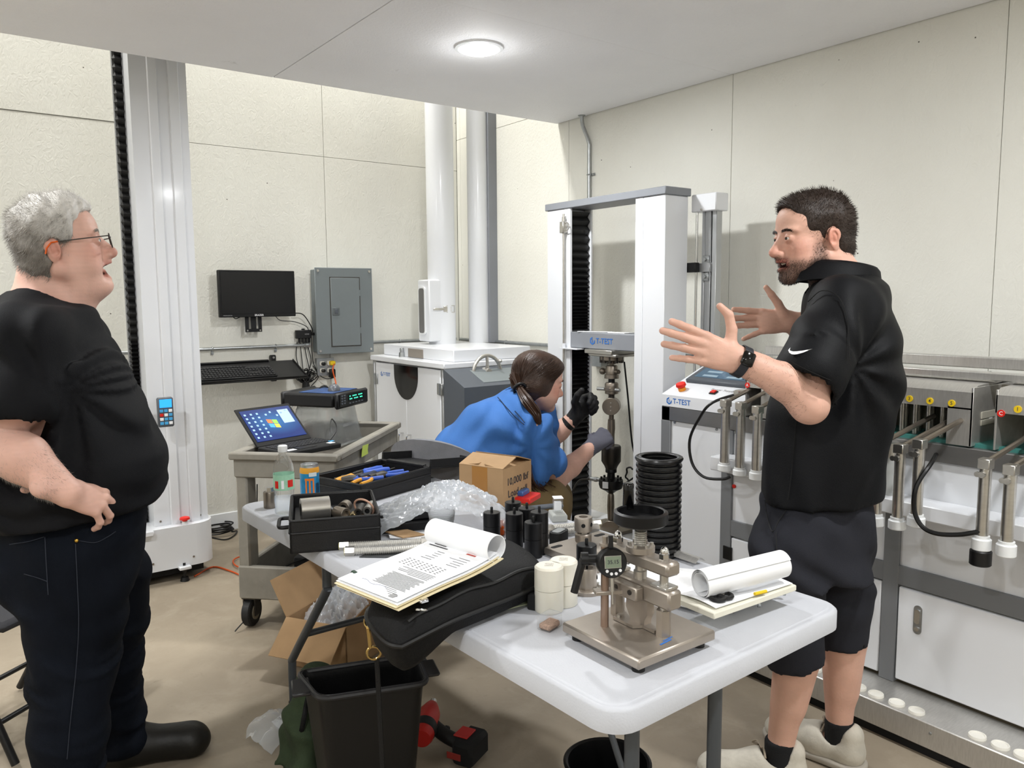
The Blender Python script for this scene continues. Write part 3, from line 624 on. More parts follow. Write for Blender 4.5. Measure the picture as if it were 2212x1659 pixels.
# hoods
zh1, zh0 = mz(2000, 832, XM-.0), mz(2000, 876)
hA0, hA1 = my(2101, 880), my(1690, 840)
hB1 = my(2150, 880)
dots = {}
def hood(y0, y1, nums):
    h = MB(); zb = mz(2000, 952); 
    pr = [(0, zh0-.0), (0, zh1-.012), (.03, zh1+.008), (.26, zh1+.02), (.26, zh1+.012), (.03, zh1), (.008, zh1-.016), (.008, zh0)]
    M = basis((XM-.0, y0, 0), (1, 0, 0), (0, 0, 1), (0, 1, 0)); M = basis((XM, y1, 0), (1, 0, 0), (0, 0, 1), (0, -1, 0))
    h.prism(pr, 0, y1-y0, M); h.bx(XM, XM+.26, y0-.001, y0+.006, zb, zh1+.004, .001); h.bx(XM, XM+.26, y1-.006, y1, zb, zh1+.004, .001)
    h.bx(XM, XM+.008, y0, y0+.075, zb, zh0+.005); o = h.build('hood', 'brushed', t)
    for i, (n_, px, py, rr) in enumerate(nums):
        y = my(px, py); z = mz(px, py); M = face_mx((XM-.0015, y, z))
        b = MB(M).prism([(.011*math.cos(a), .011*math.sin(a)) for a in np.linspace(0, 6.283, 21)[:-1]], -.002, .0015).build('number_sticker', 'red' if rr else 'yellow', o)
        m = MB(); text(m, n_, face_mx((XM-.0032, y, z)), .016); m.build('numeral', 'paper' if rr else 'ink', b, 0) if False else m.build('numeral', 'paper' if rr else 'ink', o, 0)
    return o
hood(hA0, hA1, [('3', 1965, 861, 0), ('4', 2009, 866, 0), ('5', 2056, 871, 0)])
hood(YN, hB1, [('1', 2199, 884, 0), ('C', 2163, 893, 1)])
hood(hA1+.02, my(1610, 840), [('A', 1615, 832, 1)])
MB().bx(XM+.1, XM+.15, YN, hA1+.1, zh1+.02, zh1+.045, .003).bx(XM+.3, XM+.34, YN, hA1+.3, zh1+.04, zh1+.08, .004).bx(XM+.26, XM+.3, YN, hA1+.2, zh1-.1, zh1+.03).build('top_channel', 'brushed', t)
MB().bx(XM+.2, XM+.22, YN, yE-.4, zr1-.02, zh1).build('hood_back', mat('hood_inside', '#6f6a5e', .5, .4), t)
MB().bx(XM+.03, XM+.2, YN, hA1, zr1, zr1+.012).build('inner_shelf', mat('inner_teal', '#3f7f78', .5), t)
MB(face_mx((XM+.13, hA0-.002, mz(2100, 905)))).box((0, 0, 0), (.002, .02, .02)).build('label', 'paper', t)
bxl = MB()
bxl.bx(XM+.06, XM+.16, hA0-.004, hA0-.001, mz(2110, 910), mz(2110, 895), .0005).bx(XM+.06, XM+.16, hA0-.004, hA0-.001, mz(2110, 925), mz(2110, 913), .0005); bxl.build('label_strip', mat('strip', '#b9b4a6', .4), t)
# inner specimen holders seen through the hood window
m = MB()
for y in np.arange(hA0+.03, hA1, .045):
    m.cyl((XM+.07, y, zr1), (XM+.07, y, zh0+.02), .009, n=10); m.cyl((XM+.13, y+.02, zr1), (XM+.13, y+.02, zh0+.02), .012, n=10)
m.build('valve_rods', 'steel', t)
# shelf and hanging tubes
xs = XM-.09
zs1, zs0 = mz(1960, 1085, xs), mz(1960, 1118, xs)
MB().bx(xs, XM+.012, YN, my(1900, 1080, xs)+.3, zs0, zs1, .004).build('shelf', 'white_metal', t)
zs3, zs2 = mz(1560, 990, xs), mz(1560, 1020, xs)
MB().bx(xs, XM+.012, my(1640, 1000, xs)-.05, my(1533, 1000, xs), zs2, zs3, .004).build('shelf', 'white_metal', t)
xq = 2.40
tubes = [(1565, 862, 1005, 1017, 0), (1598, 868, 1016, 1027, 0), (1634, 876, 1022, 1036, 0), (1897, 952, 1118, 1137, 0), (1944, 958, 1126, 1144, 0), (1985, 948, 1120, 1138, 0), (2130, 990, 1167, 1190, 1), (2185, 1003, 1180, 1204, 0)]
for px, p0, p1, p2, blk in tubes:
    X = xs-.03 if px < 1700 else xq
    y = my(px, 1000, X); z1 = mz(px, p0, X); z0 = mz(px, p1, X); zc_ = mz(px, p2, X)
    s_ = thing('test_tube', '', 'tube', (X, y, zc_), group='hanging steel station tubes')
    MB().cyl((X, y, z0), (X, y, z1-.025), .0165 if px > 1700 else .018, n=20).build('tube', 'steel', s_)
    MB().bx(X-.018, X+.018, y-.004-.012, y+.016, z1-.03, z1, .002).cyl((X-.02, y+.012, z1-.045), (X-.026, y+.012, z1-.045), .008, n=10).cyl((X-.015, y, z1-.045), (X-.027, y, z1-.045), .009, n=12).build('clevis', 'steel', s_)
    MB().cyl((X, y, zc_), (X, y, z0+.004), .026, n=24, ch=.003).cyl((X, y, z0), (X, y, z0+.012), .021, n=20).build('cap', 'white_plastic', s_)
    if blk: MB().cyl((X, y, zc_-.045), (X, y, zc_), .029, n=24, ch=.003).build('black_sleeve', 'black', s_)
    MB().tube([(X, y, z1-.012), (XM+.08, y-.06+.035, z1+.055)], .0085 if px > 1700 else .008, 8).build('arm', 'dull_steel', s_)
    pos = {1565: 'nearest the touch screen console', 1598: 'second from the touch screen console', 1634: 'third from the touch screen console, beside black polo shirt', 1897: 'first right of the black polo shirt, below sticker 3', 1944: 'second right of the black polo shirt, below sticker 4', 1985: 'third right of the black polo shirt, below sticker 5', 2130: 'ending in black sleeve at bottom', 2185: 'rightmost, at the picture edge'}[px]
    s_['label'] = 'hanging steel station tube ' + pos
gl = my(1920, 1010, XM-.03)
MB().cyl((XM-.03, gl, mz(1922, 1075, XM-.03)), (XM-.03, gl, mz(1922, 985, XM-.03)), .03, n=24).build('gauge_glass', mat('gauge_white', '#b8bab8', .2, coat=.5), t)
MB().cyl((XM-.03, gl, mz(1922, 985, XM-.03)), (XM-.03, gl, mz(1922, 955, XM-.03)), .031, n=24).build('gauge_head', 'steel', t)
# control console with touch screen
t = thing('control_console', 'white sloped console with touch screen on the long tester', 'control console', (XM+.15, yE-.2, zr1))
yC0 = my(1604, 890)+.0; zf = mz(1429, 851)-.0
Mw = basis((XM, yE, 0), (1, 0, 0), (0, 0, 1), (0, -1, 0))
Lc = yE-yC0
MB(Mw).prism([(0, zr1+.001), (0, zf), (.34, zf+.135), (.42, zf+.135), (.42, zr1+.001)], 0, Lc).build('case', 'white_metal', t)
sa = math.atan2(.135, .34); Ms = basis((XM, yE-Lc/2, zf), (0, -1, 0), (math.cos(sa), 0, math.sin(sa)), (-math.sin(sa), 0, math.cos(sa)))
sc = MB(Ms).box((.0, .235, .008), (Lc*.83, .22, .02), .005).build('touch_screen', 'dark_grey', t)
MB(Ms).box((0, .24, .0185), (Lc*.70, .165, .001)).build('display', mat('lcd', '#46637a', .12, coat=.5), sc)
m = MB(Ms)
for i in range(4):
    for j in (-1, 1): MB(Ms).box((j*.065-.01, .175+i*.038, .0193), (.08, .016, .0006)).build('display_button', mat('lcd_button', '#8fa5b4', .3), sc)
sb = np.array((-Lc*.33, .055))
MB(Ms).cyl((sb[0], sb[1], 0), (sb[0], sb[1], .014), .017, n=20).build('stop_collar', mat('amber', '#e8921e', .4), t)
MB(Ms).lathe([(0, .036), (.012, .036), (.021, .033), (.023, .022), (.016, .016), (.013, .01)], 24, (sb[0], sb[1], 0)).build('stop_button', 'red', t)
sw = MB(Ms).box((Lc*.06, .06, .003), (.032, .028, .006), .001).build('switch_frame', 'black', t)
MB(Ms).box((Lc*.06, .06, .007), (.022, .02, .008), .001).build('switch', 'red', sw)
m = MB(); text(m, 'Power Supply', np.asarray(Ms) @ frame((Lc*.12, .09, .0008)), .022); m.build('lettering', 'grey_text', t, 0)
m = MB(); logo(m, face_mx((XM-.0008, yE-.045, (zf+zr1)/2)), .034); m.build('logo', 'blue_text', t, 0)
# cables of the tester
pA = np.array((xs-.04, my(1553, 870, xs), mz(1553, 868, xs)))
tag(MB().tube(bez([np.array((XM+.02, my(1600, 845), mz(1600, 848))), pA, onx(1510, 905, xs-.05), onx(1490, 950, xs-.05), onx(1495, 1000, xs-.05), onx(1520, 1030, xs-.05), onx(1560, 1035, xs-.03), onx(1578, 1030, xs-.01)], 48), .006, 8).build('hose', 'black'), 'black hose looping from console to shelf left of the black polo shirt', 'hose')
tag(MB().tube(bez([onx(2022, 982, XM-.01), onx(2012, 1000, xs-.1), onx(1980, 1050, xq-.03), onx(1975, 1100, xq-.03), onx(1990, 1135, xq-.03), onx(2020, 1152, xq-.03), onx(2070, 1155, xq-.02), onx(2118, 1148, xq-.01)], 48), .007, 8).build('hose', 'black'), 'black hose hanging between the station tubes right of the black polo shirt', 'hose')
m = MB(); 
for px, py in ((1583, 1051),): m.cyl((XM+.011, my(px, py), mz(px, py)), (XM+.005, my(px, py), mz(px, py)), .008, n=12)
m.build('warning_dot', 'red', bpy.data.objects['station_tester'])
pf = onx(1600, 848, XM-.005)
MB().cyl(pf+np.array((.02, 0, 0)), pf+np.array((-.03, .0, 0)), .013, n=12).build('hose_fitting', 'steel', bpy.data.objects['station_tester'])
# ================================================================== people: smooth implicit bodies turned into meshes
def to_loc(p): p = np.asarray(p, float); return np.array((p @ RT0, p @ FH, p[2]))
def LP(px, py, d): return to_loc(atd(px, py, d))          # x to the photo's right, y away, z up
def spaced(lo, hi, coarse, fine):
    """grid lines: coarse step, fine inside the given spans"""
    out = [lo]
    while out[-1] < hi:
        x = out[-1]; st = coarse
        for a, b, s in fine:
            if a-coarse <= x < b: st = min(st, s)
        out.append(x+st)
    return np.array(out, np.float32)
class SDF:
    def __init__(s, lo, hi, step, fx=(), fy=(), fz=()):
        s.ax = [spaced(lo[i], hi[i], step, f) for i, f in enumerate((fx, fy, fz))]
        s.V = np.full([len(a) for a in s.ax], .2, np.float32); s.T = np.eye(4)
    def _sub(s, pts, r):
        pts = np.asarray(pts); lo = pts.min(0)-r; hi = pts.max(0)+r; sl = []
        for i in range(3):
            a = np.searchsorted(s.ax[i], lo[i]); b = np.searchsorted(s.ax[i], hi[i]); sl.append(slice(max(a-1, 0), b+1))
        return tuple(sl), [s.ax[0][sl[0]][:, None, None], s.ax[1][sl[1]][None, :, None], s.ax[2][sl[2]][None, None, :]]
    def P(s, p): return s.T[:3, :3] @ np.asarray(p, float) + s.T[:3, 3]
    @property
    def sc(s): return np.linalg.norm(s.T[:3, 0])
    def comb(s, sl, d, k, sub):
        v = s.V[sl]
        if v.size == 0: return
        if sub: d = -d; h = np.clip(.5-.5*(v-d)/k, 0, 1) if k else (d > v).astype(np.float32); s.V[sl] = v+(d-v)*h + (k*h*(1-h) if k else 0)
        else: h = np.clip(.5+.5*(v-d)/k, 0, 1) if k else (d < v).astype(np.float32); s.V[sl] = v+(d-v)*h - (k*h*(1-h) if k else 0)
    def cap(s, a, b, ra, rb=None, k=.01, sub=False, flat=None):
        """tapered capsule; flat=(axis, factor) squashes it along an axis"""
        rb = ra if rb is None else rb; a = s.P(a); b = s.P(b); c = s.sc; ra, rb, k = ra*c, rb*c, k*c
        sl, (X, Y, Z) = s._sub([a, b], max(ra, rb)*1.0+k+.012); ab = b-a; L = float(ab @ ab)+1e-12
        px, py, pz = X-a[0], Y-a[1], Z-a[2]
        t = np.clip((px*ab[0]+py*ab[1]+pz*ab[2])/L, 0, 1)
        qx, qy, qz = px-t*ab[0], py-t*ab[1], pz-t*ab[2]; r = ra+(rb-ra)*t
        if flat is not None:
            n = s.T[:3, :3] @ np.asarray(flat[0], float); n /= np.linalg.norm(n); w = qx*n[0]+qy*n[1]+qz*n[2]; g = 1/flat[1]**2-1
            d = np.sqrt(qx*qx+qy*qy+qz*qz+g*w*w)-r; d = np.where(d > 0, d*.8, d)
        else: d = np.sqrt(qx*qx+qy*qy+qz*qz)-r
        s.comb(sl, d.astype(np.float32), k, sub); return s
    def ell(s, c, r, R=None, k=.01, sub=False):
        c = s.P(c); q = s.sc; r = np.asarray(r, float)*q; k = k*q; A = s.T[:3, :3]/q
        if R is not None: A = A @ np.asarray(R)
        sl, (X, Y, Z) = s._sub([c], r.max()+k+.012); x, y, z = X-c[0], Y-c[1], Z-c[2]
        u = [(x*A[0, i]+y*A[1, i]+z*A[2, i]) for i in range(3)]
        k0 = np.sqrt((u[0]/r[0])**2+(u[1]/r[1])**2+(u[2]/r[2])**2); k1 = np.sqrt((u[0]/r[0]**2)**2+(u[1]/r[1]**2)**2+(u[2]/r[2]**2)**2)+1e-9
        s.comb(sl, (k0*(k0-1)/k1).astype(np.float32), k, sub); return s
    def chain(s, pts, rs, k=.02, flat=None):
        for i in range(len(pts)-1): s.cap(pts[i], pts[i+1], rs[i], rs[i+1], k, flat=flat)
        return s
    def secs(s, S_, k=.03):
        """stack of elliptic cross sections (center, right-vector half width, depth half width) lofted along the stack"""
        C = np.array([s.P(q[0]) for q in S_]); sl, (X, Y, Z) = s._sub(C, max(max(q[1], q[2]) for q in S_)*1.3+.03)
        zc = C[:, 2]; o = np.argsort(zc); zc = zc[o]; Zs = Z[0, 0]
        cx, cy = np.interp(Zs, zc, C[o, 0]), np.interp(Zs, zc, C[o, 1]); a = np.interp(Zs, zc, [S_[i][1] for i in o]); b = np.interp(Zs, zc, [S_[i][2] for i in o]); th = np.interp(Zs, zc, [S_[i][3] if len(S_[i]) > 3 else 0 for i in o])
        c_, s_ = np.cos(th), np.sin(th); dx, dy = X-cx, Y-cy; u = dx*c_+dy*s_; v = -dx*s_+dy*c_
        e = (S_[0][4] if len(S_[0]) > 4 else 2.2); q = (np.abs(u/a)**e+np.abs(v/b)**e)**(1/e); d = (q-1)*np.minimum(a, b)*.9
        e0, e1 = zc[0]-Z, Z-zc[-1]; d = np.maximum(d, np.maximum(e0, e1)); s.comb(sl, d.astype(np.float32), k, False); return s
    def clip(s, p, n):
        p = np.asarray(p, float); n = unit(n); d = (s.ax[0][:, None, None]-p[0])*n[0]+(s.ax[1][None, :, None]-p[1])*n[1]+(s.ax[2][None, None, :]-p[2])*n[2]
        np.maximum(s.V, d.astype(np.float32), out=s.V); return s
    def fold(s, fn):
        """wrinkles: shifts the field by fn(x, y, z)"""
        m = np.abs(s.V) < .03; i = np.nonzero(m); s.V[m] += fn(s.ax[0][i[0]], s.ax[1][i[1]], s.ax[2][i[2]]).astype(np.float32); return s
    def mesh(s):
        V = s.V; neg = V < 0; X, Y, Z = s.ax; nx, ny, nz = V.shape
        c = np.zeros((nx-1, ny-1, nz-1), np.uint8)
        for dx in (0, 1):
            for dy in (0, 1):
                for dz in (0, 1): c += neg[dx:nx-1+dx, dy:ny-1+dy, dz:nz-1+dz]
        I = np.nonzero((c > 0) & (c < 8)); n = len(I[0]); idx = np.full(c.shape, -1, np.int32); idx[I] = np.arange(n)
        acc = np.zeros((n, 3)); cnt = np.zeros(n)
        cor = [(a, b, d) for a in (0, 1) for b in (0, 1) for d in (0, 1)]; vals = {q: V[I[0]+q[0], I[1]+q[1], I[2]+q[2]] for q in cor}
        pos = {q: np.stack([X[I[0]+q[0]], Y[I[1]+q[1]], Z[I[2]+q[2]]], 1) for q in cor}
        for q in cor:
            for a in range(3):
                if q[a]: continue
                w = list(q); w[a] = 1; w = tuple(w); va, vb = vals[q], vals[w]; m = (va < 0) != (vb < 0)
                t = (va[m]/(va[m]-vb[m]))[:, None]; acc[m] += pos[q][m]+(pos[w][m]-pos[q][m])*t; cnt[m] += 1
        P = acc/cnt[:, None]; F = []
        for a in range(3):
            b, d = (a+1) % 3, (a+2) % 3; s0 = [slice(1, -1)]*3; s1 = [slice(1, -1)]*3; s0[a] = slice(0, -1); s1[a] = slice(1, None)
            s0[a] = slice(0, V.shape[a]-1); s1[a] = slice(1, V.shape[a]); A = neg[tuple(s0)]; B = neg[tuple(s1)]
            J = np.nonzero(A != B); base = [J[0]+(0 if a == 0 else 1), J[1]+(0 if a == 1 else 1), J[2]+(0 if a == 2 else 1)]
            def cell(ob, od):
                q = [base[0].copy(), base[1].copy(), base[2].copy()]; q[b] -= ob; q[d] -= od; return idx[q[0], q[1], q[2]]
            q = np.stack([cell(1, 1), cell(0, 1), cell(0, 0), cell(1, 0)], 1); fl_ = ~A[J]
            q[fl_] = q[fl_][:, ::-1]; F.append(q)
        F = np.concatenate(F); F = F[(F >= 0).all(1)]; return P, F
def relax(P, F, it=1, lam=.5):
    for _ in range(it):
        acc = np.zeros_like(P); cnt = np.zeros(len(P))
        for i in range(4):
            a = F[:, i]; b = F[:, (i+1) % 4]; np.add.at(acc, a, P[b]); np.add.at(cnt, a, 1); np.add.at(acc, b, P[a]); np.add.at(cnt, b, 1)
        P = P+lam*(acc/np.maximum(cnt, 1)[:, None]-P)
    return P
def sdf_obj(sd, name, mats, parent, base, colors=None, it=1, keep=None):
    P, F = sd.mesh(); P = relax(P, F, it)
    me = bpy.data.meshes.new(name); me.vertices.add(len(P)); me.vertices.foreach_set('co', (P-base).astype(np.float32).ravel())
    me.loops.add(F.size); me.loops.foreach_set('vertex_index', F.astype(np.int32).ravel()); me.polygons.add(len(F)); me.polygons.foreach_set('loop_start', np.arange(0, F.size, 4, dtype=np.int32))
    me.update(calc_edges=True); me.validate(); me.polygons.foreach_set('use_smooth', np.ones(len(me.polygons), bool)); me.materials.append(MATS[mats] if isinstance(mats, str) else mats)
    if colors is not None:
        a = me.color_attributes.new('tint', 'FLOAT_COLOR', 'POINT'); c = np.ones((len(P), 4), np.float32); c[:, :3] = colors(P); a.data.foreach_set('color', c.ravel())
    o = bpy.data.objects.new(name, me); COL.objects.link(o); o.parent = parent; return o
def person_root(label, base):
    w = RT0*base[0]+FH*base[1]; o = thing('person', label, 'person', (w[0], w[1], base[2]), YAW-math.pi/2); return o
def lmb(o, mb, name, mats, base, smooth=60, parent=None):
    """MB in the person's local axes"""
    mb.v = (np.asarray(mb.v)-base).tolist(); ob = mb.build(name, mats, None, smooth); ob.parent = parent or o; return ob
def mixc(base, tint, w): return base*(1-w[:, None])+np.asarray(tint)*w[:, None]
def L3(h): return np.array(lin(h)[:3])
# ---- head in its own frame: x forward, y to its left, z up, eyes at z=0, scale 1 = 0.235 m from chin to crown
def head(sd, T, o):
    sd.T = T; g = o.get
    sd.ell((-.012, 0, .036), (.099, .078, .084), k=.0)
    sd.ell((.03, 0, -.022), (.06, .062*g('wide', 1), .088), k=.025)
    sd.ell((.052, 0, .045), (.042, .058, .05), k=.02)
    jo = g('jaw', 0.0); jw = g('jawr', 1.0)
    for y in (-1, 1):
        sd.cap((-.012, y*.056*g('wide', 1), -.058), (.066, y*.016, -.098-jo), .023*jw, .019, k=.025)
        sd.ell((.052, y*.044, -.026), (.026, .022, .022), k=.02)
        sd.ell((.074, y*.026, .021), (.017, .03, .0105), k=.012)
        sd.ell((.045, y*.04, -.062), (.03, .025*g('cheek', 1), .03), k=.025)
    sd.ell((.074, 0, -.099-jo), (.019, .024, .017), k=.015)
    if g('dbl'): sd.ell((.012, 0, -.118), (.052, .055, .03), k=.03); sd.cap((.005, 0, -.12), (-.045, 0, -.18), .05, .07, k=.04)
    for y in (-1, 1): sd.ell((.101, y*.032, .001), (.02, .017, .0105), k=.012, sub=True)
    sd.cap((.082, 0, .0), (.096, 0, -.04), .012, .013, k=.012); sd.cap((.088, 0, .006), (.112, 0, -.034), .008, .0125*g('nose', 1), k=.009); sd.ell((.110, 0, -.038), (.0135, .012, .0115), k=.006)
    for y in (-1, 1): sd.ell((.098, y*.0125, -.041), (.012, .0085, .0085), k=.005); sd.ell((.105, y*.0065, -.0505), (.0045, .003, .003), k=.002, sub=True)
    for y in (-1, 1): sd.ell((.0805, y*.0315, 0), (.0148, .0152, .0148), k=.004)
    ew = g('eye', .0034)
    for y in (-1, 1): sd.ell((.0955, y*.0325, -.0008), (.0125, .0125, ew), k=.002, sub=True)
    # lips and mouth
    mo = g('mouth', 0.0); sm = g('smile', 0.0); zl = -.067
    for y in (-1, 1):
        sd.cap((.0985, 0, zl+.0035+mo*.15), (.081, y*.024, zl+sm), .0052, .003, k=.005)
        sd.cap((.096-jo*.45, 0, zl-.0055-mo-jo*.3), (.081, y*.022, zl-.001+sm-mo*.5), .0062, .003, k=.005)
    sd.ell((.09, 0, -.053), (.013, .018, .012), k=.01)
    if mo: sd.ell((.094, 0, zl-mo*.42), (.026, g('mw', .0185), .0018+mo*.5), k=.003, sub=True)
    else:
        for y in (-1, 1): sd.cap((.107, 0, zl-.001), (.084, y*.024, zl-.0005+sm), .0012, k=.002, sub=True)
    # ears
    ear = eul(0, math.radians(-12), 0)
    for y in (-1, 1):
        R = eul(0, math.radians(12), y*math.radians(22)); c = np.array((-.018, y*.079, -.010))
        sd.ell(c, (.0175, .0075, .031), R, k=.004); sd.ell(c+np.array((-.006, y*.004, .010)), (.016, .006, .017), R, k=.004)
        sd.ell(c+np.array((.002, y*.009, .003)), (.0105, .006, .0185), R, k=.003, sub=True); sd.ell(c+np.array((-.001, y*.003, .004)), (.0045, .005, .012), R, k=.003); sd.ell(c+np.array((.006, y*.008, -.006)), (.006, .006, .008), R, k=.002, sub=True)
    sd.T = np.eye(4)
def eyes(root, T, base, look=(1, 0, 0), iris='#4a5a52'):
    A = T[:3, :3]; sc = np.linalg.norm(A[:, 0])
    for y in (-1, 1):
        c = A @ np.array((.0805, y*.0315, 0))+T[:3, 3]; d = unit(A @ np.asarray(look, float)); r = .0136*sc
        m = MB(); m.ball(c, r, 20, 14); e = lmb(root, m, 'eye', mat('eye_white', '#d9d2cb', .15), base)
        up_ = np.array((0, 0, 1.)); a = unit(np.cross(up_, d)); b = np.cross(d, a)
        m = MB(basis(c+d*r*.86, a, b, d)); m.lathe([(0, .0024), (.0028, .0022)], 16); m2 = MB(basis(c+d*r*.86, a, b, d)); m2.lathe([(.0027, .0022), (.006, .0009), (.0064, .0)], 20)
        lmb(root, m2, 'iris', mat('iris'+iris, iris, .1), base, parent=e); lmb(root, m, 'pupil', 'gloss_black', base, parent=e)
# ---- hand in its own frame: wrist at origin, x to the fingers, z back of hand, y to the thumb side (mirror with side=-1)
def hand(sd, M, side, curl, spread, thumb, sc=1.0, infl=0.0, lens=(1, 1, 1, 1), nails=None, tk=.004):
    A = np.asarray(M, float).copy(); A[:3, 1] *= side; A[:3, :3] *= sc; sd.T = A
    kn = [(.093, .028, .002), (.097, .008, .004), (.092, -.012, .002), (.083, -.030, -.003)]
    rad = [.0107, .0110, .0104, .0092]; ln = [(.044, .026, .021), (.049, .030, .022), (.045, .028, .021), (.034, .021, .019)]
    sd.cap((-.06, 0, 0), (.01, 0, 0), .029+infl, .027+infl, k=.015, flat=((0, 0, 1), .76))
    for i, (x, y, z) in enumerate(kn): sd.cap((.008, y*.55, -.001), (x-.006, y, z-.003), .0165+infl, .0118+infl, k=.012)
    sd.ell((.05, -.002, -.008), (.042, .034, .013), k=.012)
    for i, (x, y, z) in enumerate(kn):
        p = np.array((x-.006, y, z)); an = math.radians(spread[i]); d2 = np.array((math.cos(an), math.sin(an), 0.)); th = 0.; r = rad[i]+infl
        for j in range(3):
            th += math.radians(curl[i][j] if not np.isscalar(curl[i]) else curl[i]); L = ln[i][j]*lens[i]; q = p+L*(d2*math.cos(th)+np.array((0, 0, -math.sin(th))))
            sd.cap(p, q, r*(1-.07*j), r*(1-.07*(j+1)), k=.0035 if j else .006); p0 = p; p = q
        if nails is not None:
            nd = d2*math.sin(th)+np.array((0, 0, math.cos(th))); nails.append((sd.P(q+nd*r*.75+(q-p0)/np.linalg.norm(q-p0)*.002), .0075*sc))
    # thumb: (base out, direction vectors)
    b0 = np.array((.022, .020, -.008)); sd.cap((.012, .010, -.006), b0, .017+infl, .0165+infl, k=.012)
    p = b0
    for (dx, dy, dz, L), r0, r1 in zip(thumb, (.0165, .0125, .0108), (.0128, .0112, .0085)):
        q = p+unit((dx, dy, dz))*L; sd.cap(p, q, r0+infl, r1+infl, k=.009 if r0 > .015 else tk); p0 = p; p = q
    if nails is not None: nails.append((sd.P(p+np.array((0, .0, .006))), .008*sc))
    sd.T = np.eye(4)
def vmesh_hair(root, base, name, m_, roots, dirs, lens, r0=.0007, segs=3, bend=None, parent=None):
    """thin tapering strands as three-sided needles"""
    n = len(roots); K = segs+1; V = np.zeros((n, K*3, 3)); t = np.linspace(0, 1, K)
    a = np.cross(dirs, np.random.normal(size=(n, 3))); a /= np.linalg.norm(a, axis=1)[:, None]; b = np.cross(dirs, a)
    for k in range(K):
        c = roots+dirs*(lens*t[k])[:, None]+(bend*(t[k]**2) if bend is not None else 0); r = r0*(1-.85*t[k])
        for j in range(3): an = 2*math.pi*j/3; V[:, k*3+j] = c+r*(math.cos(an)*a+math.sin(an)*b)
    f = []
    for k in range(segs):
        for j in range(3): j2 = (j+1) % 3; f.append((k*3+j, k*3+j2, (k+1)*3+j2, (k+1)*3+j))
    F = (np.array(f)[None]+(np.arange(n)*K*3)[:, None, None]).reshape(-1, 4)
    me = bpy.data.meshes.new(name); P = V.reshape(-1, 3)-base; me.vertices.add(len(P)); me.vertices.foreach_set('co', P.astype(np.float32).ravel()); me.loops.add(F.size); me.loops.foreach_set('vertex_index', F.astype(np.int32).ravel()); me.polygons.add(len(F)); me.polygons.foreach_set('loop_start', np.arange(0, F.size, 4, dtype=np.int32))
    me.update(calc_edges=True); me.polygons.foreach_set('use_smooth', np.ones(len(F), bool)); me.materials.append(MATS[m_] if isinstance(m_, str) else m_)
    o = bpy.data.objects.new(name, me); COL.objects.link(o); o.parent = parent or root; o['kind'] = 'stuff'; return o
def headT(p, yaw, pitch, rollv, sc):
    """yaw: heading in the local plane (0 = photo right), pitch up positive"""
    R = np.array(Matrix.Rotation(yaw, 3, 'Z') @ Matrix.Rotation(-pitch, 3, 'Y') @ Matrix.Rotation(rollv, 3, 'X')); M = np.eye(4); M[:3, :3] = R*sc; M[:3, 3] = p; return M
def handM(w, fdir, up_):
    """frame at the wrist: fingers along fdir, back of hand towards up_"""
    x = unit(fdir); z = np.asarray(up_, float); z = unit(z-x*(z @ x)); return basis(w, x, np.cross(z, x), z)
SK = L3('#d09a80')
mat('skin', '#d09a80', .5, sss=.12, attr='tint', bump=(160, .12, 3), spec=.4)
mat('hair_strand_grey', '#8f8a83', .5); mat('hair_strand_white', '#d0cdc8', .5); mat('hair_brown', '#2a1d15', .45); mat('hair_long', '#3b271b', .4)
def wr_noise(seed, f, amp, n=5):
    rs = np.random.RandomState(seed); K = rs.normal(size=(n, 3))*np.asarray(f); ph = rs.uniform(0, 6.28, n)
    return lambda x, y, z: amp*sum(np.sin(k[0]*x+k[1]*y+k[2]*z+p) for k, p in zip(K, ph))/n*1.6
def hl(T, P):
    """points into the head frame"""
    A = T[:3, :3]; sc2 = (A[:, 0]**2).sum(); return (P-T[:3, 3]) @ A/sc2
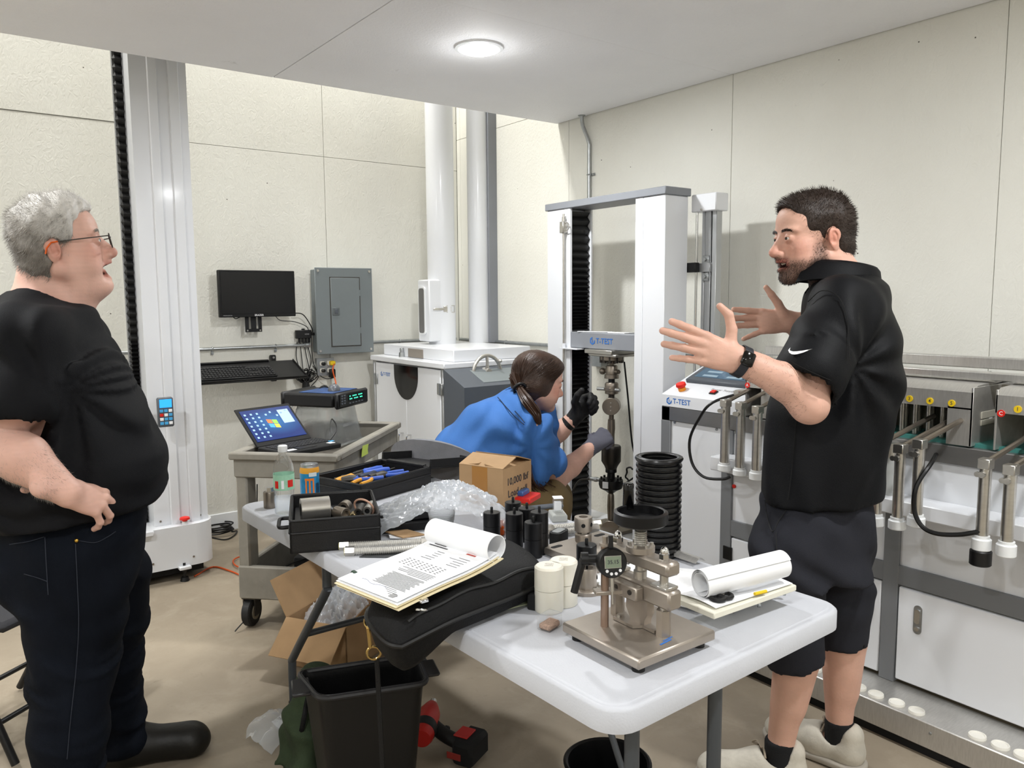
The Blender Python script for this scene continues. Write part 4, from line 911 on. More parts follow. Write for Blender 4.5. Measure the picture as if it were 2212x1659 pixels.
def skin_colors(T, nails=(), lips='#b4655a', beard=None, beardc='#3c2a22', red=.35, mo=0.0, sm=0.0, tone='#cf9a80', freckle=0.0):
    base = L3(tone)
    def f(P):
        c = np.repeat(base[None], len(P), 0); q = hl(T, P); h = np.linalg.norm(q, axis=1) < .2
        def blob(cx, r): return np.exp(-(((q-np.asarray(cx))/np.asarray(r))**2).sum(1))*h
        rd = L3('#c4745f')
        for y in (-1, 1):
            c = mixc(c, rd, np.clip(red*blob((.06, y*.045, -.03), (.03, .03, .03)), 0, 1)); c = mixc(c, rd, np.clip(.6*blob((-.015, y*.088, -.005), (.03, .012, .04)), 0, 1)); c = mixc(c, L3('#a9705e'), .35*blob((.088, y*.032, -.004), (.014, .016, .013)))
        c = mixc(c, rd, np.clip(.55*blob((.115, 0, -.036), (.02, .02, .018)), 0, 1))
        if beard: c = mixc(c, L3(beardc), np.clip(beard(q)*h, 0, 1))
        zl = -.067; ax_ = np.abs(q[:, 1])
        lip = np.exp(-((q[:, 2]-(zl+sm*ax_/.024-mo*.42))/(.0075+mo*.62))**4)*np.exp(-(ax_/.026)**6)*(q[:, 0] > .075)*h
        c = mixc(c, L3(lips), np.clip(lip*.8, 0, 1))
        if mo:
            inn = (np.exp(-((q[:, 2]-(zl-mo*.42))/(.002+mo*.45))**6)*np.exp(-(ax_/.02)**6)*(q[:, 0] < .092)*(q[:, 0] > .05))*h; c = mixc(c, L3('#3a1512'), np.clip(inn*1.3, 0, 1))
        for p, r in nails: c = mixc(c, L3('#dcae9c'), .8*np.exp(-(((P-p)/r)**2).sum(1)))
        n = wr_noise(3, 60, 1, 6)(P[:, 0], P[:, 1], P[:, 2]); n2 = wr_noise(5, 260, 1, 6)(P[:, 0], P[:, 1], P[:, 2]); return np.clip(c*(1+.05*n+(.03+freckle)*n2)[:, None], 0, 1)
    return f
def hair_shell(T, parts, cuts, step=.0032):
    A = T[:3, :3]; c = T[:3, 3]; s = SDF(c-.25, c+.25, step); s.T = T
    for q, r, k in parts: s.ell(q, r, k=k)
    for q, r, k in cuts: s.ell(q, r, k=k, sub=True)
    s.T = np.eye(4); return s
def brow(root, T, base, m_, sc=1.0, lift=0.0, P=None):
    A = T[:3, :3]; Q = hl(T, P); Q = Q[(Q[:, 0] > .05) & (np.abs(Q[:, 1]) < .06) & (np.abs(Q[:, 2]-.02) < .03)]
    for y in (-1, 1):
        n = 150; t = np.random.uniform(-1, 1, n); q = np.stack([.093-.010*np.abs(t)**2-.004*(t > .3), y*(.03+.019*t), .0175+lift+.004*(1-t**2)+np.random.uniform(-.0028, .0028, n)], 1)
        for i in range(n): k = np.argmin(((Q[:, 1:]-q[i, 1:])**2).sum(1)); q[i, 0] = Q[k, 0]-.0004
        d = np.stack([np.full(n, .12), y*np.full(n, .8), np.random.uniform(-.2, .4, n)], 1); d /= np.linalg.norm(d, axis=1)[:, None]
        vmesh_hair(root, base, 'eyebrow', m_, q @ A.T+T[:3, 3], d @ A.T/np.linalg.norm(A[:, 0]), np.random.uniform(.006, .011, n)*sc, .0008, 2)
def surf(P, pts, d0, d1, n=24, lift=.0012):
    """carry a line seen in the photo onto a garment surface"""
    out = []
    for px, py in bez([(a, b, 0) for a, b in pts], n)[:, :2]:
        r = LP(px, py, d0); ds = unit(LP(px, py, d1)-r); rel = P-r; t = rel @ ds; dd = np.linalg.norm(rel-t[:, None]*ds, axis=1); k = np.nonzero(dd < .011)[0]
        if len(k): out.append(r+ds*(t[k].min()-lift))
    return out
def seams(root, base, P, lines, d0, d1, m_, parent, name='seam', r=.0011):
    for ln in lines:
        q = surf(P, ln, d0, d1)
        if len(q) > 3: lmb(root, MB().tube(q, r, 5), name, m_, base, parent=parent)
def arm_hair(root, base, P, a, b, n, m_):
    ab = b-a; t = ((P-a) @ ab)/(ab @ ab); c = a+np.clip(t, 0, 1)[:, None]*ab; d = P-c; r = np.linalg.norm(d, axis=1); k = np.nonzero((t > .05) & (t < .97) & (r < .075) & (d[:, 1] < .02))[0]; k = np.random.choice(k, n); nn = d[k]/r[k][:, None]
    dr = nn*.25+unit(ab)*.6+np.array((0, 0, -.35))+np.random.normal(size=nn.shape)*.3; dr /= np.linalg.norm(dr, axis=1)[:, None]; vmesh_hair(root, base, 'arm_hair', m_, P[k]-nn*.001, dr, np.random.uniform(.006, .014, n), .00022, 1)
# ================================================================== the older man in the black T-shirt, left
def man_left():
    D = 2.25; T = headT(LP(134, 534, D), math.radians(27), math.radians(12), math.radians(0), 1.08)
    base = LP(190, 1500, 2.32); base[2] = 0
    root = person_root('man in black T-shirt, jeans and glasses standing with hand on hip', base)
    bel = lambda py, pf, pb, b, d=D: (LP((pf+pb)/2, py, d), (pf-pb)/2*d/1700*.88, b, math.radians(20))
    sh_n, sh_f = LP(62, 745, 2.06), LP(150, 735, 2.46)
    el, wr = LP(-32, 945, 2.0), LP(146, 1064, 2.0)
    hipn, kn, an = LP(165, 1215, 2.17), LP(158, 1440, 2.17), LP(142, 1702, 2.16)
    hipf, kf, af = LP(240, 1210, 2.38), LP(238, 1430, 2.45), LP(262, 1590, 2.49)
    fine = .0026
    lo = np.minimum.reduce([an, el, LP(-80, 900, D)])-.12; hi = np.array((LP(400, 900, D)[0], 2.75, LP(100, 380, D)[2])); lo[2] = -.01; lo[1] = 1.8
    hp = T[:3, 3]; sd = SDF(lo, hi, .009, fx=[(hp[0]-.17, hp[0]+.19, fine), (LP(50, 1100, 2.03)[0], LP(262, 1100, 2.03)[0], fine)], fy=[(hp[1]-.14, hp[1]+.14, fine*1.2), (1.9, 2.12, fine)], fz=[(hp[2]-.24, hp[2]+.15, fine), (LP(0, 1180, 2.03)[2], LP(0, 1040, 2.03)[2], fine)])
    head(sd, T, dict(jaw=.02, mouth=.024, smile=.002, dbl=1, wide=1.06, jawr=1.15, cheek=1.15, nose=1.12, eye=.0034))
    nb = LP(95, 690, D+.02); sd.cap(hp+np.array((-.045, 0, -.06)), nb, .074, .09, k=.03)
    sd.secs([bel(720, 180, 0, .17), bel(860, 260, -30, .19), bel(980, 330, -20, .19), bel(1100, 300, 20, .17), bel(1200, 280, 50, .16)], k=.05)
    for s_ in (sh_n, sh_f): sd.cap(nb, s_, .08, .085, k=.05)
    sd.chain([sh_n, LP(25, 870, 2.02), el], [.085, .07, .056], k=.03); m1 = LP(50, 990, 1.99)
    sd.chain([el, m1, wr], [.056, .06, .035], k=.02)
    sd.chain([sh_f, LP(200, 880, 2.5), LP(150, 960, 2.5)], [.08, .06, .045], k=.03)
    for a, b, c in ((hipn, kn, an), (hipf, kf, af)): sd.chain([a, b, c], [.07, .06, .045], k=.03)
    for a, d in ((an, (1, .1, 0)), (af, (1, .25, 0))): f = unit(d); p = a.copy(); p[2] = .045; sd.cap(p, p+f*.15, .035, .03, k=.02)
    nails = []
    hand(sd, handM(wr, (.55, .70, -.42), (.62, -.62, .5)), 1, [(8, 22, 14), (24, 26, 16), (30, 34, 20), (30, 36, 20)], [10, -2, -17, -34], [(.1, .1, -.9, .055), (-.8, 0, -.65, .05), (-.95, 0, -.3, .042)], 1.06, nails=nails)
    BP = sd.mesh()[0]; sdf_obj(sd, 'body', 'skin', root, base, skin_colors(T, nails, mo=.024, red=.5, tone='#d9ae9e', lips='#b36a60'), it=1)
    arm_hair(root, base, BP, el, wr, 1800, 'hair_strand_grey'); A3_ = T[:3, :3]; lmb(root, MB().ball(A3_ @ np.array((.058, 0, -.079))+T[:3, 3], np.array((.024, .021, .011))*1.08, 18, 12, A3_/1.08), 'tongue', mat('mouth_red', '#4a1a18', .5), base)
    # shirt
    ss = SDF(lo, hi, .0075)
    ss.secs([bel(690, 182, -45, .17), bel(735, 240, -62, .205), bel(800, 284, -78, .23), bel(860, 312, -84, .235), bel(930, 348, -80, .24), bel(985, 371, -68, .245), bel(1050, 366, -50, .24), bel(1105, 348, -26, .232), bel(1150, 335, -10, .228), bel(1185, 325, -2, .222)], k=.02)
    for s_ in (sh_n, sh_f): ss.cap(LP(95, 690, D), s_, .1, .1, k=.06)
    ss.ell(LP(75, 692, D), (.115, .19, .07), k=.05); ss.ell(LP(148, 708, D), (.062, .12, .05), k=.04)
    she = LP(38, 868, 2.015); ss.chain([sh_n, she+(she-sh_n)*.06], [.103, .104], k=.03)
    ss.chain([sh_f, LP(205, 880, 2.55)], [.1, .1], k=.03)
    wn = wr_noise(11, (16, 14, 30), 1); an_ = sh_n.copy(); bel_c = LP(180, 900, 2.1)
    def fold(x, y, z):
        d = np.sqrt((x-an_[0]-.1)**2+(z-an_[2]+.12)**2); a = np.arctan2(z-an_[2]+.12, x-an_[0]-.1)
        hem = np.exp(-((z-LP(150, 1110, 2.1)[2])/.07)**2)
        return .006*wn(x, y, z)*np.clip((np.hypot(x-she[0], z-she[2])-.06)/.06, .1, 1)+.009*np.sin(a*13+6*d)*np.exp(-((d-.16)/.13)**2)*np.clip((np.hypot(x-she[0], z-she[2])-.07)/.06, 0, 1)+.006*hem*np.sin(z*95+12*x+2*wn(x, y, z))
    ss.fold(fold)
    # neckline, sleeve end, hem
    nl = LP(112, 640, D); ndir = unit(np.array((-.28, .05, 1.0))); ss.clip(nl, ndir) if False else None
    ss.T = np.eye(4); ss.cap(hp+np.array((-.05, 0, -.05)), LP(108, 652, D), .088, .09, k=.012, sub=True)
    sleeve_dir = unit(she-sh_n); ss.cap(she-sleeve_dir*.02, she+sleeve_dir*.2, .080, .083, k=.004, sub=True)
    ss.clip(LP(150, 1140, 2.05), (.10, .0, -1))
    sdf_obj(ss, 'shirt', mat('black_tee', '#0a0b0f', .75, spec=.22, bump=(420, .25, 2), var=(6, .1)), root, base, it=2)
    # jeans
    sj = SDF(lo, hi, .0085)
    sj.secs([bel(1075, 320, 8, .2), bel(1160, 320, 8, .205), bel(1220, 312, 10, .205), bel(1265, 306, 24, .2)], k=.02)
    sj.chain([LP(160, 1245, 2.17), LP(164, 1330, 2.17), LP(160, 1440, 2.16), LP(150, 1560, 2.15), an+np.array((0, 0, -.03))], [.132, .122, .105, .092, .088], k=.04)
    sj.chain([LP(228, 1240, 2.38), LP(226, 1330, 2.42), LP(230, 1440, 2.45), LP(238, 1520, 2.47), LP(258, 1606, 2.49)], [.125, .118, .098, .088, .092], k=.04)
    sj.ell(LP(70, 1225, 2.2), (.1, .13, .1), k=.05)
    w2 = wr_noise(21, (18, 18, 34), 1); zk = LP(0, 1440, 2.2)[2]
    def fj(x, y, z): return .006*w2(x, y, z)+.005*np.exp(-((z-zk)/.1)**2)*np.sin(z*55+24*x+5*w2(x, y, z))+.008*np.clip((.36-z)/.25, 0, 1)*np.sin(z*70+16*x+4.5*w2(x, y, z))
    sj.fold(fj); sj.clip((0, 0, .055), (.0, 0, -1))
    dn = mat('denim', '#0e121a', .85, spec=.12, bump=(600, .3, 2), var=(5, .45), stretch=(1, 1, .5)); j = sdf_obj(sj, 'jeans', 'denim', root, base, it=2)
    # stitching, rivet
    P = sj.mesh()[0]; seams(root, base, P, [((163, 1175), (167, 1260), (170, 1350), (164, 1450), (152, 1560), (145, 1640)), ((170, 1168), (205, 1172), (232, 1160), (250, 1148)), ((20, 1176), (60, 1170), (95, 1160)), ((97, 1160), (100, 1220), (104, 1285)), ((52, 1240), (80, 1248), (102, 1256))], 1.7, 2.6, mat('jean_thread', '#262b36', .8), j)
    rv = (surf(P, ((165, 1168), (166, 1170)), 1.7, 2.6) or [LP(166, 1169, D-.2)])[0]; lmb(root, MB().ball(rv, (.006, .004, .006), 10, 6), 'rivet', mat('brass', '#c9a24c', .3, 1), base, parent=j)
    # boots
    for a, f, nm in ((an, unit((1, .12, 0)), 0), (af, unit((1, .30, 0)), 1)):
        p = a.copy(); p[2] = 0; sdz = SDF(p-.4, p+np.array((.42, .4, .22)), .006); r = np.array((f[1], -f[0], 0))
        sdz.cap(p-f*.05+np.array((0, 0, .055)), p+f*.05+np.array((0, 0, .06)), .056, .058, k=.02); sdz.cap(p+f*.05+np.array((0, 0, .055)), p+f*.20+np.array((0, 0, .045)), .056, .057, k=.03); sdz.cap(p+np.array((0, 0, .06)), p+np.array((0, 0, .17)), .058, .055, k=.03)
        sdz.ell(p+f*.2+np.array((0, 0, .046)), (.062, .055, .046), k=.02); sdz.clip((0, 0, .002), (0, 0, -1))
        sdf_obj(sdz, 'boot', mat('boot_black', '#15130f', .5, bump=(80, .2)), root, base, it=2)
    # hair
    hs = hair_shell(T, [((-.013, 0, .048), (.102, .087, .095), 0), ((-.05, 0, -.015), (.06, .075, .078), .02), ((.03, 0, .092), (.06, .06, .046), .02)],
                    [((.12, 0, .0), (.112, .14, .088), .008), ((.03, 0, -.125), (.085, .13, .075), .008), ((-.016, .088, -.012), (.025, .03, .038), .005), ((-.016, -.088, -.012), (.025, .03, .038), .005), ((-.02, 0, -.15), (.12, .12, .055), .006)])
    def hcol(P):
        q = hl(T, P); w = np.clip(.55+6*(q[:, 2]-.05)+3.0*q[:, 0], 0, 1); st = wr_noise(8, 140, 1, 8)(P[:, 0], P[:, 1], P[:, 2]); return np.clip(mixc(np.repeat(L3('#77716a')[None], len(P), 0), L3('#d9d6d1'), w)*(1+.14*st)[:, None], 0, 1)
    hs.fold(wr_noise(8, (70, 70, 45), .005)); mat('grey_hair', '#a09c96', .55, attr='tint', bump=(260, .5, 2), stretch=(1, 1, .35)); h = sdf_obj(hs, 'hair', 'grey_hair', root, base, hcol, it=1)
    P, F = hs.mesh(); q = hl(T, P); idx = np.random.choice(len(P), 12000); q = q[idx]; pp = P[idx]
    nrm = (q-np.array((-.02, 0, .02)))*np.array((1, 1.4, 1.2)); nrm /= np.linalg.norm(nrm, axis=1)[:, None]; flow = np.stack([-.55+.9*np.clip(q[:, 2]-.09, 0, .1)*10, .25*np.sign(q[:, 1]), -.55+8*np.clip(q[:, 2]-.06, 0, .08)], 1)+np.random.normal(size=q.shape)*.22
    dr = nrm*.2+flow*.8; dr /= np.linalg.norm(dr, axis=1)[:, None]; A = T[:3, :3]/1.08; w = np.clip(.5+6*(q[:, 2]-.05)+3*q[:, 0], 0, 1) > np.random.uniform(size=len(q))
    for sel, m_ in ((w, 'hair_strand_white'), (~w, 'hair_strand_grey')): vmesh_hair(root, base, 'hair_strands', m_, pp[sel]-(nrm[sel] @ A.T)*.004, dr[sel] @ A.T, np.random.uniform(.010, .024, sel.sum()), .0005, 2, parent=h)
    eyes(root, T, base, (1, -.1, -.05), '#5b6a72'); brow(root, T, base, 'hair_strand_white', 1.2, .004, BP)
    # glasses
    A3_ = T[:3, :3]; tp = lambda *p: A3_ @ np.array(p)+T[:3, 3]
    fr = MB(); gl_ = MB(); tips = MB()
    for y in (-1, 1):
        rim = [tp(.117-abs(u)*.0-.006*abs(v_), v_, u) for u, v_ in [(-.006+.0185*b, y*(.033+.0255*a)) for a, b in [(math.copysign(abs(math.cos(t))**.55, math.cos(t)), math.copysign(abs(math.sin(t))**.55, math.sin(t))) for t in np.linspace(0, 6.283, 29)[:-1]]]]
        fr.tube(rim, .0016, 6, closed=True); o = len(gl_.v); gl_.v += [tuple(p) for p in rim]; gl_.f.append(tuple(range(o, o+len(rim)))); gl_.mi.append(0)
        fr.tube([tp(.116, y*.0585, .006), tp(.09, y*.073, .006), tp(.04, y*.083, .008), tp(-.005, y*.086, .010)], .0018, 6); tips.tube([tp(-.003, y*.086, .010), tp(-.018, y*.088, .010), tp(-.032, y*.087, -.002), tp(-.038, y*.085, -.015)], .0024, 6)
    fr.tube([tp(.117, -.0085, .002), tp(.12, 0, .005), tp(.117, .0085, .002)], .0016, 6)
    gg = lmb(root, fr, 'glasses', 'dark_steel', base); lmb(root, gl_, 'lens', mat('lens_glass', '#dfe4ea', .03, trans=1.0, ior=1.12, alpha=.35), base, parent=gg); lmb(root, tips, 'temple_tip', 'orange', base, parent=gg)
man_left()
# ================================================================== the man in the black polo shirt, right
def man_right():
    D = 2.36; T = headT(LP(1754, 513, D), math.radians(188), math.radians(-3), math.radians(0), 1.09)
    base = LP(1760, 1600, 2.42); base[2] = 0
    root = person_root('man in black polo shirt and grey shorts gesturing with both open hands', base)
    th = math.radians(160); bel = lambda py, pf, pb, b, d=D: (LP((pf+pb)/2, py, d), (pb-pf)/2*d/1700*.93, b, th)
    shn, shf = LP(1822, 668, 2.2), LP(1796, 668, 2.54)
    el, wr = LP(1746, 872, 2.08), LP(1592, 777, 2.06)
    elf, wrf = LP(1800, 790, 2.68), LP(1706, 694, 2.6)
    hipn, kn, an = LP(1722, 1150, 2.3), LP(1722, 1385, 2.32), LP(1683, 1628, 2.36)
    hipf, kf, af = LP(1812, 1150, 2.42), LP(1818, 1360, 2.44), LP(1812, 1588, 2.47)
    lo = np.array((LP(1405, 700, 2.05)[0], 1.85, -.01)); hi = np.array((LP(1980, 800, D)[0]+.06, 2.95, LP(1750, 390, D)[2])); hp = T[:3, 3]; fine = .0026
    hx0, hx1 = LP(1425, 700, 2.05)[0], LP(1610, 700, 2.05)[0]; fx0, fx1 = LP(1580, 690, 2.6)[0], LP(1712, 690, 2.6)[0]
    sd = SDF(lo, hi, .009, fx=[(hx0-.02, hx1+.02, fine), (fx0-.01, fx1, fine), (hp[0]-.16, hp[0]+.15, fine)], fy=[(1.95, 2.16, fine), (hp[1]-.12, hp[1]+.12, fine*1.2), (2.54, 2.68, fine)], fz=[(LP(0, 800, 2.06)[2]-.02, LP(0, 640, 2.06)[2], fine), (hp[2]-.16, hp[2]+.15, fine)])
    head(sd, T, dict(mouth=.011, smile=.006, wide=1.0, jawr=1.08, nose=1.02, eye=.0027, jaw=.004))
    nb = LP(1822, 640, D); sd.cap(hp+np.array((.04, 0, -.05)), nb, .066, .078, k=.025)
    sd.secs([bel(660, 1755, 1890, .17), bel(760, 1730, 1910, .15), bel(950, 1680, 1875, .14), bel(1100, 1675, 1850, .14), bel(1170, 1675, 1850, .14)], k=.05)
    for s_ in (shn, shf): sd.cap(nb, s_, .07, .075, k=.05)
    uam = LP(1768, 790, 2.12)
    sd.chain([shn, uam, el], [.07, .052, .046], k=.03); sd.ell(el+np.array((.008, 0, -.01)), (.043, .04, .042), k=.02); fm = LP(1690, 822, 2.07)
    sd.chain([el, fm, wr], [.046, .045, .033], k=.02); sd.chain([shf, elf, wrf], [.07, .048, .03], k=.03)
    for a, b, c in ((hipn, kn, an), (hipf, kf, af)):
        cm = b+(c-b)*.3; sd.chain([a, b, c], [.09, .062, .036], k=.03); sd.cap(b+(c-b)*.1+np.array((.02, 0, 0)), b+(c-b)*.55+np.array((.014, 0, 0)), .05, .034, k=.04)
    for a, d in ((an, (-1, .12, 0)), (af, (-.8, .6, 0))): f = unit(d); p = a.copy(); p[2] = .05; sd.cap(p, p+f*.13, .034, .03, k=.02)
    nails = []
    hand(sd, handM(wr, (-1, -.05, .36), (-.18, -.88, .2)), -1, [(2, 10, 8), (8, 12, 8), (12, 14, 10), (14, 14, 8)], [5, 1, -4, -11], [(.25, .95, .1, .046), (.55, .85, .1, .036), (.92, .42, 0, .03)], 1.1, nails=nails)
    hand(sd, handM(wrf, (-1, .1, .02), (0, 1, .08)), 1, [(3, 4, 3), (5, 6, 5), (5, 6, 5), (6, 8, 6)], [5, 0, -3, -22], [(.5, .9, -.1, .042), (.62, .78, 0, .036), (.62, .78, .1, .028)], 1.04, nails=nails)
    def bd(q):
        jawl = np.clip((-.035-q[:, 2]+.0*q[:, 0])/.02, 0, 1)*np.clip((.035-np.abs(q[:, 1])+.03-np.clip(q[:, 0], 0, .1)*.0)/.01, 0, 1)
        low = np.clip((-.052-q[:, 2])/.02, 0, 1)*np.clip((q[:, 0]+.02)/.03, 0, 1)*np.clip((q[:, 2]+.145)/.02, 0, 1); side = np.clip((.058-q[:, 0]-.25*(q[:, 2]+.1))/.02, 0, 1)*np.clip((q[:, 0]+.01)/.015, 0, 1)*np.clip((.0-q[:, 2])/.03, 0, 1)*np.clip((q[:, 2]+.145)/.02, 0, 1)
        must = np.exp(-((q[:, 2]+.0555)/.006)**2)*np.exp(-(q[:, 1]/.026)**4)*(q[:, 0] > .07); chin = np.exp(-(((q-np.array((.078, 0, -.1)))/np.array((.03, .03, .022)))**2).sum(1))
        return np.clip(.62*low+.55*side+.75*must+.35*chin, 0, .9)
    b_ = sdf_obj(sd, 'body', 'skin', root, base, skin_colors(T, nails, beard=bd, mo=.011, sm=.006, red=.5, tone='#d5a996', lips='#b8695c'), it=1)
    # teeth
    A3_ = T[:3, :3]; tp = lambda *p: A3_ @ np.array(p)+T[:3, 3]; m = MB()
    for k in range(-3, 4): y = k*.0055; c = tp(.0875-abs(y)*.35, y, -.0672+abs(y)*.2); m.ball(c, (.003, .0034, .0042), 8, 6)
    lmb(root, m, 'teeth', mat('teeth', '#e0d8c8', .3), base)
    # short beard strands
    P, F = sd.mesh(); BP = P; arm_hair(root, base, BP, el, wr, 900, 'hair_brown'); q = hl(T, P); w = bd(q)*(np.linalg.norm(q, axis=1) < .2); idx = np.nonzero(w > np.random.uniform(.1, .8, len(w)))[0]; idx = np.random.choice(idx, min(7000, len(idx))); qq = q[idx]
    n_ = qq-np.array((.0, 0, -.04)); n_ /= np.linalg.norm(n_, axis=1)[:, None]; d_ = n_*.6+np.array((.1, 0, -.7))+np.random.normal(size=n_.shape)*.2; d_ /= np.linalg.norm(d_, axis=1)[:, None]
    vmesh_hair(root, base, 'beard', 'hair_brown', P[idx], d_ @ (A3_/1.09).T, np.random.uniform(.003, .007, len(idx)), .00035, 1)
    # polo shirt
    ss = SDF(lo, hi, .0075)
    ss.secs([bel(632, 1775, 1898, .16), bel(680, 1748, 1932, .195), bel(760, 1712, 1950, .2), bel(850, 1664, 1944, .2), bel(950, 1646, 1918, .195), bel(1060, 1634, 1902, .195), bel(1106, 1634, 1897, .195)], k=.02)
    for s_ in (shn, shf): ss.cap(LP(1825, 645, D), s_, .085, .088, k=.06)
    ss.ell(LP(1832, 642, D), (.1, .16, .065), k=.05)
    she = LP(1757, 800, 2.105); sdv = unit(she-shn); ss.chain([shn, she+sdv*.012], [.092, .096], k=.03); ss.chain([shf, LP(1765, 760, 2.66)], [.088, .085], k=.03)
    wn = wr_noise(31, (15, 14, 22), 1); ap = LP(1800, 800, 2.1)
    def fold(x, y, z):
        d = np.sqrt((x-ap[0]-.08)**2+(z-ap[2])**2); a = np.arctan2(z-ap[2], x-ap[0]-.08)
        return .005*wn(x, y, z)+.008*np.sin(a*9+5*d)*np.exp(-((d-.14)/.11)**2)*(np.hypot(x-she[0], z-she[2]) > .1)+.005*np.sin(55*x+10*z+2*wn(x, y, z))*np.clip((1.05-z)/.2, 0, 1)
    ss.fold(fold)
    ss.cap(hp+np.array((.03, 0, -.03)), LP(1815, 640, D), .08, .088, k=.01, sub=True); ss.cap(she-sdv*.02, she+sdv*.2, .072, .075, k=.004, sub=True)
    ss.clip(LP(1760, 1106, 2.2), (.06, 0, -1))
    mat('black_polo', '#0a0b0e', .6, spec=.18, bump=(380, .2, 2), var=(6, .1)); sh = sdf_obj(ss, 'shirt', 'black_polo', root, base, it=2)
    # collar: a turned-down band around the neck
    c0 = LP(1815, 585, D); tilt = unit((.30, .03, 1)); u = unit(np.cross((0, 1., 0), tilt)); v = np.cross(tilt, u); pts = []
    for t in np.linspace(-2.75, 2.75, 44):
        r = .091+.02*(abs(t)/2.75)**3; cx = math.cos(t)*r*1.04; cy = math.sin(t)*r*.98; row = []
        for s_, (dr_, dz_) in enumerate(((-.014, -.025), (-.01, .012), (-.004, .026), (.004, .029), (.012, .022), (.021, .0), (.03, -.024-.02*(abs(t)/2.75)**4))): row.append(c0+u*(cx*(1+dr_/r))+v*(cy*(1+dr_/r))+tilt*(dz_-.035*(abs(t)/2.75)**2))
        pts.append(row)
    lmb(root, MB().sheet(pts, .0025), 'collar', 'black_polo', base, 80, parent=sh)
    # tick mark on the sleeve
    sw = [(-.040, .004), (-.038, -.004), (-.030, -.009), (-.018, -.008), (.042, .008), (-.016, .0005), (-.025, -.0005), (-.030, .004), (-.029, .012)]; bc = she-sdv*.035; nrm_ = unit(np.array((-.22, -1, .12))); nrm_ = unit(nrm_-sdv*(nrm_ @ sdv)*.3); xx = unit(np.cross((0, 0, 1.), -nrm_)); xx = -xx if xx[0] < 0 else xx; yy = np.cross(nrm_, xx)
    yy = yy if yy[2] > 0 else -yy
    cpos = LP(1742, 762, 2.0); m = MB(); vs = []
    P, F = ss.mesh()
    up_c = bez([(-.030, .013), (-.033, .004), (-.028, .0005), (-.016, .001), (.012, .006), (.042, .011)], 15); lo_c = bez([(-.030, .013), (-.040, .003), (-.038, -.006), (-.027, -.0095), (.002, -.002), (.042, .011)], 15); rows = []
    for c_ in (up_c, lo_c):
        row = []
        for a, b in c_[:, :2]:
            p = cpos+np.array((a*.6, 0, b*.75)); dd = np.hypot(P[:, 0]-p[0], P[:, 2]-p[2]); dd[P[:, 1] > 2.09] = 9; k = np.argsort(dd)[:10]; p[1] = P[k, 1].min()-.003; row.append(p)
        rows.append(row)
    m.grid(rows); lmb(root, m, 'sleeve_mark', 'paper', base, 0, parent=sh)
    # shorts
    sj = SDF(lo, hi, .0085)
    sj.secs([bel(1045, 1650, 1882, .16), bel(1150, 1628, 1888, .178), bel(1230, 1624, 1884, .18)], k=.02)
    hn, hf = LP(1718, 1412, 2.32), LP(1817, 1364, 2.44)
    sj.chain([LP(1708, 1200, 2.29), LP(1700, 1300, 2.3), hn+np.array((0, 0, -.02))], [.115, .1, .084], k=.03); sj.chain([LP(1808, 1190, 2.42), LP(1812, 1290, 2.43), hf+np.array((0, 0, -.02))], [.112, .096, .08], k=.03)
    w2 = wr_noise(41, (18, 18, 26), 1)
    sj.fold(lambda x, y, z: (.006*w2(x, y, z)+.007*np.sin(38*z+30*x+2.2*w2(x, y, z)))*np.clip((z-.47)/.12, 0, 1))
    for q_, h_, oth in ((hn, LP(1700, 1300, 2.3), 0), (hf, LP(1812, 1290, 2.43), 1)):
        dv = unit(q_-h_); sj.cap(q_+dv*(.088 if oth else .125), q_+dv*.22, *((.088, .088) if oth else (.125, .125)), k=.003, sub=True); sj.cap(q_-dv*.02, q_+dv*.1, .066, .07, k=.003, sub=True)
    mat('grey_shorts', '#2a2b31', .85, spec=.15, bump=(520, .25, 2), var=(5, .12)); sj_ = sdf_obj(sj, 'shorts', 'grey_shorts', root, base, it=2)
    P = sj.mesh()[0]; seams(root, base, P, [((1652, 1080), (1656, 1110), (1668, 1148), (1682, 1125), (1702, 1096)), ((1676, 1150), (1682, 1260), (1690, 1380))], 1.9, 2.6, mat('short_thread', '#17181b', .8), sj_, 'pocket_edge', .0016)
    P = ss.mesh()[0]; seams(root, base, P, [((1745, 652), (1775, 628), (1810, 640), (1830, 690), (1835, 780)), ((1706, 780), (1745, 800), (1795, 822)), ((1720, 900), (1712, 1000), (1702, 1080))], 1.8, 2.6, mat('polo_seam', '#050506', .9), sh, 'seam', .0013)
    # shoes and socks
    for a, f in ((an, unit((-1, .14, 0))), (af, unit((-.72, .7, 0)))):
        p = a.copy(); p[2] = 0; z = np.array((0, 0, 1.)); s = SDF(p-.32, p+np.array((.3, .35, .2)), .005)
        s.cap(p-f*.035+z*.05, p+f*.06+z*.055, .046, .05, k=.02); s.cap(p+f*.06+z*.052, p+f*.175+z*.042, .049, .047, k=.03); s.ell(p+f*.185+z*.042, (.055, .055, .038), k=.02); s.cap(p-f*.03+z*.06, p-f*.035+z*.105, .043, .04, k=.02); s.cap(p+f*.01+z*.1, p+z*.2, .043, .05, k=.012, sub=True); s.clip((0, 0, .014), (0, 0, -1))
        so = sdf_obj(s, 'sneaker', mat('sneaker', '#c9c3b6', .7, bump=(70, .4), var=(18, .18)), root, base, it=1)
        s2 = SDF(p-.32, p+np.array((.3, .35, .2)), .006); s2.cap(p-f*.035+z*.02, p+f*.19+z*.02, .054, .057, k=.02); s2.clip((0, 0, .003), (0, 0, -1)); s2.clip((0, 0, .026), (0, 0, 1)); sdf_obj(s2, 'sole', mat('sole', '#a8a196', .7), root, base, parent=so) if False else sdf_obj(s2, 'sole', mat('sole', '#a8a196', .7), root, base, it=1)
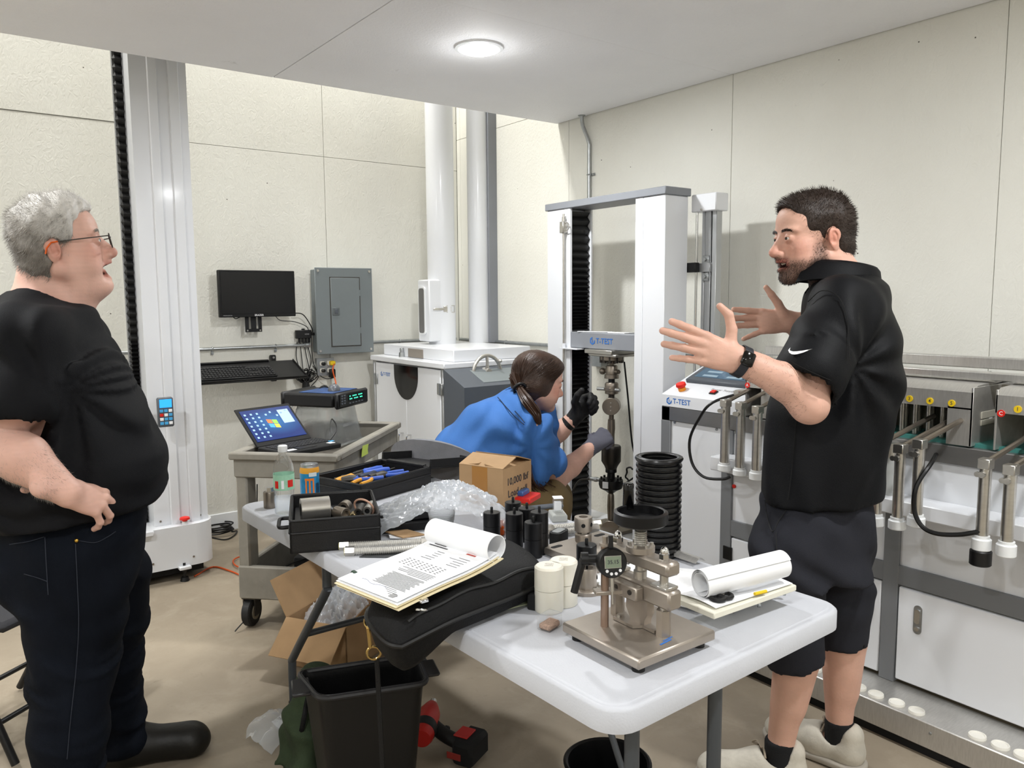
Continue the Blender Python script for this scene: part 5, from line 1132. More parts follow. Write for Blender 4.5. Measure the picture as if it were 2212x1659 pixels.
        s3 = SDF(p-.15, p+np.array((.15, .15, .2)), .005); ank = a+ (np.array((.0, 0, .08))); s3.cap(p+z*.07, p+z*.13+(a-p)*np.array((1, 1, 0)), .042, .043, k=.01); s3.clip((0, 0, .145), (0, 0, 1)); sdf_obj(s3, 'sock', mat('sock', '#121316', .9, bump=(300, .3)), root, base, it=1)
        m = MB(); side = np.cross(f, z)
        for k in range(5):
            c = p+f*(.045+.022*k)+z*(.109-.010*k); m.tube(bez([c-side*.03-z*.012, c+z*.0, c+side*.03-z*.012+f*.01], 8), .0035, 6)
        m.tube(bez([p+f*.05+z*.112, p+f*.06+side*.03+z*.118, p+f*.07+side*.05+z*.1, p+f*.055+side*.03+z*.105], 10), .003, 6); lmb(root, m, 'shoelace', mat('lace', '#9c8f7e', .8), base)
    # watch
    wv = unit(wr-fm); wc = wr-wv*.012; a1 = unit(np.array((-.18, -.9, .35))-wv*(np.array((-.18, -.9, .35)) @ wv)); b1 = np.cross(wv, a1)
    R1 = .040; m = MB(basis(wc, a1, b1, wv)); n = 30; prof = [(R1+.0005, -.0115), (R1+.003, -.0115), (R1+.003, .0115), (R1+.0005, .0115)]; m.lathe([(r, z) for r, z in prof]+[prof[0]], 36); band = lmb(root, m, 'watch_band', mat('watch_band', '#23252c', .6), base)
    m = MB(basis(wc+a1*(R1+.004), b1, wv, a1)); m.box((0, 0, 0), (.038, .034, .011), .004); wcse = lmb(root, m, 'watch_case', 'gloss_black', base, parent=band)
    # hair
    hs = hair_shell(T, [((-.016, 0, .042), (.105, .083, .086), 0), ((-.055, 0, -.015), (.060, .071, .075), .02), ((.045, 0, .080), (.05, .055, .036), .02)],
                    [((.128, 0, -.010), (.098, .14, .102), .006), ((.03, 0, -.125), (.085, .13, .082), .006), ((-.016, .088, -.012), (.024, .03, .036), .004), ((-.016, -.088, -.012), (.024, .03, .036), .004), ((-.02, 0, -.15), (.13, .12, .068), .006)])
    hs.fold(wr_noise(9, (80, 80, 60), .003)); mat('brown_hair', '#2c2019', .5, bump=(300, .6, 2), var=(30, .3), stretch=(1, 1, .4)); h = sdf_obj(hs, 'hair', 'brown_hair', root, base, it=1)
    P, F = hs.mesh(); q = hl(T, P); idx = np.random.choice(len(P), 5200); q = q[idx]; pp = P[idx]
    nrm = (q-np.array((-.02, 0, .02)))*np.array((1, 1.4, 1.2)); nrm /= np.linalg.norm(nrm, axis=1)[:, None]; top = np.clip((q[:, 2]-.06)*14, 0, 1)
    flow = np.stack([-.2+1.0*top, .15*np.sign(q[:, 1]), -.7+.9*top], 1)+np.random.normal(size=q.shape)*.2; dr = nrm*.75+flow*.6; dr /= np.linalg.norm(dr, axis=1)[:, None]; A = T[:3, :3]/1.09
    vmesh_hair(root, base, 'hair_strands', 'hair_brown', pp-(nrm @ A.T)*.004, dr @ A.T, np.random.uniform(.008, .014, len(q))+.006*top, .0008, 2, parent=h)
    eyes(root, T, base, (1, .12, -.06), '#4a4034'); brow(root, T, base, 'hair_brown', 1.0, 0.0, BP)
man_right()
# ================================================================== the man in the blue T-shirt working on the testing frame
def man_mid():
    D = 3.68; T = headT(LP(1163, 824, D), math.radians(24), math.radians(-12), 0, 1.12)
    base = LP(1060, 1100, 3.72); base[2] = 0
    root = person_root('man with long brown ponytail in blue T-shirt bending to the load train', base)
    c = [LP(985, 1060, 3.6), LP(1012, 1005, 3.62), LP(1066, 940, 3.66), LP(1108, 905, 3.7)]
    shn, shf = LP(1150, 928, 3.53), LP(1165, 905, 3.88); el, wr = LP(1198, 1040, 3.66), LP(1281, 963, 3.84); elf, wrf = LP(1178, 962, 3.98), LP(1244, 898, 3.97)
    lo = np.array((LP(915, 900, 3.6)[0], 3.3, -.01)); hi = np.array((LP(1350, 900, 3.9)[0], 4.25, LP(1160, 745, D)[2])); hp = T[:3, 3]
    sd = SDF(lo, hi, .010, fx=[(hp[0]-.14, hp[0]+.16, .0032)], fy=[(hp[1]-.12, hp[1]+.12, .0036)], fz=[(hp[2]-.17, hp[2]+.15, .0032)])
    head(sd, T, dict(smile=.006, mouth=0.0, wide=.98))
    nb = LP(1125, 870, 3.7); sd.cap(hp+np.array((-.04, -.01, -.06)), nb, .062, .07, k=.03)
    sd.chain(c[1:], [.11, .11, .1], k=.05)
    for s_ in (shn, shf): sd.cap(c[3], s_, .08, .07, k=.05)
    sd.chain([shn, LP(1178, 990, 3.58), el], [.07, .058, .05], k=.03); sd.chain([el, LP(1232, 1008, 3.75), wr], [.05, .05, .034], k=.02); sd.chain([shf, elf, LP(1210, 930, 3.98), wrf], [.07, .05, .048, .034], k=.02)
    kneeN, kneeF = LP(1185, 1085, 3.62), LP(1190, 1075, 3.95); ankN, ankF = LP(1165, 1290, 3.72), LP(1180, 1270, 4.0)
    for k_, a_, h_ in ((kneeN, ankN, LP(1010, 1085, 3.5)), (kneeF, ankF, LP(1030, 1070, 3.8))): sd.chain([h_, k_, a_], [.08, .065, .045], k=.03)
    BP = sd.mesh()[0]; sdf_obj(sd, 'body', 'skin', root, base, skin_colors(T, red=.8, tone='#d6aa98', sm=.006, beard=lambda q: .28*np.clip((-.05-q[:, 2])/.02, 0, 1)*(q[:, 2] > -.14)), it=1)
    ss = SDF(lo, hi, .0075)
    for dy in (-.055, .075):
        o = np.array((0, dy, 0)); ss.chain([q+o for q in c], [.172, .165, .158, .125], k=.06)
    for s_ in (shn, shf): ss.cap(c[3], s_, .1, .085, k=.06)
    ss.ell(LP(1120, 880, 3.7), (.1, .17, .06), eul(0, math.radians(35), 0), k=.05)
    she = LP(1174, 986, 3.57); sv = unit(she-shn); ss.chain([shn, she+sv*.03], [.095, .1], k=.03); ss.chain([shf, LP(1172, 945, 3.95)], [.09, .09], k=.03)
    wn = wr_noise(51, (13, 12, 13), 1); dirv = unit(c[2]-c[1]); prp = np.array((dirv[2], 0, -dirv[0])); ap = LP(1150, 960, 3.55)
    def fold(x, y, z):
        t = x*dirv[0]+z*dirv[2]; w_ = x*prp[0]+z*prp[2]; d = np.sqrt((x-ap[0])**2+(z-ap[2])**2); a = np.arctan2(z-ap[2], x-ap[0])
        return .009*wn(x, y, z)+.011*np.sin(52*w_+10*t+2.5*wn(x, y, z))*np.clip(1.2-2.2*d, 0, 1)+.009*np.sin(8*a+3)*np.exp(-((d-.16)/.1)**2)
    ss.fold(fold); ss.cap(hp+np.array((-.03, -.01, -.05)), nb+np.array((-.02, 0, .035)), .06, .056, k=.01, sub=True); ss.cap(she-sv*.01, she+sv*.22, .07, .078, k=.004, sub=True)
    ss.clip(LP(968, 1062, 3.6), -dirv)
    mat('blue_tee', '#396cb0', .8, bump=(300, .2, 2), var=(5, .08)); sh = sdf_obj(ss, 'shirt', 'blue_tee', root, base, it=2)
    # dark seam line across the shoulder blade and neck tape
    P, F = ss.mesh(); m = MB()
    def onshirt(pp_):
        out = []
        for px, py in pp_:
            r = LP(px, py, 3.0); r2 = LP(px, py, 4.2); best = None
            ds = r2-r; n_ = np.linalg.norm(ds); ds /= n_; rel = P-r; t = rel @ ds; dd_ = np.linalg.norm(rel-t[:, None]*ds, axis=1); k = np.nonzero(dd_ < .012)[0]
            if len(k): j = k[np.argmin(t[k])]; out.append(r+ds*(t[j]-.002))
        return out
    for ln in (((1056, 838), (1075, 858), (1098, 885), (1117, 905), (1132, 917)), ((1112, 888), (1122, 899), (1133, 913))):
        q_ = onshirt(ln)
        if len(q_) > 2: m.tube(bez(q_, 16), .0022, 5)
    if m.v: lmb(root, m, 'seam_tape', mat('navy', '#16263f', .8), base, parent=sh)
    sj = SDF(lo, hi, .0095)
    sj.chain([LP(985, 1080, 3.6), LP(1060, 1085, 3.6), kneeN, ankN], [.17, .135, .1, .075], k=.05); sj.chain([LP(1000, 1075, 3.78), LP(1080, 1070, 3.86), kneeF, ankF], [.16, .125, .1, .075], k=.05)
    wj = wr_noise(61, (20, 20, 20), 1); sj.fold(lambda x, y, z: .006*wj(x, y, z)+.005*np.sin(60*x+20*z+2*wj(x, y, z))); sj.clip((0, 0, .07), (0, 0, -1))
    mat('khaki', '#7d6a48', .85, bump=(300, .2, 2), var=(6, .12)); sdf_obj(sj, 'trousers', 'khaki', root, base, it=2)
    for a in (ankN, ankF):
        p = a.copy(); p[2] = 0; s = SDF(p-.3, p+np.array((.35, .3, .18)), .008); z = np.array((0, 0, 1.)); f = unit((.9, .4, 0)); s.cap(p-f*.04+z*.05, p+f*.16+z*.045, .05, .05, k=.02); s.cap(p+z*.05, p+z*.13, .05, .05, k=.02); s.clip((0, 0, .003), (0, 0, -1)); sdf_obj(s, 'shoe', 'boot_black', root, base, it=1)
    # gloves
    for nm, w_, fd, ub, side, curl, spr, th_, m_ in (('glove', wr, (.62, .45, .42), (-.25, -.8, .5), 1, [(62, 75, 55)]*4, [3, 0, -2, -4], [(.6, .7, -.5, .045), (.9, .2, -.7, .04), (.9, -.2, -.6, .03)], 'glove_grey'),
                                                 ('glove', wrf, (.52, .0, .60), (-.3, .85, .1), -1, [(52, 62, 40), (60, 70, 45), (66, 70, 45), (70, 70, 45)], [4, 1, -2, -5], [(.5, .85, -.2, .045), (.9, .5, -.3, .04), (1, .1, -.2, .03)], 'glove_black')):
        s = SDF(w_-.2, w_+.26, .0038); hand(s, handM(w_, fd, ub), side, curl, spr, th_, 1.12, .0035); v = unit(np.asarray(fd)); s.cap(w_-v*.06, w_, .036, .033, k=.02); s.clip(w_-v*.045, -v)
        mat('glove_grey', '#5b5b66', .85, bump=(500, .3, 2)); mat('glove_black', '#121214', .6, bump=(250, .3, 2)); sdf_obj(s, nm, m_, root, base, it=1)
    wv = unit(wrf-elf); wc = wrf-wv*.062; m = MB(basis(wc, *(lambda a: (a, np.cross(wv, a), wv))(unit(np.cross(wv, (0, 0, 1.)))))); m.lathe([(.038, -.012), (.041, -.012), (.041, .012), (.038, .012), (.038, -.012)], 28); lmb(root, m, 'watch_band', 'black', base)
    # hair: smooth cap, gathered ponytail and tie
    hs = hair_shell(T, [((-.018, 0, .042), (.108, .086, .088), 0), ((-.03, 0, -.02), (.085, .094, .075), .03), ((.04, 0, .06), (.062, .075, .055), .02)],
                    [((.122, 0, -.03), (.095, .14, .115), .008), ((.05, 0, -.14), (.085, .13, .085), .008), ((-.0, 0, -.17), (.13, .12, .075), .006)])
    mat('long_hair', '#3a261a', .4, bump=(220, .5, 2), var=(40, .35), stretch=(.35, 1, 1)); h = sdf_obj(hs, 'hair', 'long_hair', root, base, it=1)
    tie = LP(1121, 838, 3.57); p2 = LP(1138, 866, 3.49); p3 = LP(1157, 892, 3.46); p4 = LP(1152, 960, 3.48); p5 = LP(1140, 1025, 3.5)
    lmb(root, MB().torus(tie+np.array((.004, 0, -.004)), .028, .007, unit(p2-tie), 20, 8), 'hair_tie', 'black', base, parent=h)
    n = 420; rs = np.random.normal(size=(n, 3)); ctr = [LP(1112, 815, 3.6), tie, p2, p3, LP(1164, 912, 3.46)]; wid = [.03, .014, .026, .024, .012]; cp = bez(ctr, 16); wd_ = np.interp(np.linspace(0, 1, len(cp)), np.linspace(0, 1, 5), wid); m = MB()
    for k in range(n): o = rs[k]/np.linalg.norm(rs[k])*np.random.uniform(.3, 1); m.tube([cp[i]+o*wd_[i] for i in range(len(cp))], .0022, 3, caps=False)
    pt = lmb(root, m, 'ponytail', 'hair_long', base, parent=h); pt['kind'] = 'stuff'
    m = MB(); cp = bez([LP(1140, 985, 3.56), LP(1136, 1010, 3.54), LP(1142, 1040, 3.53), LP(1150, 1050, 3.53)], 12)
    for k in range(260): o = rs[k]*np.array((.03, .02, .012)); m.tube([cp[i]+o*(.7+.5*i/len(cp)) for i in range(len(cp))], .002, 3, caps=False)
    pt = lmb(root, m, 'ponytail_end', 'hair_long', base, parent=h); pt['kind'] = 'stuff'
    P, F = hs.mesh(); q = hl(T, P); idx = np.random.choice(len(P), 2600); q = q[idx]; pp = P[idx]; tq = hl(T, tie[None])[0]; dr = tq-q; dr /= np.linalg.norm(dr, axis=1)[:, None]; nrm = q-np.array((-.02, 0, .02)); nrm /= np.linalg.norm(nrm, axis=1)[:, None]; dr = dr-nrm*(dr*nrm).sum(1)[:, None]*.8; dr /= np.linalg.norm(dr, axis=1)[:, None]; A = T[:3, :3]/1.12
    vmesh_hair(root, base, 'hair_strands', 'hair_long', pp, (dr+nrm*.12) @ A.T, np.random.uniform(.03, .06, len(q)), .0012, 3, bend=-(nrm @ A.T)*.012, parent=h)
    eyes(root, T, base, (1, .1, 0), '#44525a'); brow(root, T, base, 'hair_long', .9, 0.0, BP)
man_mid()
# ================================================================== back wall fittings
# monitor on its bracket
ym_ = YA-.11
a = ony(471, 580, ym_); b = ony(636, 588, ym_); c_ = ony(637, 682, ym_); mx0, mx1 = a[0], b[0]; mz1 = (a[2]+b[2])/2; mz0 = c_[2]-.003
t = thing('monitor', 'black flat monitor mounted on the back wall beside breaker panel', 'monitor', ((mx0+mx1)/2, ym_, mz0))
MB().bx(mx0, mx1, ym_, ym_+.04, mz0, mz1, .004).build('case', 'black_matte', t)
MB().bx(mx0+.012, mx1-.012, ym_-.001, ym_+.002, mz0+.022, mz1-.012).build('screen', mat('screen_off', '#07080a', .25), t)
m = MB(); text(m, 'ERAZER', face_my(((mx0+mx1)/2, ym_-.0012, mz0+.011)), .016); m.build('brand_lettering', 'paper', t, 0)
m = MB(); text(m, 'WORKCENTRE', face_my((mx0+.045, ym_-.0012, mz0+.011)), .008); m.build('model_lettering', 'grey_text', t, 0)
t = thing('wall_bracket', 'black slotted steel mounting plate hanging below the monitor', 'bracket', (1.66, YA-.05, mz0-.1))
bxc = ony(547, 690, YA-.06)[0]
m = MB()
for x0, x1 in ((-.052, -.03), (-.016, .016), (.03, .052)): m.bx(bxc+x0, bxc+x1, YA-.065, YA-.058, mz0-.095, mz0+.1)
m.bx(bxc-.052, bxc+.052, YA-.066, YA-.057, mz0-.095, mz0-.075, .002).bx(bxc-.06, bxc+.06, YA-.058, YA-.0, mz0+.02, mz0+.11, .004); m.build('plate', 'black', t)
for x in (-.04, .04): MB().cyl((bxc+x, YA-.068, mz0-.085), (bxc+x, YA-.062, mz0-.085), .005, n=10).build('bolt', 'steel', t)
# breaker panel
q0 = ony(679, 577, YA-.1); q1 = ony(803, 580, YA-.1); q2 = ony(803, 765, YA-.1)
px0, px1, pz1, pz0 = q0[0], q1[0], (q0[2]+q1[2])/2, q2[2]+.015
t = thing('breaker_panel', 'grey metal breaker panel box with small door on back wall', 'electrical panel', ((px0+px1)/2, YA-.05, pz0))
MB().bx(px0+.012, px1-.012, YA-.094, YA, pz0+.012, pz1-.012, .003).build('box', 'panel_grey', t)
MB().bx(px0, px1, YA-.1, YA-.093, pz0, pz1, .003).build('cover', 'panel_grey', t)
dxa, dxb = ony(713, 600, YA-.1)[0], ony(775, 600, YA-.1)[0]; dza, dzb = ony(716, 748, YA-.1)[2], ony(712, 600, YA-.1)[2]
d = MB().bx(dxa, dxb, YA-.105, YA-.1, dza, dzb, .003).build('door', 'panel_grey', t)
MB().bx(dxa-.006, dxb+.006, YA-.1015, YA-.0995, dza-.006, dzb+.006).build('door_gap', 'dark_edge', t)
lz = ony(725, 673, YA-.1)[2]; MB().bx(dxa+.006, dxa+.058, YA-.109, YA-.104, lz-.026, lz+.026, .003).build('latch_plate', mat('latch_grey', '#5b6163', .5), d)
MB().bx(dxa+.022, dxa+.046, YA-.112, YA-.108, lz-.014, lz+.016, .002).build('latch', 'dark_grey', d)
for x in (px0+.022, px1-.022):
    for z in (pz0+.022, pz1-.022): MB().cyl((x, YA-.101, z), (x, YA-.105, z), .009, .008, n=12).build('screw', 'steel', t)
for z in (dza+.1, dzb-.1): MB().cyl((dxb+.002, YA-.104, z-.02), (dxb+.002, YA-.104, z+.02), .004, n=8).build('hinge', 'panel_grey', d)
# keyboard tray on an arm
tz_ = ony(540, 795, YA-.2)[2]; kx0, kx1 = 1.20, ony(648, 800, YA-.22)[0]
t = thing('keyboard_tray', 'black keyboard tray on a swing arm below the conduit pipe', 'tray', (1.6, YA-.2, tz_-.06))
ka = .36; MK = frame((0, YA-.1, tz_+.03), 0, ka) @ frame((0, -(YA-.1), -tz_))
MB(MK).bx(kx0, kx1, YA-.36, YA-.10, tz_-.012, tz_, .004).build('tray', 'black', t)
MB(MK).bx(kx0, kx1-.16, YA-.115, YA-.10, tz_, tz_+.012, .002).bx(kx1-.006, kx1, YA-.33, YA-.11, tz_, tz_+.012, .002).bx(kx0, kx1, YA-.36, YA-.352, tz_, tz_+.008, .001).build('tray_lip', 'black', t)
axm = ony(593, 830, YA-.03)[0]
MB().bx(axm-.018, axm+.018, YA-.03, YA, tz_-.11, tz_+.06, .004).build('wall_post', 'black', t)
MB().bx(axm-.15, axm+.0, YA-.06, YA-.035, tz_-.085, tz_-.06, .004).cyl((axm-.15, YA-.05, tz_-.1), (axm-.15, YA-.05, tz_-.01), .014, n=14).bx(axm-.16, axm-.13, YA-.22, YA-.05, tz_-.035, tz_-.014, .004).build('swing_arm', 'black', t)
for z in (tz_-.095, tz_+.045): MB().cyl((axm, YA-.03, z), (axm, YA-.036, z), .007, n=10).build('bolt', 'steel', t)
MB().cyl((axm-.25, YA-.22, tz_-.03), (axm-.25, YA-.22, tz_-.012), .02, n=16).build('knob', 'black', t)
kb = thing('keyboard', 'black computer keyboard lying on the wall tray', 'keyboard', (1.4, YA-.25, tz_))
kr = ony(583, 780, YA-.2)[0]
MB(MK).bx(kr-.45, kr, YA-.345, YA-.185, tz_+.001, tz_+.018, .005).build('case', mat('key_case', '#161617', .5), kb)
kp = MB().box((0, 0, 0), (.0155, .0155, .008), .002).build('key', mat('keycap', '#1e1e20', .5), kb); first = True
def key_at(x, y, w=1.0):
    global first
    o = kp if first else kp.copy()
    if not first: COL.objects.link(o); o.parent = kb
    first = False; o.location = (MK @ np.array((x, y-.01, tz_+.021, 1)))[:3]-np.array(kb.location); o.rotation_euler = (ka, 0, 0)
for r in range(6):
    yk_ = YA-.322+r*.0245+(.004 if r == 5 else 0)
    for k in range(15): key_at(kr-.437+k*.0195, yk_)
    if r != 0 and r != 5 or r == 0:
        for k in range(4): key_at(kr-.078+k*.0195, yk_)
        if r not in (2,):
            for k in range(3): key_at(kr-.142+k*.0195, yk_)
me_ = kp.data; me_.transform(Matrix.Translation(Vector(kb.location)))   # keys are placed in the keyboard's own frame
# hub and outlet box
hp_ = ony(655, 722, YA-.03)
t = thing('video_splitter', 'small black splitter box with cables plugged in, left of breaker panel', 'splitter', hp_)
MB().box(hp_, (.105, .03, .055), .003).build('box', 'black', t)
m = MB(); text(m, 'HDMI', face_my(hp_+np.array((.02, -.0155, .0))), .012); m.build('lettering', 'grey_text', t, 0)
for k in range(4): MB().box(hp_+np.array((-.028+k*.022, 0, -.042)), (.016, .012, .03), .002).build('plug', 'black', t)
MB().box(hp_+np.array((.07, -.004, .0)), (.03, .012, .018), .002).build('side_plug', 'black', t); MB().box(hp_+np.array((-.0, 0, .032)), (.02, .01, .01), .001).build('button', 'black', t)
ox = ony(702, 792, YA-.03)
t = thing('outlet_box', 'galvanised double outlet box with plugs below breaker panel', 'outlet', ox)
MB().box(ox+np.array((0, .012, 0)), (.115, .045, .115), .004).build('box', 'zinc', t)
MB().box(ox+np.array((0, -.012, 0)), (.12, .004, .12), .001).build('cover', 'zinc', t)
for dx in (-.026, .026):
    for dz_ in (-.024, .024): MB(face_my(ox+np.array((dx, -.014, dz_)))).prism(rrect(.034, .03, .009, 4), 0, .004).build('socket', mat('ivory', '#d9d6cc', .5), t)
def plug(name, dx, dz_, d, m_, lab):
    tag(MB().box(ox+np.array((dx, -.03, dz_)), d, .006).build(name, m_), lab, 'plug')
plug('plug', .04, .024, (.035, .04, .03), 'yellow', 'yellow plug with orange cord in outlet box'); plug('power_adapter', .036, -.045, (.035, .05, .06), 'black', 'black power adapter plugged in outlet box'); plug('plug', -.022, .022, (.024, .03, .022), 'black', 'black plug in upper left socket of outlet box'); plug('plug', -.024, -.024, (.024, .03, .022), 'black', 'black plug in lower left socket of outlet box')
def cable(name, pts, r, m_, lab, n=40, cat='cable'): return tag(MB().tube(bez(pts, n), r, 7).build(name, m_), lab, cat)
W = lambda px, py, d=.02: ony(px, py, YA-d)
cable('cable', [W(636, 676, .06), W(655, 680, .05), W(672, 705, .04), W(674, 718, .03), W(664, 723, .03)], .0035, 'black', 'black cable from monitor corner into side of splitter box')
cable('cable', [W(594, 682, .05), W(606, 692, .03), W(636, 695, .03), W(660, 704, .03), W(668, 716, .03)], .0025, 'black', 'thin black cable sagging from monitor to splitter box')
cable('cable', [W(500, 681, .06), W(508, 688, .04), W(516, 686, .04), W(522, 682, .05)], .003, 'black', 'short cable loop at lower edge of monitor, left of bracket')
for k, (pa, pb, pc) in enumerate((((642, 738), (640, 770), (648, 800)), ((648, 738), (652, 775), (655, 800)), ((656, 738), (662, 770), (668, 800)), ((662, 738), (672, 780), (664, 812)), ((672, 720), (676, 780), (688, 812)))):
    cable('cable', [W(*pa), W(*pb), W(*pc, .03), W(660+3*k, 835, .05)], .003, 'black', ['first', 'second', 'third', 'fourth', 'fifth'][k] + ' black cable from the left dropping out of the splitter box')
m = MB(); bc = W(660, 815, .045)
for k in range(16):
    a = np.random.uniform(-.5, .5); L = np.random.uniform(.05, .09); w = np.random.uniform(.012, .03); ax_ = math.radians(np.random.uniform(-65, 65)); u = np.array((math.sin(ax_), 0, math.cos(ax_))); v = np.array((math.cos(ax_), 0, -math.sin(ax_)))
    m.tube([bc+np.array((0, np.random.uniform(-.02, .02), -.03))+u*(L*(.5-.5*math.cos(s)))*1.1+v*(w*math.sin(s)) for s in np.linspace(0, 6.28, 16)], .0035, 6, closed=False)
m.cyl(bc+np.array((0, 0, -.03)), bc+np.array((0, .0, -.075)), .022, .026, n=14)
tag(m.build('cable_bundle', 'black'), 'tied bundle of looped black cables below the splitter box', 'cable bundle')
cable('cable', [ox+np.array((.036, -.05, -.075)), W(705, 818, .06), W(690, 810, .04), W(676, 790, .03)], .0028, 'black', 'black adapter cable curling left below the outlet box')
cable('extension_cord', [ox+np.array((.045, -.05, .02)), W(719, 800, .09), W(725, 825, .12), W(726, 845, .3), W(728, 900, .5)], .0045, 'cable_orange', 'orange cord hanging from yellow plug behind the instrument', cat='cord')
for k, (p, q) in enumerate((((640, 860), (620, 905)), ((645, 870), (635, 915)), ((652, 880), (650, 912)))):
    cable('cable', [W(655, 840, .1), W(*p, .3), W(*q, .55), W(q[0]+4, q[1]+18, .6)], .004, ['grey_frame', 'black', 'black'][k], ['grey', 'thin black', 'second black'][k]+' cable running from bundle down into the cart tray')
# ================================================================== utility cart
cA = onz(502, 978, .80); cu = unit((.70, -.714, 0)); cv = unit((.714, .70, 0)); Lu, Lv = .47, .90
MC = basis(cA*np.array((1, 1, 0)), cu, cv, (0, 0, 1))
t = thing('utility_cart', 'worn grey plastic two shelf utility cart with laptop on top', 'cart', tuple(cA*np.array((1, 1, 0))))
zt_ = .80
def tray(z0, z1, name):
    m = MB(MC); w = .03
    m.bx(0, Lu, 0, w, z0, z1, .006).bx(0, Lu, Lv-w, Lv, z0, z1, .006).bx(0, w, w, Lv-w, z0, z1, .006).bx(Lu-w, Lu, w, Lv-w, z0, z1, .006); o = m.build(name, 'cart_grey', t)
    MB(MC).bx(w*.5, Lu-w*.5, w*.5, Lv-w*.5, z0, z0+.015).build('tray_floor', mat('tray_floor', '#5f5a52', .7, var=(9, .3)), o); return o
tr = tray(.69, zt_, 'top_tray'); MB(MC).bx(-.012, Lu+.012, -.012, Lv+.012, zt_-.028, zt_-.004, .006).bx(.02, Lu-.02, .02, Lv-.02, zt_-.03, zt_+.02) if False else None
rim = MB(MC)
for a in ((-.015, Lu+.015, -.015, .03), (-.015, Lu+.015, Lv-.03, Lv+.015), (-.015, .03, .03, Lv-.03), (Lu-.03, Lu+.015, .03, Lv-.03)): rim.bx(*a, zt_-.03, zt_+.002, .006)
rim.build('tray_rim', 'cart_grey', t)
tray(.14, .29, 'bottom_tray')
for x, y in ((.03, .05), (Lu-.03, .05), (.03, Lv-.06), (Lu-.03, Lv-.06)):
    MB(MC).box((x, y, .49), (.055, .085, .44), .008).build('leg', 'cart_grey', t)
    wq = MB(MC); wq.cyl((x-.02, y, .065), (x+.02, y, .065), .065, n=28, ch=.006); wo = wq.build('wheel', 'rubber', t)
    MB(MC).cyl((x-.024, y, .065), (x+.024, y, .065), .035, n=20).build('hub', mat('hub', '#7d7668', .6), wo)
    MB(MC).bx(x-.03, x-.024, y-.02, y+.03, .05, .145).bx(x+.024, x+.03, y-.02, y+.03, .05, .145).bx(x-.03, x+.03, y-.03, y+.035, .13, .142).build('fork', 'dark_steel', wo)
MB(MC @ frame((Lu+.0155, .28, .765), 0)).prism([(0, 0), (.09, .0), (.085, .02), (.1, .045), (.02, .05), (.01, .03)], 0, .001, basis((0, 0, -.03), (0, 1, 0), (0, 0, 1), (1, 0, 0))).build('tape_scrap', mat('lime', '#b8c95a', .6), t)
def CT(u, v, z=None): p = MC @ np.array((u, v, 0.715 if z is None else z, 1)); return p[:3]
# laptop: hinge runs away from the camera, lid leans back to the left
LW, LD, LH = .30, .22, .235
ZL = .80; h0 = onz(556, 966, ZL); h1 = onz(637, 952, ZL); kh = unit(h1-h0); kdir = np.array((kh[1], -kh[0], 0))
lt = thing('laptop', 'black laptop showing blue desktop with four colour flag logo on grey cart', 'laptop', h0)
M0 = basis(h0, kh, kdir, (0, 0, 1)); M0[:3, 0] = kh; M0 = basis(h0, kdir*0+kh, kdir, (0, 0, 1)); M0 = basis(h1, -kh, kdir, (0, 0, -1)); M0 = basis(h0, kh, kdir, (0, 0, 1))
MB(M0).box((LW/2, LD/2, -.012), (LW, LD, .022), .004).build('base', 'black_matte', lt)
kd = MB(M0)
kk = MB(M0).box((0, 0, 0), (.0145, .0145, .004), .0015).build('key', mat('lap_key', '#17171a', .5), lt); kk.data.transform(Matrix.Translation(Vector(lt.location)-Vector(M0[:3, 3].tolist())))
Rk = M0[:3, :3]; firstk = True
for r in range(6):
    for c in range(15):
        o = kk if firstk else kk.copy()
        if not firstk: COL.objects.link(o); o.parent = lt
        firstk = False; o.location = (M0 @ np.array((.03+c*.0195, .035+r*.019, .001, 1)))[:3]-np.array(lt.location)
MB(M0).box((LW*.45, LD-.05, .0002), (.09, .05, .001)).build('touchpad', mat('pad', '#1b1b1d', .4), lt)
for x, w, m_ in ((.05, .045, 'paper'), (.27, .03, 'paper'), (.30, .025, 'skyblue')): MB(M0).box((x, LD-.04 if m_ == 'paper' else LD-.08, .0002), (w, .03, .001)).build('sticker', m_, lt)
lean = math.radians(138); sd_ = unit(kdir*math.cos(lean)+np.array((0, 0, math.sin(lean)))); nrm_ = unit(kdir*math.sin(lean)-np.array((0, 0, math.cos(lean))))
M1 = basis(h0, kh, sd_, nrm_)
lid = MB(M1).box((LW/2, LH/2, -.006), (LW, LH, .010), .003).build('lid', 'black_matte', lt)
def flagmat():
    m_ = bpy.data.materials.new('desktop'); m_.use_nodes = True; nt = m_.node_tree; b = nt.nodes['Principled BSDF']; N = nt.nodes.new; L = nt.links.new
    tcn = N('ShaderNodeTexCoord'); gr = N('ShaderNodeTexGradient'); gr.gradient_type = 'SPHERICAL'; mp = N('ShaderNodeMapping'); L(tcn.outputs['Generated'], mp.inputs[0]); mp.inputs['Location'].default_value = (-1.0, -1.1, -1.0); mp.inputs['Scale'].default_value = (1.9, 1.9, 1.9); L(mp.outputs[0], gr.inputs[0])
    cr = N('ShaderNodeValToRGB'); cr.color_ramp.elements[0].color = lin('#0b2f8f'); cr.color_ramp.elements[1].color = lin('#3f9be8'); L(gr.outputs[0], cr.inputs[0]); L(cr.outputs[0], b.inputs['Emission Color']); b.inputs['Emission Strength'].default_value = .55; b.inputs['Base Color'].default_value = (0.01, .02, .05, 1); b.inputs['Roughness'].default_value = .2
    MATS['desktop'] = m_
flagmat()
MB(M1).box((LW/2, LH/2+.004, .0005), (LW-.03, LH-.045, .002)).build('display', 'desktop', lid)
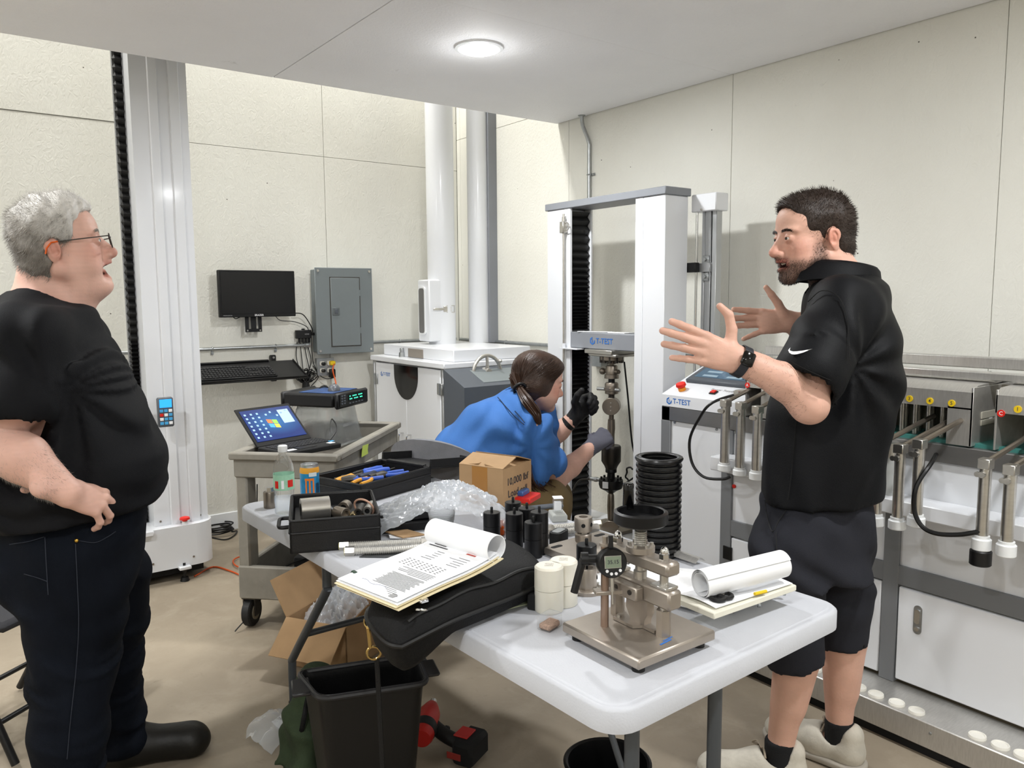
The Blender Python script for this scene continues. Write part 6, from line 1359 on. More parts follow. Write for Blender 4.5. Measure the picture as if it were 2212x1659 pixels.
for (i, j), cc in {(0, 1): '#e8662f', (1, 1): '#7fbf3f', (0, 0): '#3f8fe0', (1, 0): '#f2c23a'}.items():
    cq = mat('flag'+cc, cc, .4, emit=.6); u0 = LW/2-.026+i*.028; v0 = LH/2-.018+j*.027-(i*.005); MB(M1).prism([(u0, v0), (u0+.024, v0-.005), (u0+.024, v0+.018), (u0, v0+.023)], .0015, .0022).build('flag_pane', cq, lid)
ic = mat('icon', '#8fb4e0', .4, emit=.35)
for k in range(26):
    col_, row_ = divmod(k, 7); 
    if k > 20: x = LW-.05-(k-21)*.028; y = LH-.045-.012*((k*7) % 3)
    else: x = .032+col_*.032; y = LH-.045-row_*.0235
    MB(M1).box((x, y, .0018), (.010, .010, .001)).build('desktop_icon', ic, lid)
MB(M1).box((LW*.79, LH*.66, .0018), (.06, .085, .001)).build('window', mat('oswin', '#9db2cc', .4, emit=.3), lid)
# multimeter, clear bin, instrument, mouse
pm = onz(648, 944, .775); t = thing('multimeter', 'orange and black multimeter leaning behind the laptop screen', 'multimeter', pm)
fm_ = unit((.45, -.89, 0)); upm = unit(np.array((-.45*.75, .0, .83))); upm = unit(np.array((-.55, .45, .75))); sx_ = unit(np.cross(upm, (-fm_[1], fm_[0], 0))); nz = unit(RT0*.35-FH*.75+np.array((0, 0, .75))); uy = unit(np.array((0, 0, 1.))-nz*nz[2]-RT0*.45); uy = unit(uy-nz*(uy @ nz)); sx_ = np.cross(uy, nz); MM = basis(pm+uy*.045, sx_, uy, nz)
MB(MM).box((0, 0, 0), (.082, .17, .03), .012).build('holster', 'orange', t); MB(MM).box((0, 0, .012), (.062, .15, .012), .004).build('face', 'black', t); MB(MM).box((0, .045, .0185), (.05, .038, .002)).build('screen', mat('lcd_grey', '#8c9484', .3), t); MB(MM).cyl((0, -.03, .016), (0, -.03, .026), .019, n=20).build('dial', 'dark_grey', t)
for i in range(3):
    for j in range(2): MB(MM).box((-.018+i*.018, .012-j*.012, .0185), (.012, .007, .003), .001).build('button', 'yellow' if (i+j) % 2 else 'grey_frame', t)
# storage bin upside down
bc = np.array((1.655, 3.87, 0)); bdir = math.radians(34)
t = thing('storage_bin', 'clear plastic storage bin upside down in the cart under the instrument', 'bin', (bc[0], bc[1], .716))
Mb = frame((bc[0], bc[1], .716), bdir)
def shell(name, w0, d0, w1, d1, h, th, m_):
    m = MB(Mb); P = []
    for z, w, d in ((0, w0, d0), (h-.015, w1, d1), (h, w1-.02, d1-.02)): P.append([(x, y, z) for x, y in rrect(w, d, .03, 4)])
    m.grid(P, False, True); n = len(P[0]); m.add(P[-1], [tuple(range(n))]); Q = [[(x*(1-2*th/w0), y*(1-2*th/d0), z-(th if z > 0 else 0)) for x, y, z in r] for r in P]; m.grid(Q, True, True); m.add(Q[-1], [tuple(reversed(range(n)))])
    m.grid([P[0], Q[0]], True, True); return m
mat('clear_bin', '#dfe3e4', .12, trans=.85, ior=1.2, alpha=.55)
shell('wall', .31, .27, .26, .22, .20, .004, 0).build('wall', 'clear_bin', t); m = MB(Mb); m.tube([(x, y, .006) for x, y in rrect(.322, .282, .034, 4)], .006, 6, closed=True); m.build('rim', 'clear_bin', t)
for s_ in (-1, 1): MB(Mb @ frame((0, s_*.13, .1), 0)).box((0, 0, 0), (.09, .006, .016), .003).build('grip', 'clear_bin', t)
ip = np.array((bc[0], bc[1], .918)); di = unit((.62, -.785, 0)); Mi = frame(np.array((1.655, 3.86, .918)), math.radians(34))
t = thing('instrument', 'black electronic instrument with lit green display on the clear bin', 'instrument', tuple(ip))
MB(Mi).box((0, .02, .036), (.29, .30, .066), .008).build('case', 'black_matte', t)
MB(Mi).box((0, -.152, .036), (.305, .022, .08), .008).build('front_frame', 'black', t); MB(Mi).box((0, .165, .036), (.305, .022, .08), .008).build('rear_frame', 'black', t)
MB(Mi).box((0, -.1645, .037), (.27, .003, .06)).build('front_panel', mat('panel_blk', '#0d0f11', .3), t)
MB(Mi).box((.02, -.1665, .044), (.15, .002, .036)).build('display', mat('inst_disp', '#07110f', .15), t)
gm = mat('led_green', '#46e0b0', .4, emit=1.2)
for r in range(2):
    for k in range(9):
        if (k*5+r*3) % 4 == 1: continue
        MB(Mi).box((-.04+k*.0145, -.168, .052-r*.014), (.009, .001, .006)).build('digit', gm, t)
for k in range(8): MB(Mi).box((-.115+(k % 2)*.024, -.167, .06-(k//2)*.013), (.016, .003, .008), .001).build('button', 'dark_grey', t)
for k in range(5): MB(Mi).box((-.04+k*.03, -.167, .016), (.018, .003, .006), .001).build('soft_key', 'dark_grey', t)
tag(MB(Mi).box((.01, -.01, .0715), (.24, .2, .003), .001).build('mouse_pad', mat('padblue', '#24406e', .7, var=(14, .6))), 'dark blue patterned mouse pad on top of the black instrument', 'mouse pad')
t = thing('mouse', 'grey and black wireless mouse on the blue pad', 'mouse', tuple((Mi @ np.array((.0, -.05, .074, 1)))[:3]))
P = []
for i in range(15):
    u = -1+2*i/14; r = []
    for j in range(17):
        v = math.pi*j/16; w = .031*math.sqrt(max(0, 1-abs(u)**2.6)); r.append((u*.052, -w*math.cos(v)*(1-.08*u), .0+ (.034*math.sqrt(max(0, 1-abs(u)**2.4))*(1-.25*u))*math.sin(v)**.8))
    P.append(r)
MB(Mi @ frame((.0, -.05, .0735), .5)).grid(P).build('shell', mat('mouse_grey', '#55585e', .3), t); MB(Mi @ frame((.0, -.05, .0735), .5)).box((.02, 0, .030), (.02, .006, .01), .002).build('wheel', 'black', t)
m = MB(Mi); m.tube([(.09+.03*math.cos(a)*(1+.1*math.sin(3*a)), .07+.018*math.sin(a), .078+.004*math.sin(2*a)) for a in np.linspace(0, 16, 60)], .003, 6); tag(m.build('cable_coil', 'black'), 'small coil of black cable behind the mouse on the instrument', 'cable')
cable('cable', [CT(.28, .32, .76), CT(.3, .45, .83), CT(.22, .6, .86), CT(.15, .75, .80), CT(.12, .8, .73)], .003, 'black', 'black cable arching from laptop edge over the cart tray')
cable('cable', [CT(-.02, .25, .60), CT(-.025, .24, .4), CT(-.02, .22, .2), CT(.05, .1, .10), CT(.0, -.05, .01)], .003, 'black', 'black cable hanging down along the left side of the cart')
MB(MC).box((.15, .3, .33), (.12, .16, .06), .006); tag(MB(MC).bx(.10, .3, .35, .6, .156, .22, .006).build('cable_box', 'black_matte'), 'black box lying on the lower shelf of the cart', 'box')
cable('cable', [CT(.2, .4, .22), CT(.1, .25, .2), CT(.2, .15, .17), CT(.3, .12, .165)], .004, 'black', 'black cable lying on the lower shelf of the cart')
# ---- floor cables
def floor_cable(pts, r, m_, lab): return cable('extension_cord' if m_ == 'cable_orange' else 'cable', [np.array((*onz(px, py, r)[:2], r*1.02+.001*k)) for k, (px, py) in enumerate(pts)], r, m_, lab, 60, 'cord' if m_ == 'cable_orange' else 'cable')
floor_cable([(420, 1245), (460, 1225), (500, 1235), (540, 1250), (580, 1235), (600, 1218), (580, 1202), (540, 1200), (505, 1212), (515, 1228), (560, 1232), (600, 1240)], .0045, 'cable_orange', 'orange extension cord looped on floor behind the cart')
m = MB(); pc_ = onz(475, 1152, .01)
m.tube([pc_+np.array((.075*math.cos(a)*(1+.12*math.sin(2.3*a)), .06*math.sin(a)*(1+.1*math.cos(1.7*a)), .004+.0035*k/8)) for k, a in enumerate(np.linspace(0, 26, 120))], .005, 6); tag(m.build('cable_coil', 'black'), 'coil of black cable on floor beside the tall white tester', 'cable')
floor_cable([(450, 1160), (485, 1166), (505, 1158), (512, 1148), (500, 1150)], .004, 'black', 'black cable tail beside the cable coil on floor')
# ================================================================== folding table and everything on it
ZT_ = .74; TR = math.radians(2.0); TC = np.array((1.262, 1.868, 0)); MT = frame(TC, TR); TWd, TLn = .775, 1.85
mat('table_white', '#c3c5cb', .5, bump=(220, .15, 3), var=(4, .05)); mat('leg_grey', '#4d5156', .4, .3); mat('fix_steel', '#a79e94', .38, .7, var=(8, .12)); mat('cardboard', '#b08f69', .8, var=(8, .1)); mat('manila', '#e6d9b4', .75); mat('bag_black', '#070708', .7, spec=.3, bump=(240, .3, 2)); mat('bubble', '#e6ebf1', .1, trans=.3, ior=1.25, alpha=.44, spec=1.0, bump=(45, .35, 2), coat=.8); mat('jar_white', '#e8e4d6', .4, sss=.05); mat('black_anod', '#121214', .35, .3)
t = thing('folding_table', 'white plastic folding table crowded with tools and papers', 'table', tuple(TC), TR)
top = MB(MT); P = []
pr = [(-.03, -.048), (-.0, -.046), (0, -.006), (-.006, -.001), (-.012, 0), (-.017, -.002), (-.022, 0)]
for off, z in pr: P.append([(x, y, ZT_+z) for x, y in rrect(TWd+2*off, TLn+2*off, .06+off, 6)])
top.grid(P, False, True); n = len(P[0]); top.add(P[-1], [tuple(range(n))]); top.add([(x*.96, y*.98, ZT_-.02) for x, y, z in P[-1]], [tuple(reversed(range(n)))]); top.build('table_top', 'table_white', t, 50)
def leg(name, pts, r=.0145): return MB().tube(bez(pts, 40), r, 12).build(name, 'leg_grey', t)
def legpair(s_, yt, yfoot, xs):
    out = []
    for x in xs:
        leg('leg', [(x, yt, .695), (x, yt, .57), (x, yt+s_*.02, .53), (x, yfoot-s_*.03, .23), (x, yfoot, .18), (x, yfoot, .03)])
        MB().cyl((x, yfoot, 0), (x, yfoot, .045), .0175, n=14).build('foot', 'black', t)
    yb = yt+(yfoot-yt)*.62; leg('cross_bar', [(xs[0], yb, .335), ((xs[0]+xs[1])/2, yb, .335), (xs[1], yb, .335)], .011); leg('top_bar', [(xs[0], yt, .70), ((xs[0]+xs[1])/2, yt, .70), (xs[1], yt, .70)], .011)
legpair(1, 2.27, 2.60, (.955, 1.48))
yr_ = onx(1365, 1600, .985)[1]; xr_ = (.985, ony(1545, 1480, yr_)[0])
for x in xr_:
    leg('leg', [(x, yr_, .695), (x, yr_, .5), (x, yr_, .33), (x, yr_-.03, .24), (x, yr_-.10, .12), (x, yr_-.12, .03)]); MB().cyl((x, yr_-.12, 0), (x, yr_-.12, .045), .0175, n=14).build('foot', 'black', t)
leg('cross_bar', [(xr_[0], yr_, .36), ((xr_[0]+xr_[1])/2, yr_, .36), (xr_[1], yr_, .36)], .011); leg('top_bar', [(xr_[0], yr_, .70), ((xr_[0]+xr_[1])/2, yr_, .70), (xr_[1], yr_, .70)], .011)
for y in (1.55, 2.2): leg('brace', [(1.25, y, .68), (1.25, y+(.2 if y > 2 else -.2), .5), (1.25, y+(.25 if y > 2 else -.3), .34)], .008)
def Z(px, py, z=ZT_): return onz(px, py, z)
# ---- test fixture with dial gauge and hand wheel
f0 = np.array((1.043, 1.009, 0)); t = thing('test_fixture', 'steel press fixture with black hand wheel and digital gauge on square base plate', 'fixture', (1.152, 1.118, ZT_))
fs = .226; fx0, fy0 = 1.040, 1.004; zp = .776
MB().bx(fx0, fx0+fs, fy0, fy0+fs, zp-.022, zp, .004).build('base_plate', 'fix_steel', t)
for x in (.025, fs-.025):
    for y in (.025, fs-.025): MB().cyl((fx0+x, fy0+y, ZT_), (fx0+x, fy0+y, zp-.022), .013, n=14).build('rubber_foot', 'rubber', t)
def fz(px, py, ref): return onx(px, py, ref[0])[2]
colB = onz(1433, 1372, zp); colA = onz(1334, 1325, zp)          # front and rear hexagonal columns
bd = unit((colA-colB)*np.array((1, 1, 0))); pn = np.array((-bd[1], bd[0], 0)); mid = (colA+colB)/2; Lb = np.linalg.norm((colA-colB)[:2])
zb0, zb1 = fz(1433, 1308, colB), fz(1433, 1268, colB); zu0, zu1 = fz(1433, 1238, colB), fz(1433, 1208, colB)
for c in (colA, colB):
    MB().cyl((c[0], c[1], zp), (c[0], c[1], zb0-.008), .0155, n=6).build('hex_column', 'fix_steel', t)
    MB().cyl((c[0], c[1], zb0-.01), (c[0], c[1], zu0+.005), .009, n=14).build('guide_rod', 'steel', t)
    MB().cyl((c[0], c[1], zu1), (c[0], c[1], zu1+.012), .011, n=6).ball((c[0], c[1], zu1+.016), (.009, .009, .011)).cyl((c[0], c[1], zu1+.01), (c[0], c[1], zu1+.016), .0085, n=6).build('dome_nut', 'chrome', t)
    MB(basis((c[0], c[1], zb1), bd, pn, (0, 0, 1))).box((0, 0, .003), (.045, .035, .006), .001).build('washer_plate', 'steel', t)
MBm = lambda z: basis((mid[0], mid[1], z), bd, pn, (0, 0, 1))
MB(MBm((zb0+zb1)/2)).box((0, 0, 0), (Lb+.065, .038, zb1-zb0), .005).build('lower_beam', 'fix_steel', t)
MB(MBm((zu0+zu1)/2)).box((0, 0, 0), (Lb+.055, .04, zu1-zu0), .006).build('upper_beam', 'fix_steel', t)
sc = mid*np.array((1, 1, 0)); 
MB().lathe([(0, zu1), (.03, zu1), (.03, zu1+.012), (.02, zu1+.013), (.0, zu1+.013)], 24, (sc[0], sc[1], 0)).build('screw_flange', 'fix_steel', t)
for k in range(6): a = k*math.pi/3+.3; MB().cyl((sc[0]+.023*math.cos(a), sc[1]+.023*math.sin(a), zu1+.012), (sc[0]+.023*math.cos(a), sc[1]+.023*math.sin(a), zu1+.019), .004, n=8).build('bolt', 'steel', t)
zw_ = fz(1376, 1120, np.array((sc[0], 0, 0)))
m = MB(); prof = []; z = zu1-.03
while z < zw_: prof += [(.0112, z), (.0136, z+.0022)]; z += .0044
m.lathe(prof, 18, (sc[0], sc[1], 0)); m.build('threaded_screw', 'steel', t)
MB().lathe([(.0, zb1), (.014, zb1), (.014, zb1+.016), (.011, zb1+.018), (.011, zu0)], 18, (sc[0], sc[1], 0)).build('screw_end', 'steel', t)
RW = .056; wz = zw_
w = MB().lathe([(RW-.008, wz-.0), (RW-.009, wz+.018), (RW-.006, wz+.020), (RW, wz+.017), (RW, wz-.004), (RW-.004, wz-.007), (RW-.008, wz)], 44, (sc[0], sc[1], 0)); w.lathe([(0, wz+.004), (RW-.006, wz+.002), (RW-.006, wz-.006), (.014, wz-.01), (.012, wz-.024), (0, wz-.024)], 36, (sc[0], sc[1], 0)); wo = w.build('hand_wheel', 'black_anod', t)
hpq = onz(1357, 1098, wz+.01); MB().lathe([(.006, wz+.0), (.0075, wz+.008), (.0125, wz+.011), (.0115, wz+.05), (.012, wz+.062), (.009, wz+.066), (0, wz+.066)], 20, (hpq[0], hpq[1], 0)).build('wheel_handle', 'gloss_black', wo)
# wedge jaw below the beam
jw = MB(basis((mid[0], mid[1], 0), bd, pn, (0, 0, 1))); jw.prism([(-.03, 0), (.03, 0), (.032, -.03), (.02, -.05), (.018, -.068), (-.022, -.068), (-.024, -.045), (-.032, -.03)], -.01, .01, basis((0, 0, zb0), (1, 0, 0), (0, 0, 1), (0, -1, 0))); jw.build('jaw', 'fix_steel', t)
pl_ = MB(basis((mid[0], mid[1], zp), bd, pn, (0, 0, 1))); pl_.prism([(-.055, -.035), (.055, -.035), (.06, -.0), (.05, .03), (-.01, .03), (-.02, .012), (-.055, .012)], .001, .007); pl_.build('guide_plate', 'fix_steel', t)
for x, y in ((-.045, -.026), (.048, -.026), (.04, .022)): q_ = (basis((mid[0], mid[1], zp), bd, pn, (0, 0, 1)) @ np.array((x, y, .007, 1)))[:3]; MB().cyl(q_, q_+np.array((0, 0, .006)), .0045, n=10).build('screw', 'steel', t)
blk = MB(basis((mid[0], mid[1], 0), bd, pn, (0, 0, 1))); sgn = -1 if (pn @ FH) > 0 else 1
blk.box((.012, sgn*.03, (zb0+zb1)/2-.002), (.085, .022, .03), .003); blk.build('clamp_block', 'fix_steel', t)
for x in (-.012, .03): q_ = (basis((mid[0], mid[1], 0), bd, pn, (0, 0, 1)) @ np.array((x, sgn*.041, (zb0+zb1)/2, 1)))[:3]; MB().cyl(q_, q_+pn*sgn*.002, .0055, n=12).build('screw', 'dark_steel', t)
post = onz(1306, 1352, zp); zpt = fz(1306, 1178, post)
MB().cyl((post[0], post[1], zp), (post[0], post[1], zpt), .0085, n=18).build('gauge_post', mat('post_bronze', '#a08a7c', .3, .8), t)
MB().cyl((post[0], post[1], zpt), (post[0], post[1], zpt+.006), .012, n=16).cyl((post[0], post[1], zpt+.006), (post[0], post[1], zpt+.02), .006, n=10).build('post_cap', 'fix_steel', t)
MB().bx(post[0]-.014, post[0]+.014, post[1]-.014, post[1]+.014, zpt-.045, zpt-.015, .004).build('post_clamp', 'fix_steel', t)
lv = onz(1272, 1200, .9); 
m = MB(); c0 = np.array((post[0], post[1], zpt-.028)); ld = unit(np.array((-.75, .55, 0))); m.cyl(c0+ld*.012, c0+ld*.045, .009, n=14).cyl(c0+ld*.035, c0+ld*.05, .014, n=14); m.tube(bez([c0+ld*.045, c0+ld*.05+np.array((-.005, 0, -.03)), c0+ld*.055+np.array((-.012, .0, -.07))], 10), [.009]*6+[.006]*5 if False else .008, 8); m.build('clamp_lever', 'black', t)
gn = unit(-FH+RT0*.18+np.array((0, 0, .12))); gc = atd(1321, 1215, np.dot(post-CP, FW)-.032); GX = unit(np.cross((0, 0, 1.), gn)); GY = np.cross(gn, GX); MG = basis(gc, GX, GY, gn)
R_ = .031
MB(MG).lathe([(0, -.012), (R_-.002, -.012), (R_, -.01), (R_, .006), (R_-.003, .01), (R_-.005, .0095), (0, .0095)], 40).build('gauge_body', 'black', t)
g1 = MB(MG).box((0, .003, .0102), (.036, .026, .0016), .0006).build('gauge_bezel', 'steel', t); MB(MG).box((0, .003, .0113), (.033, .023, .001)).build('gauge_screen', mat('lcd_green', '#7d8a76', .3), t)
m = MB(); text(m, '35.15', np.asarray(MG) @ frame((0, .003, .0122)), .011); m.build('gauge_digits', 'ink', t, 0)
for k, x in enumerate((-.013, -.004, .006, .015)): MB(MG).cyl((x, -.017+(.002 if k in (0, 3) else -.004), .009), (x, -.017+(.002 if k in (0, 3) else -.004), .0115), .0032, n=10).build('gauge_button', 'paper', t)
MB(MG).cyl((0, R_-.002, -.001), (0, R_+.024, -.001), .005, n=12).build('gauge_stem_cap', 'black', t)
MB(MG).cyl((0, -R_+.002, -.001), (0, -R_-.028, -.001), .0045, n=12).build('gauge_stem', 'steel', t); MB(MG).cyl((0, -R_-.028, -.001), (0, -R_-.055, -.001), .002, n=10).build('gauge_tip', 'steel', t)
MB(MG).box((0, 0, -.02), (.014, .02, .02), .002).build('gauge_lug', 'fix_steel', t)
s0 = onz(1300, 1300, zp+.075); MB(basis((post[0], post[1], zp+.075), GX, -np.cross(GX, (0, 0, 1.)), (0, 0, 1))).box((.02, 0, 0), (.085, .026, .008), .001).build('stop_arm', 'fix_steel', t)
MB(basis((fx0+.12, fy0+.03, zp+.0004), unit((.9, .1, 0)), unit((-.1, .9, 0)), (0, 0, 1))).box((-.02, -.004, 0), (.035, .004, .0006)).box((-.005, .002, 0), (.03, .0025, .0006)).build('marker_mark', 'blue_text', t)
# ---- rolled drawing, papers, foam board and small parts at the right
tb = thing('foam_board', 'cream foam board raised on small clamps at the right end of table', 'board', (1.46, 1.1, .77))
MBd = basis((1.445, 1.10, .785), unit((1, -.03, 0)), unit((.03, 1, 0)), (0, 0, 1))
MB(MBd).box((0, 0, 0), (.285, .135, .014), .002).build('board', mat('foam', '#e6e3d4', .6), tb)
for px, py in ((1612, 1318), (1668, 1292)):
    c = onz(px, py, .745); cl = thing('small_clamp', 'small steel toggle clamp under the foam board, ' + ('near side' if px < 1640 else 'right side'), 'clamp', c, group='clamps under the board')
    MB(frame(c+np.array((-.02, .02, .012)), .3)).box((0, 0, 0), (.05, .022, .024), .003).build('body', 'dull_steel', cl); MB().cyl(c+np.array((-.02, .02, .014)), c+np.array((.025, -.012, .012)), .0045, n=10).cyl(c+np.array((.025, -.012, .012)), c+np.array((.029, -.015, .012)), .008, n=10).build('bolt', 'zinc', cl)
for k, (dx, dy, rz, w, h, lab) in enumerate(((-.06, .03, .25, .2, .27, 'white paper sheet with creases below the rolled drawing'), (.0, .0, -.05, .26, .12, 'printed paper sheet lying on the foam board'), (-.12, .09, .7, .21, .28, 'loose white sheet between fixture and corrugated pipe'))):
    P = [[(u*w-w/2, v*h-h/2, .004*math.sin(5*u+2*k)*math.sin(4*v)+.010*max(0, u-.75)*4*(k == 0)) for v in np.linspace(0, 1, 8)] for u in np.linspace(0, 1, 10)]
    zz_ = {0: .743+.006, 1: .7965, 2: .744}[k]; ce_ = {0: (1.43, 1.30), 1: (1.45, 1.10), 2: (1.42, 1.37)}[k]; solo(MB(frame((*ce_, zz_), rz)).sheet(P, .0006), 'paper_sheet', 'paper', lab, 'paper', 'loose sheets')
ra = onz(1513, 1268, .80); rb = onz(1688, 1222, .82); ra[2] = .822; rb[2] = .842
ra, rb = atd(1513, 1262, 1.74), atd(1690, 1218, 1.84)
m = MB(); ax_ = unit(rb-ra); u_ = unit(np.cross(ax_, (0, 0, 1.))); v_ = np.cross(u_, ax_); P = []
for th in np.linspace(0, 2*math.pi*2.6, 90):
    r = .0325-.0011*th/2; P.append([ra+(rb-ra)*s+r*(math.cos(th+.6)*u_+math.sin(th+.6)*v_) for s in np.linspace(0, 1, 5)])
m.sheet(P, .0005); solo(m, 'rolled_drawing', 'paper', 'rolled up white paper drawing at right end of the table', 'paper roll')
sc_ = onz(1560, 1290, .797); t = thing('scissors', 'black handled scissors under the rolled drawing', 'scissors', sc_)
for k, a in enumerate((.35, .75)):
    d = np.array((math.cos(a), math.sin(a), 0)); c = sc_+np.array((-.005+.02*k, .006*k, .006)); MB().torus(c-d*.02, .015, .005, (0, 0, 1), 20, 8).build('handle', 'black', t); MB(basis(c+d*.05+np.array((0, 0, .002*k)), d, np.array((-d[1], d[0], 0)), (0, 0, 1))).box((0, 0, 0), (.1, .01, .002), .0008).build('blade', 'steel', t)
ps = onz(1470, 1200, .75); P = [[ps+np.array((.04*u-.02, .14*v-.07, 0))+np.array((0, 0, .012*math.sin(math.pi*u))) for v in np.linspace(0, 1, 3)] for u in np.linspace(0, 1, 9)]
solo(MB().sheet(P, .001), 'metal_sheet', 'brushed', 'small curved shiny metal sheet beside the corrugated pipe', 'sheet')
solo(MB().cyl(onz(1655, 1278, .8)+np.array((0, 0, .001)), onz(1630, 1284, .8)+np.array((0, 0, .001)), .004, n=8), 'marker_pen', 'yellow', 'yellow pen end under the rolled drawing', 'pen')
# ---- corrugated black pipe
cp = onz(1421, 1196, ZT_); hP = fz(1421, 985, cp)-ZT_; prof = []; n = 17; Rp = .063
for k in range(n):
    z = hP*k/n; h = hP/n; prof += [(Rp-.006, z+h*.08), (Rp, z+h*.25), (Rp+.001, z+h*.5), (Rp, z+h*.75), (Rp-.006, z+h*.92)]
inn = [(r-.008, z) for r, z in reversed(prof)]
t = thing('corrugated_pipe', 'black corrugated plastic pipe section standing on the table edge', 'pipe', cp)
MB().lathe([(prof[0][0], 0)]+prof+[(Rp-.006, hP), (Rp-.012, hP)]+inn+[(Rp-.014, 0), (prof[0][0], 0)], 44, cp).build('pipe', mat('pipe_black', '#0c0c0d', .3), t)
MB().torus(cp+np.array((0, 0, hP-.005)), Rp-.002, .006, (0, 0, 1), 44, 8).build('rim', 'pipe_black', t)
# ---- white jars and the little box
for k, (px, py, lab) in enumerate(((1186, 1318, 'cream white plastic jar, front one of the pair'), (1217, 1304, 'cream white plastic jar behind, closer to the black bag'))):
    c = onz(px, py, ZT_); H = .108; r = .0335; t = thing('plastic_jar', lab, 'jar', c, group='cream jars')
    MB().lathe([(0, .0005), (r-.002, .0005), (r, .003), (r, H*.49), (r-.001, H*.495)], 36, c).build('body', 'jar_white', t); MB().lathe([(r-.001, H*.5), (r+.0005, H*.505), (r, H-.004), (r-.004, H), (0, H)], 36, c).build('lid', 'jar_white', t); MB(frame(c+np.array((0, 0, H+.0004)), .8)).box((.003, 0, 0), (.02, .02, .0006)).build('sticker', mat('stick', '#cfcabf', .6, var=(200, .4)), t)
c = onz(1187, 1357, ZT_); t = thing('parts_box', 'small clear plastic box with brown grains in front of the jar', 'box', c)
MB(frame(c, .3)).box((0, 0, .017), (.05, .036, .033), .003).build('case', mat('clear_box', '#f1f3f4', .08, trans=.9, ior=1.1, alpha=.35), t); MB(frame(c, .3)).box((0, 0, .009), (.043, .03, .014), .004).build('grains', mat('grains', '#b59784', .9, var=(300, .4)), t)
# ---- steel base plate with slots and the coupling on it
t = thing('slotted_plate', 'bronze grey steel plate with slots holding coupling post', 'plate', (1.5, 1.6, ZT_)); zq = .762; pc = np.array((1.475, 1.585, 0)); MPp = frame((pc[0], pc[1], 0), math.radians(2))
m = MB(MPp); m.box((0, 0, zq-.01), (.235, .225, .02), .003); m.build('plate', 'fix_steel', t)
for x, y in ((-.085, .08), (.085, .08), (-.085, -.08), (.085, -.08)): MB(MPp @ frame((x, y, zq), .0)).prism(rrect(.04, .016, .0079, 6), -.003, .0006).build('slot', 'black_matte', t)
MB(MPp @ frame((0, 0, zq))).lathe([(0, .0012), (.035, .0012), (.038, 0)], 30).build('boss', 'fix_steel', t)
c = onz(1260, 1168, zq); hh = fz(1260, 1116, c)-zq; t = thing('coupling_post', 'bronze steel coupling with cross holes standing on slotted plate', 'coupling', c)
MB().lathe([(.024, 0), (.024, .02), (.02, .024), (.0, .024)], 26, c).build('base_ring', 'fix_steel', t); MB().cyl(c+np.array((0, 0, .02)), c+np.array((0, 0, hh*.42)), .015, n=6).build('hex_nut', 'steel', t)
MB().lathe([(0, hh*.42), (.0245, hh*.42), (.026, hh*.44), (.026, hh-.002), (.025, hh), (.013, hh), (.013, hh*.6), (0, hh*.6)], 32, c).build('coupling', 'fix_steel', t)
for a in (-2.3, -1.2): d = np.array((math.cos(a), math.sin(a), 0)); MB().cyl(c+d*.0235+np.array((0, 0, hh*.72)), c+d*.0266+np.array((0, 0, hh*.72)), .006, n=14).build('cross_hole', 'black_matte', t)
c = onz(1268, 1278, ZT_); t = thing('flange_socket', 'round flanged steel socket standing behind the white jars', 'socket', c)
MB().lathe([(0, 0), (.037, 0), (.038, .003), (.038, .009), (.036, .011), (.02, .0115)], 36, c).build('flange', 'fix_steel', t); MB().lathe([(.024, .011), (.024, .06), (.023, .062), (.015, .062), (.015, .02), (0, .02)], 30, c).build('socket', 'fix_steel', t)
for a in (-1.4, -.2, 1.9): MB().cyl(c+np.array((.03*math.cos(a), .03*math.sin(a), .01)), c+np.array((.03*math.cos(a), .03*math.sin(a), .018)), .005, n=6).build('bolt', 'chrome', t)
MB().cyl(c+np.array((.018, -.016, .038)), c+np.array((.0185, -.0163, .038)), .006, n=12).build('cross_hole', 'black_matte', t)
# ---- black rods
def rod(px, py, H, lab, z0=ZT_, r=.0255):
    c = onz(px, py, z0+H); c[2] = z0; t = thing('black_cylinder', lab, 'cylinder', c, group='black turned cylinders')
    MB().lathe([(0, 0), (r-.001, 0), (r, .001), (r, H*.52), (r-.001, H*.525)], 32, c).build('lower_half', 'black_anod', t); MB().lathe([(r-.001, H*.527), (r, H*.532), (r, H-.0015), (r-.0015, H), (.005, H), (0, H)], 32, c).build('upper_half', 'black_anod', t); MB().lathe([(.0042, H), (.0042, H+.014), (.003, H+.016), (0, H+.016)], 14, c).build('stud', 'black_anod', t)
rod(1062, 1106, .085, 'black cylinder with stud, leftmost, nearest the rolled page'); rod(1108, 1084, .09, 'black cylinder with stud, rearmost one by the cardboard box'); rod(1111, 1108, .10, 'black cylinder with stud, second from the left in front row'); rod(1138, 1097, .10, 'black cylinder with stud, in the middle of the group'); rod(1165, 1105, .12, 'tall black cylinder with stud, rightmost of the group'); rod(1152, 1127, .10, 'black cylinder with stud, nearest the black bag'); rod(1267, 1176, .085, 'single black cylinder standing between plate and gauge', ZT_+.022)
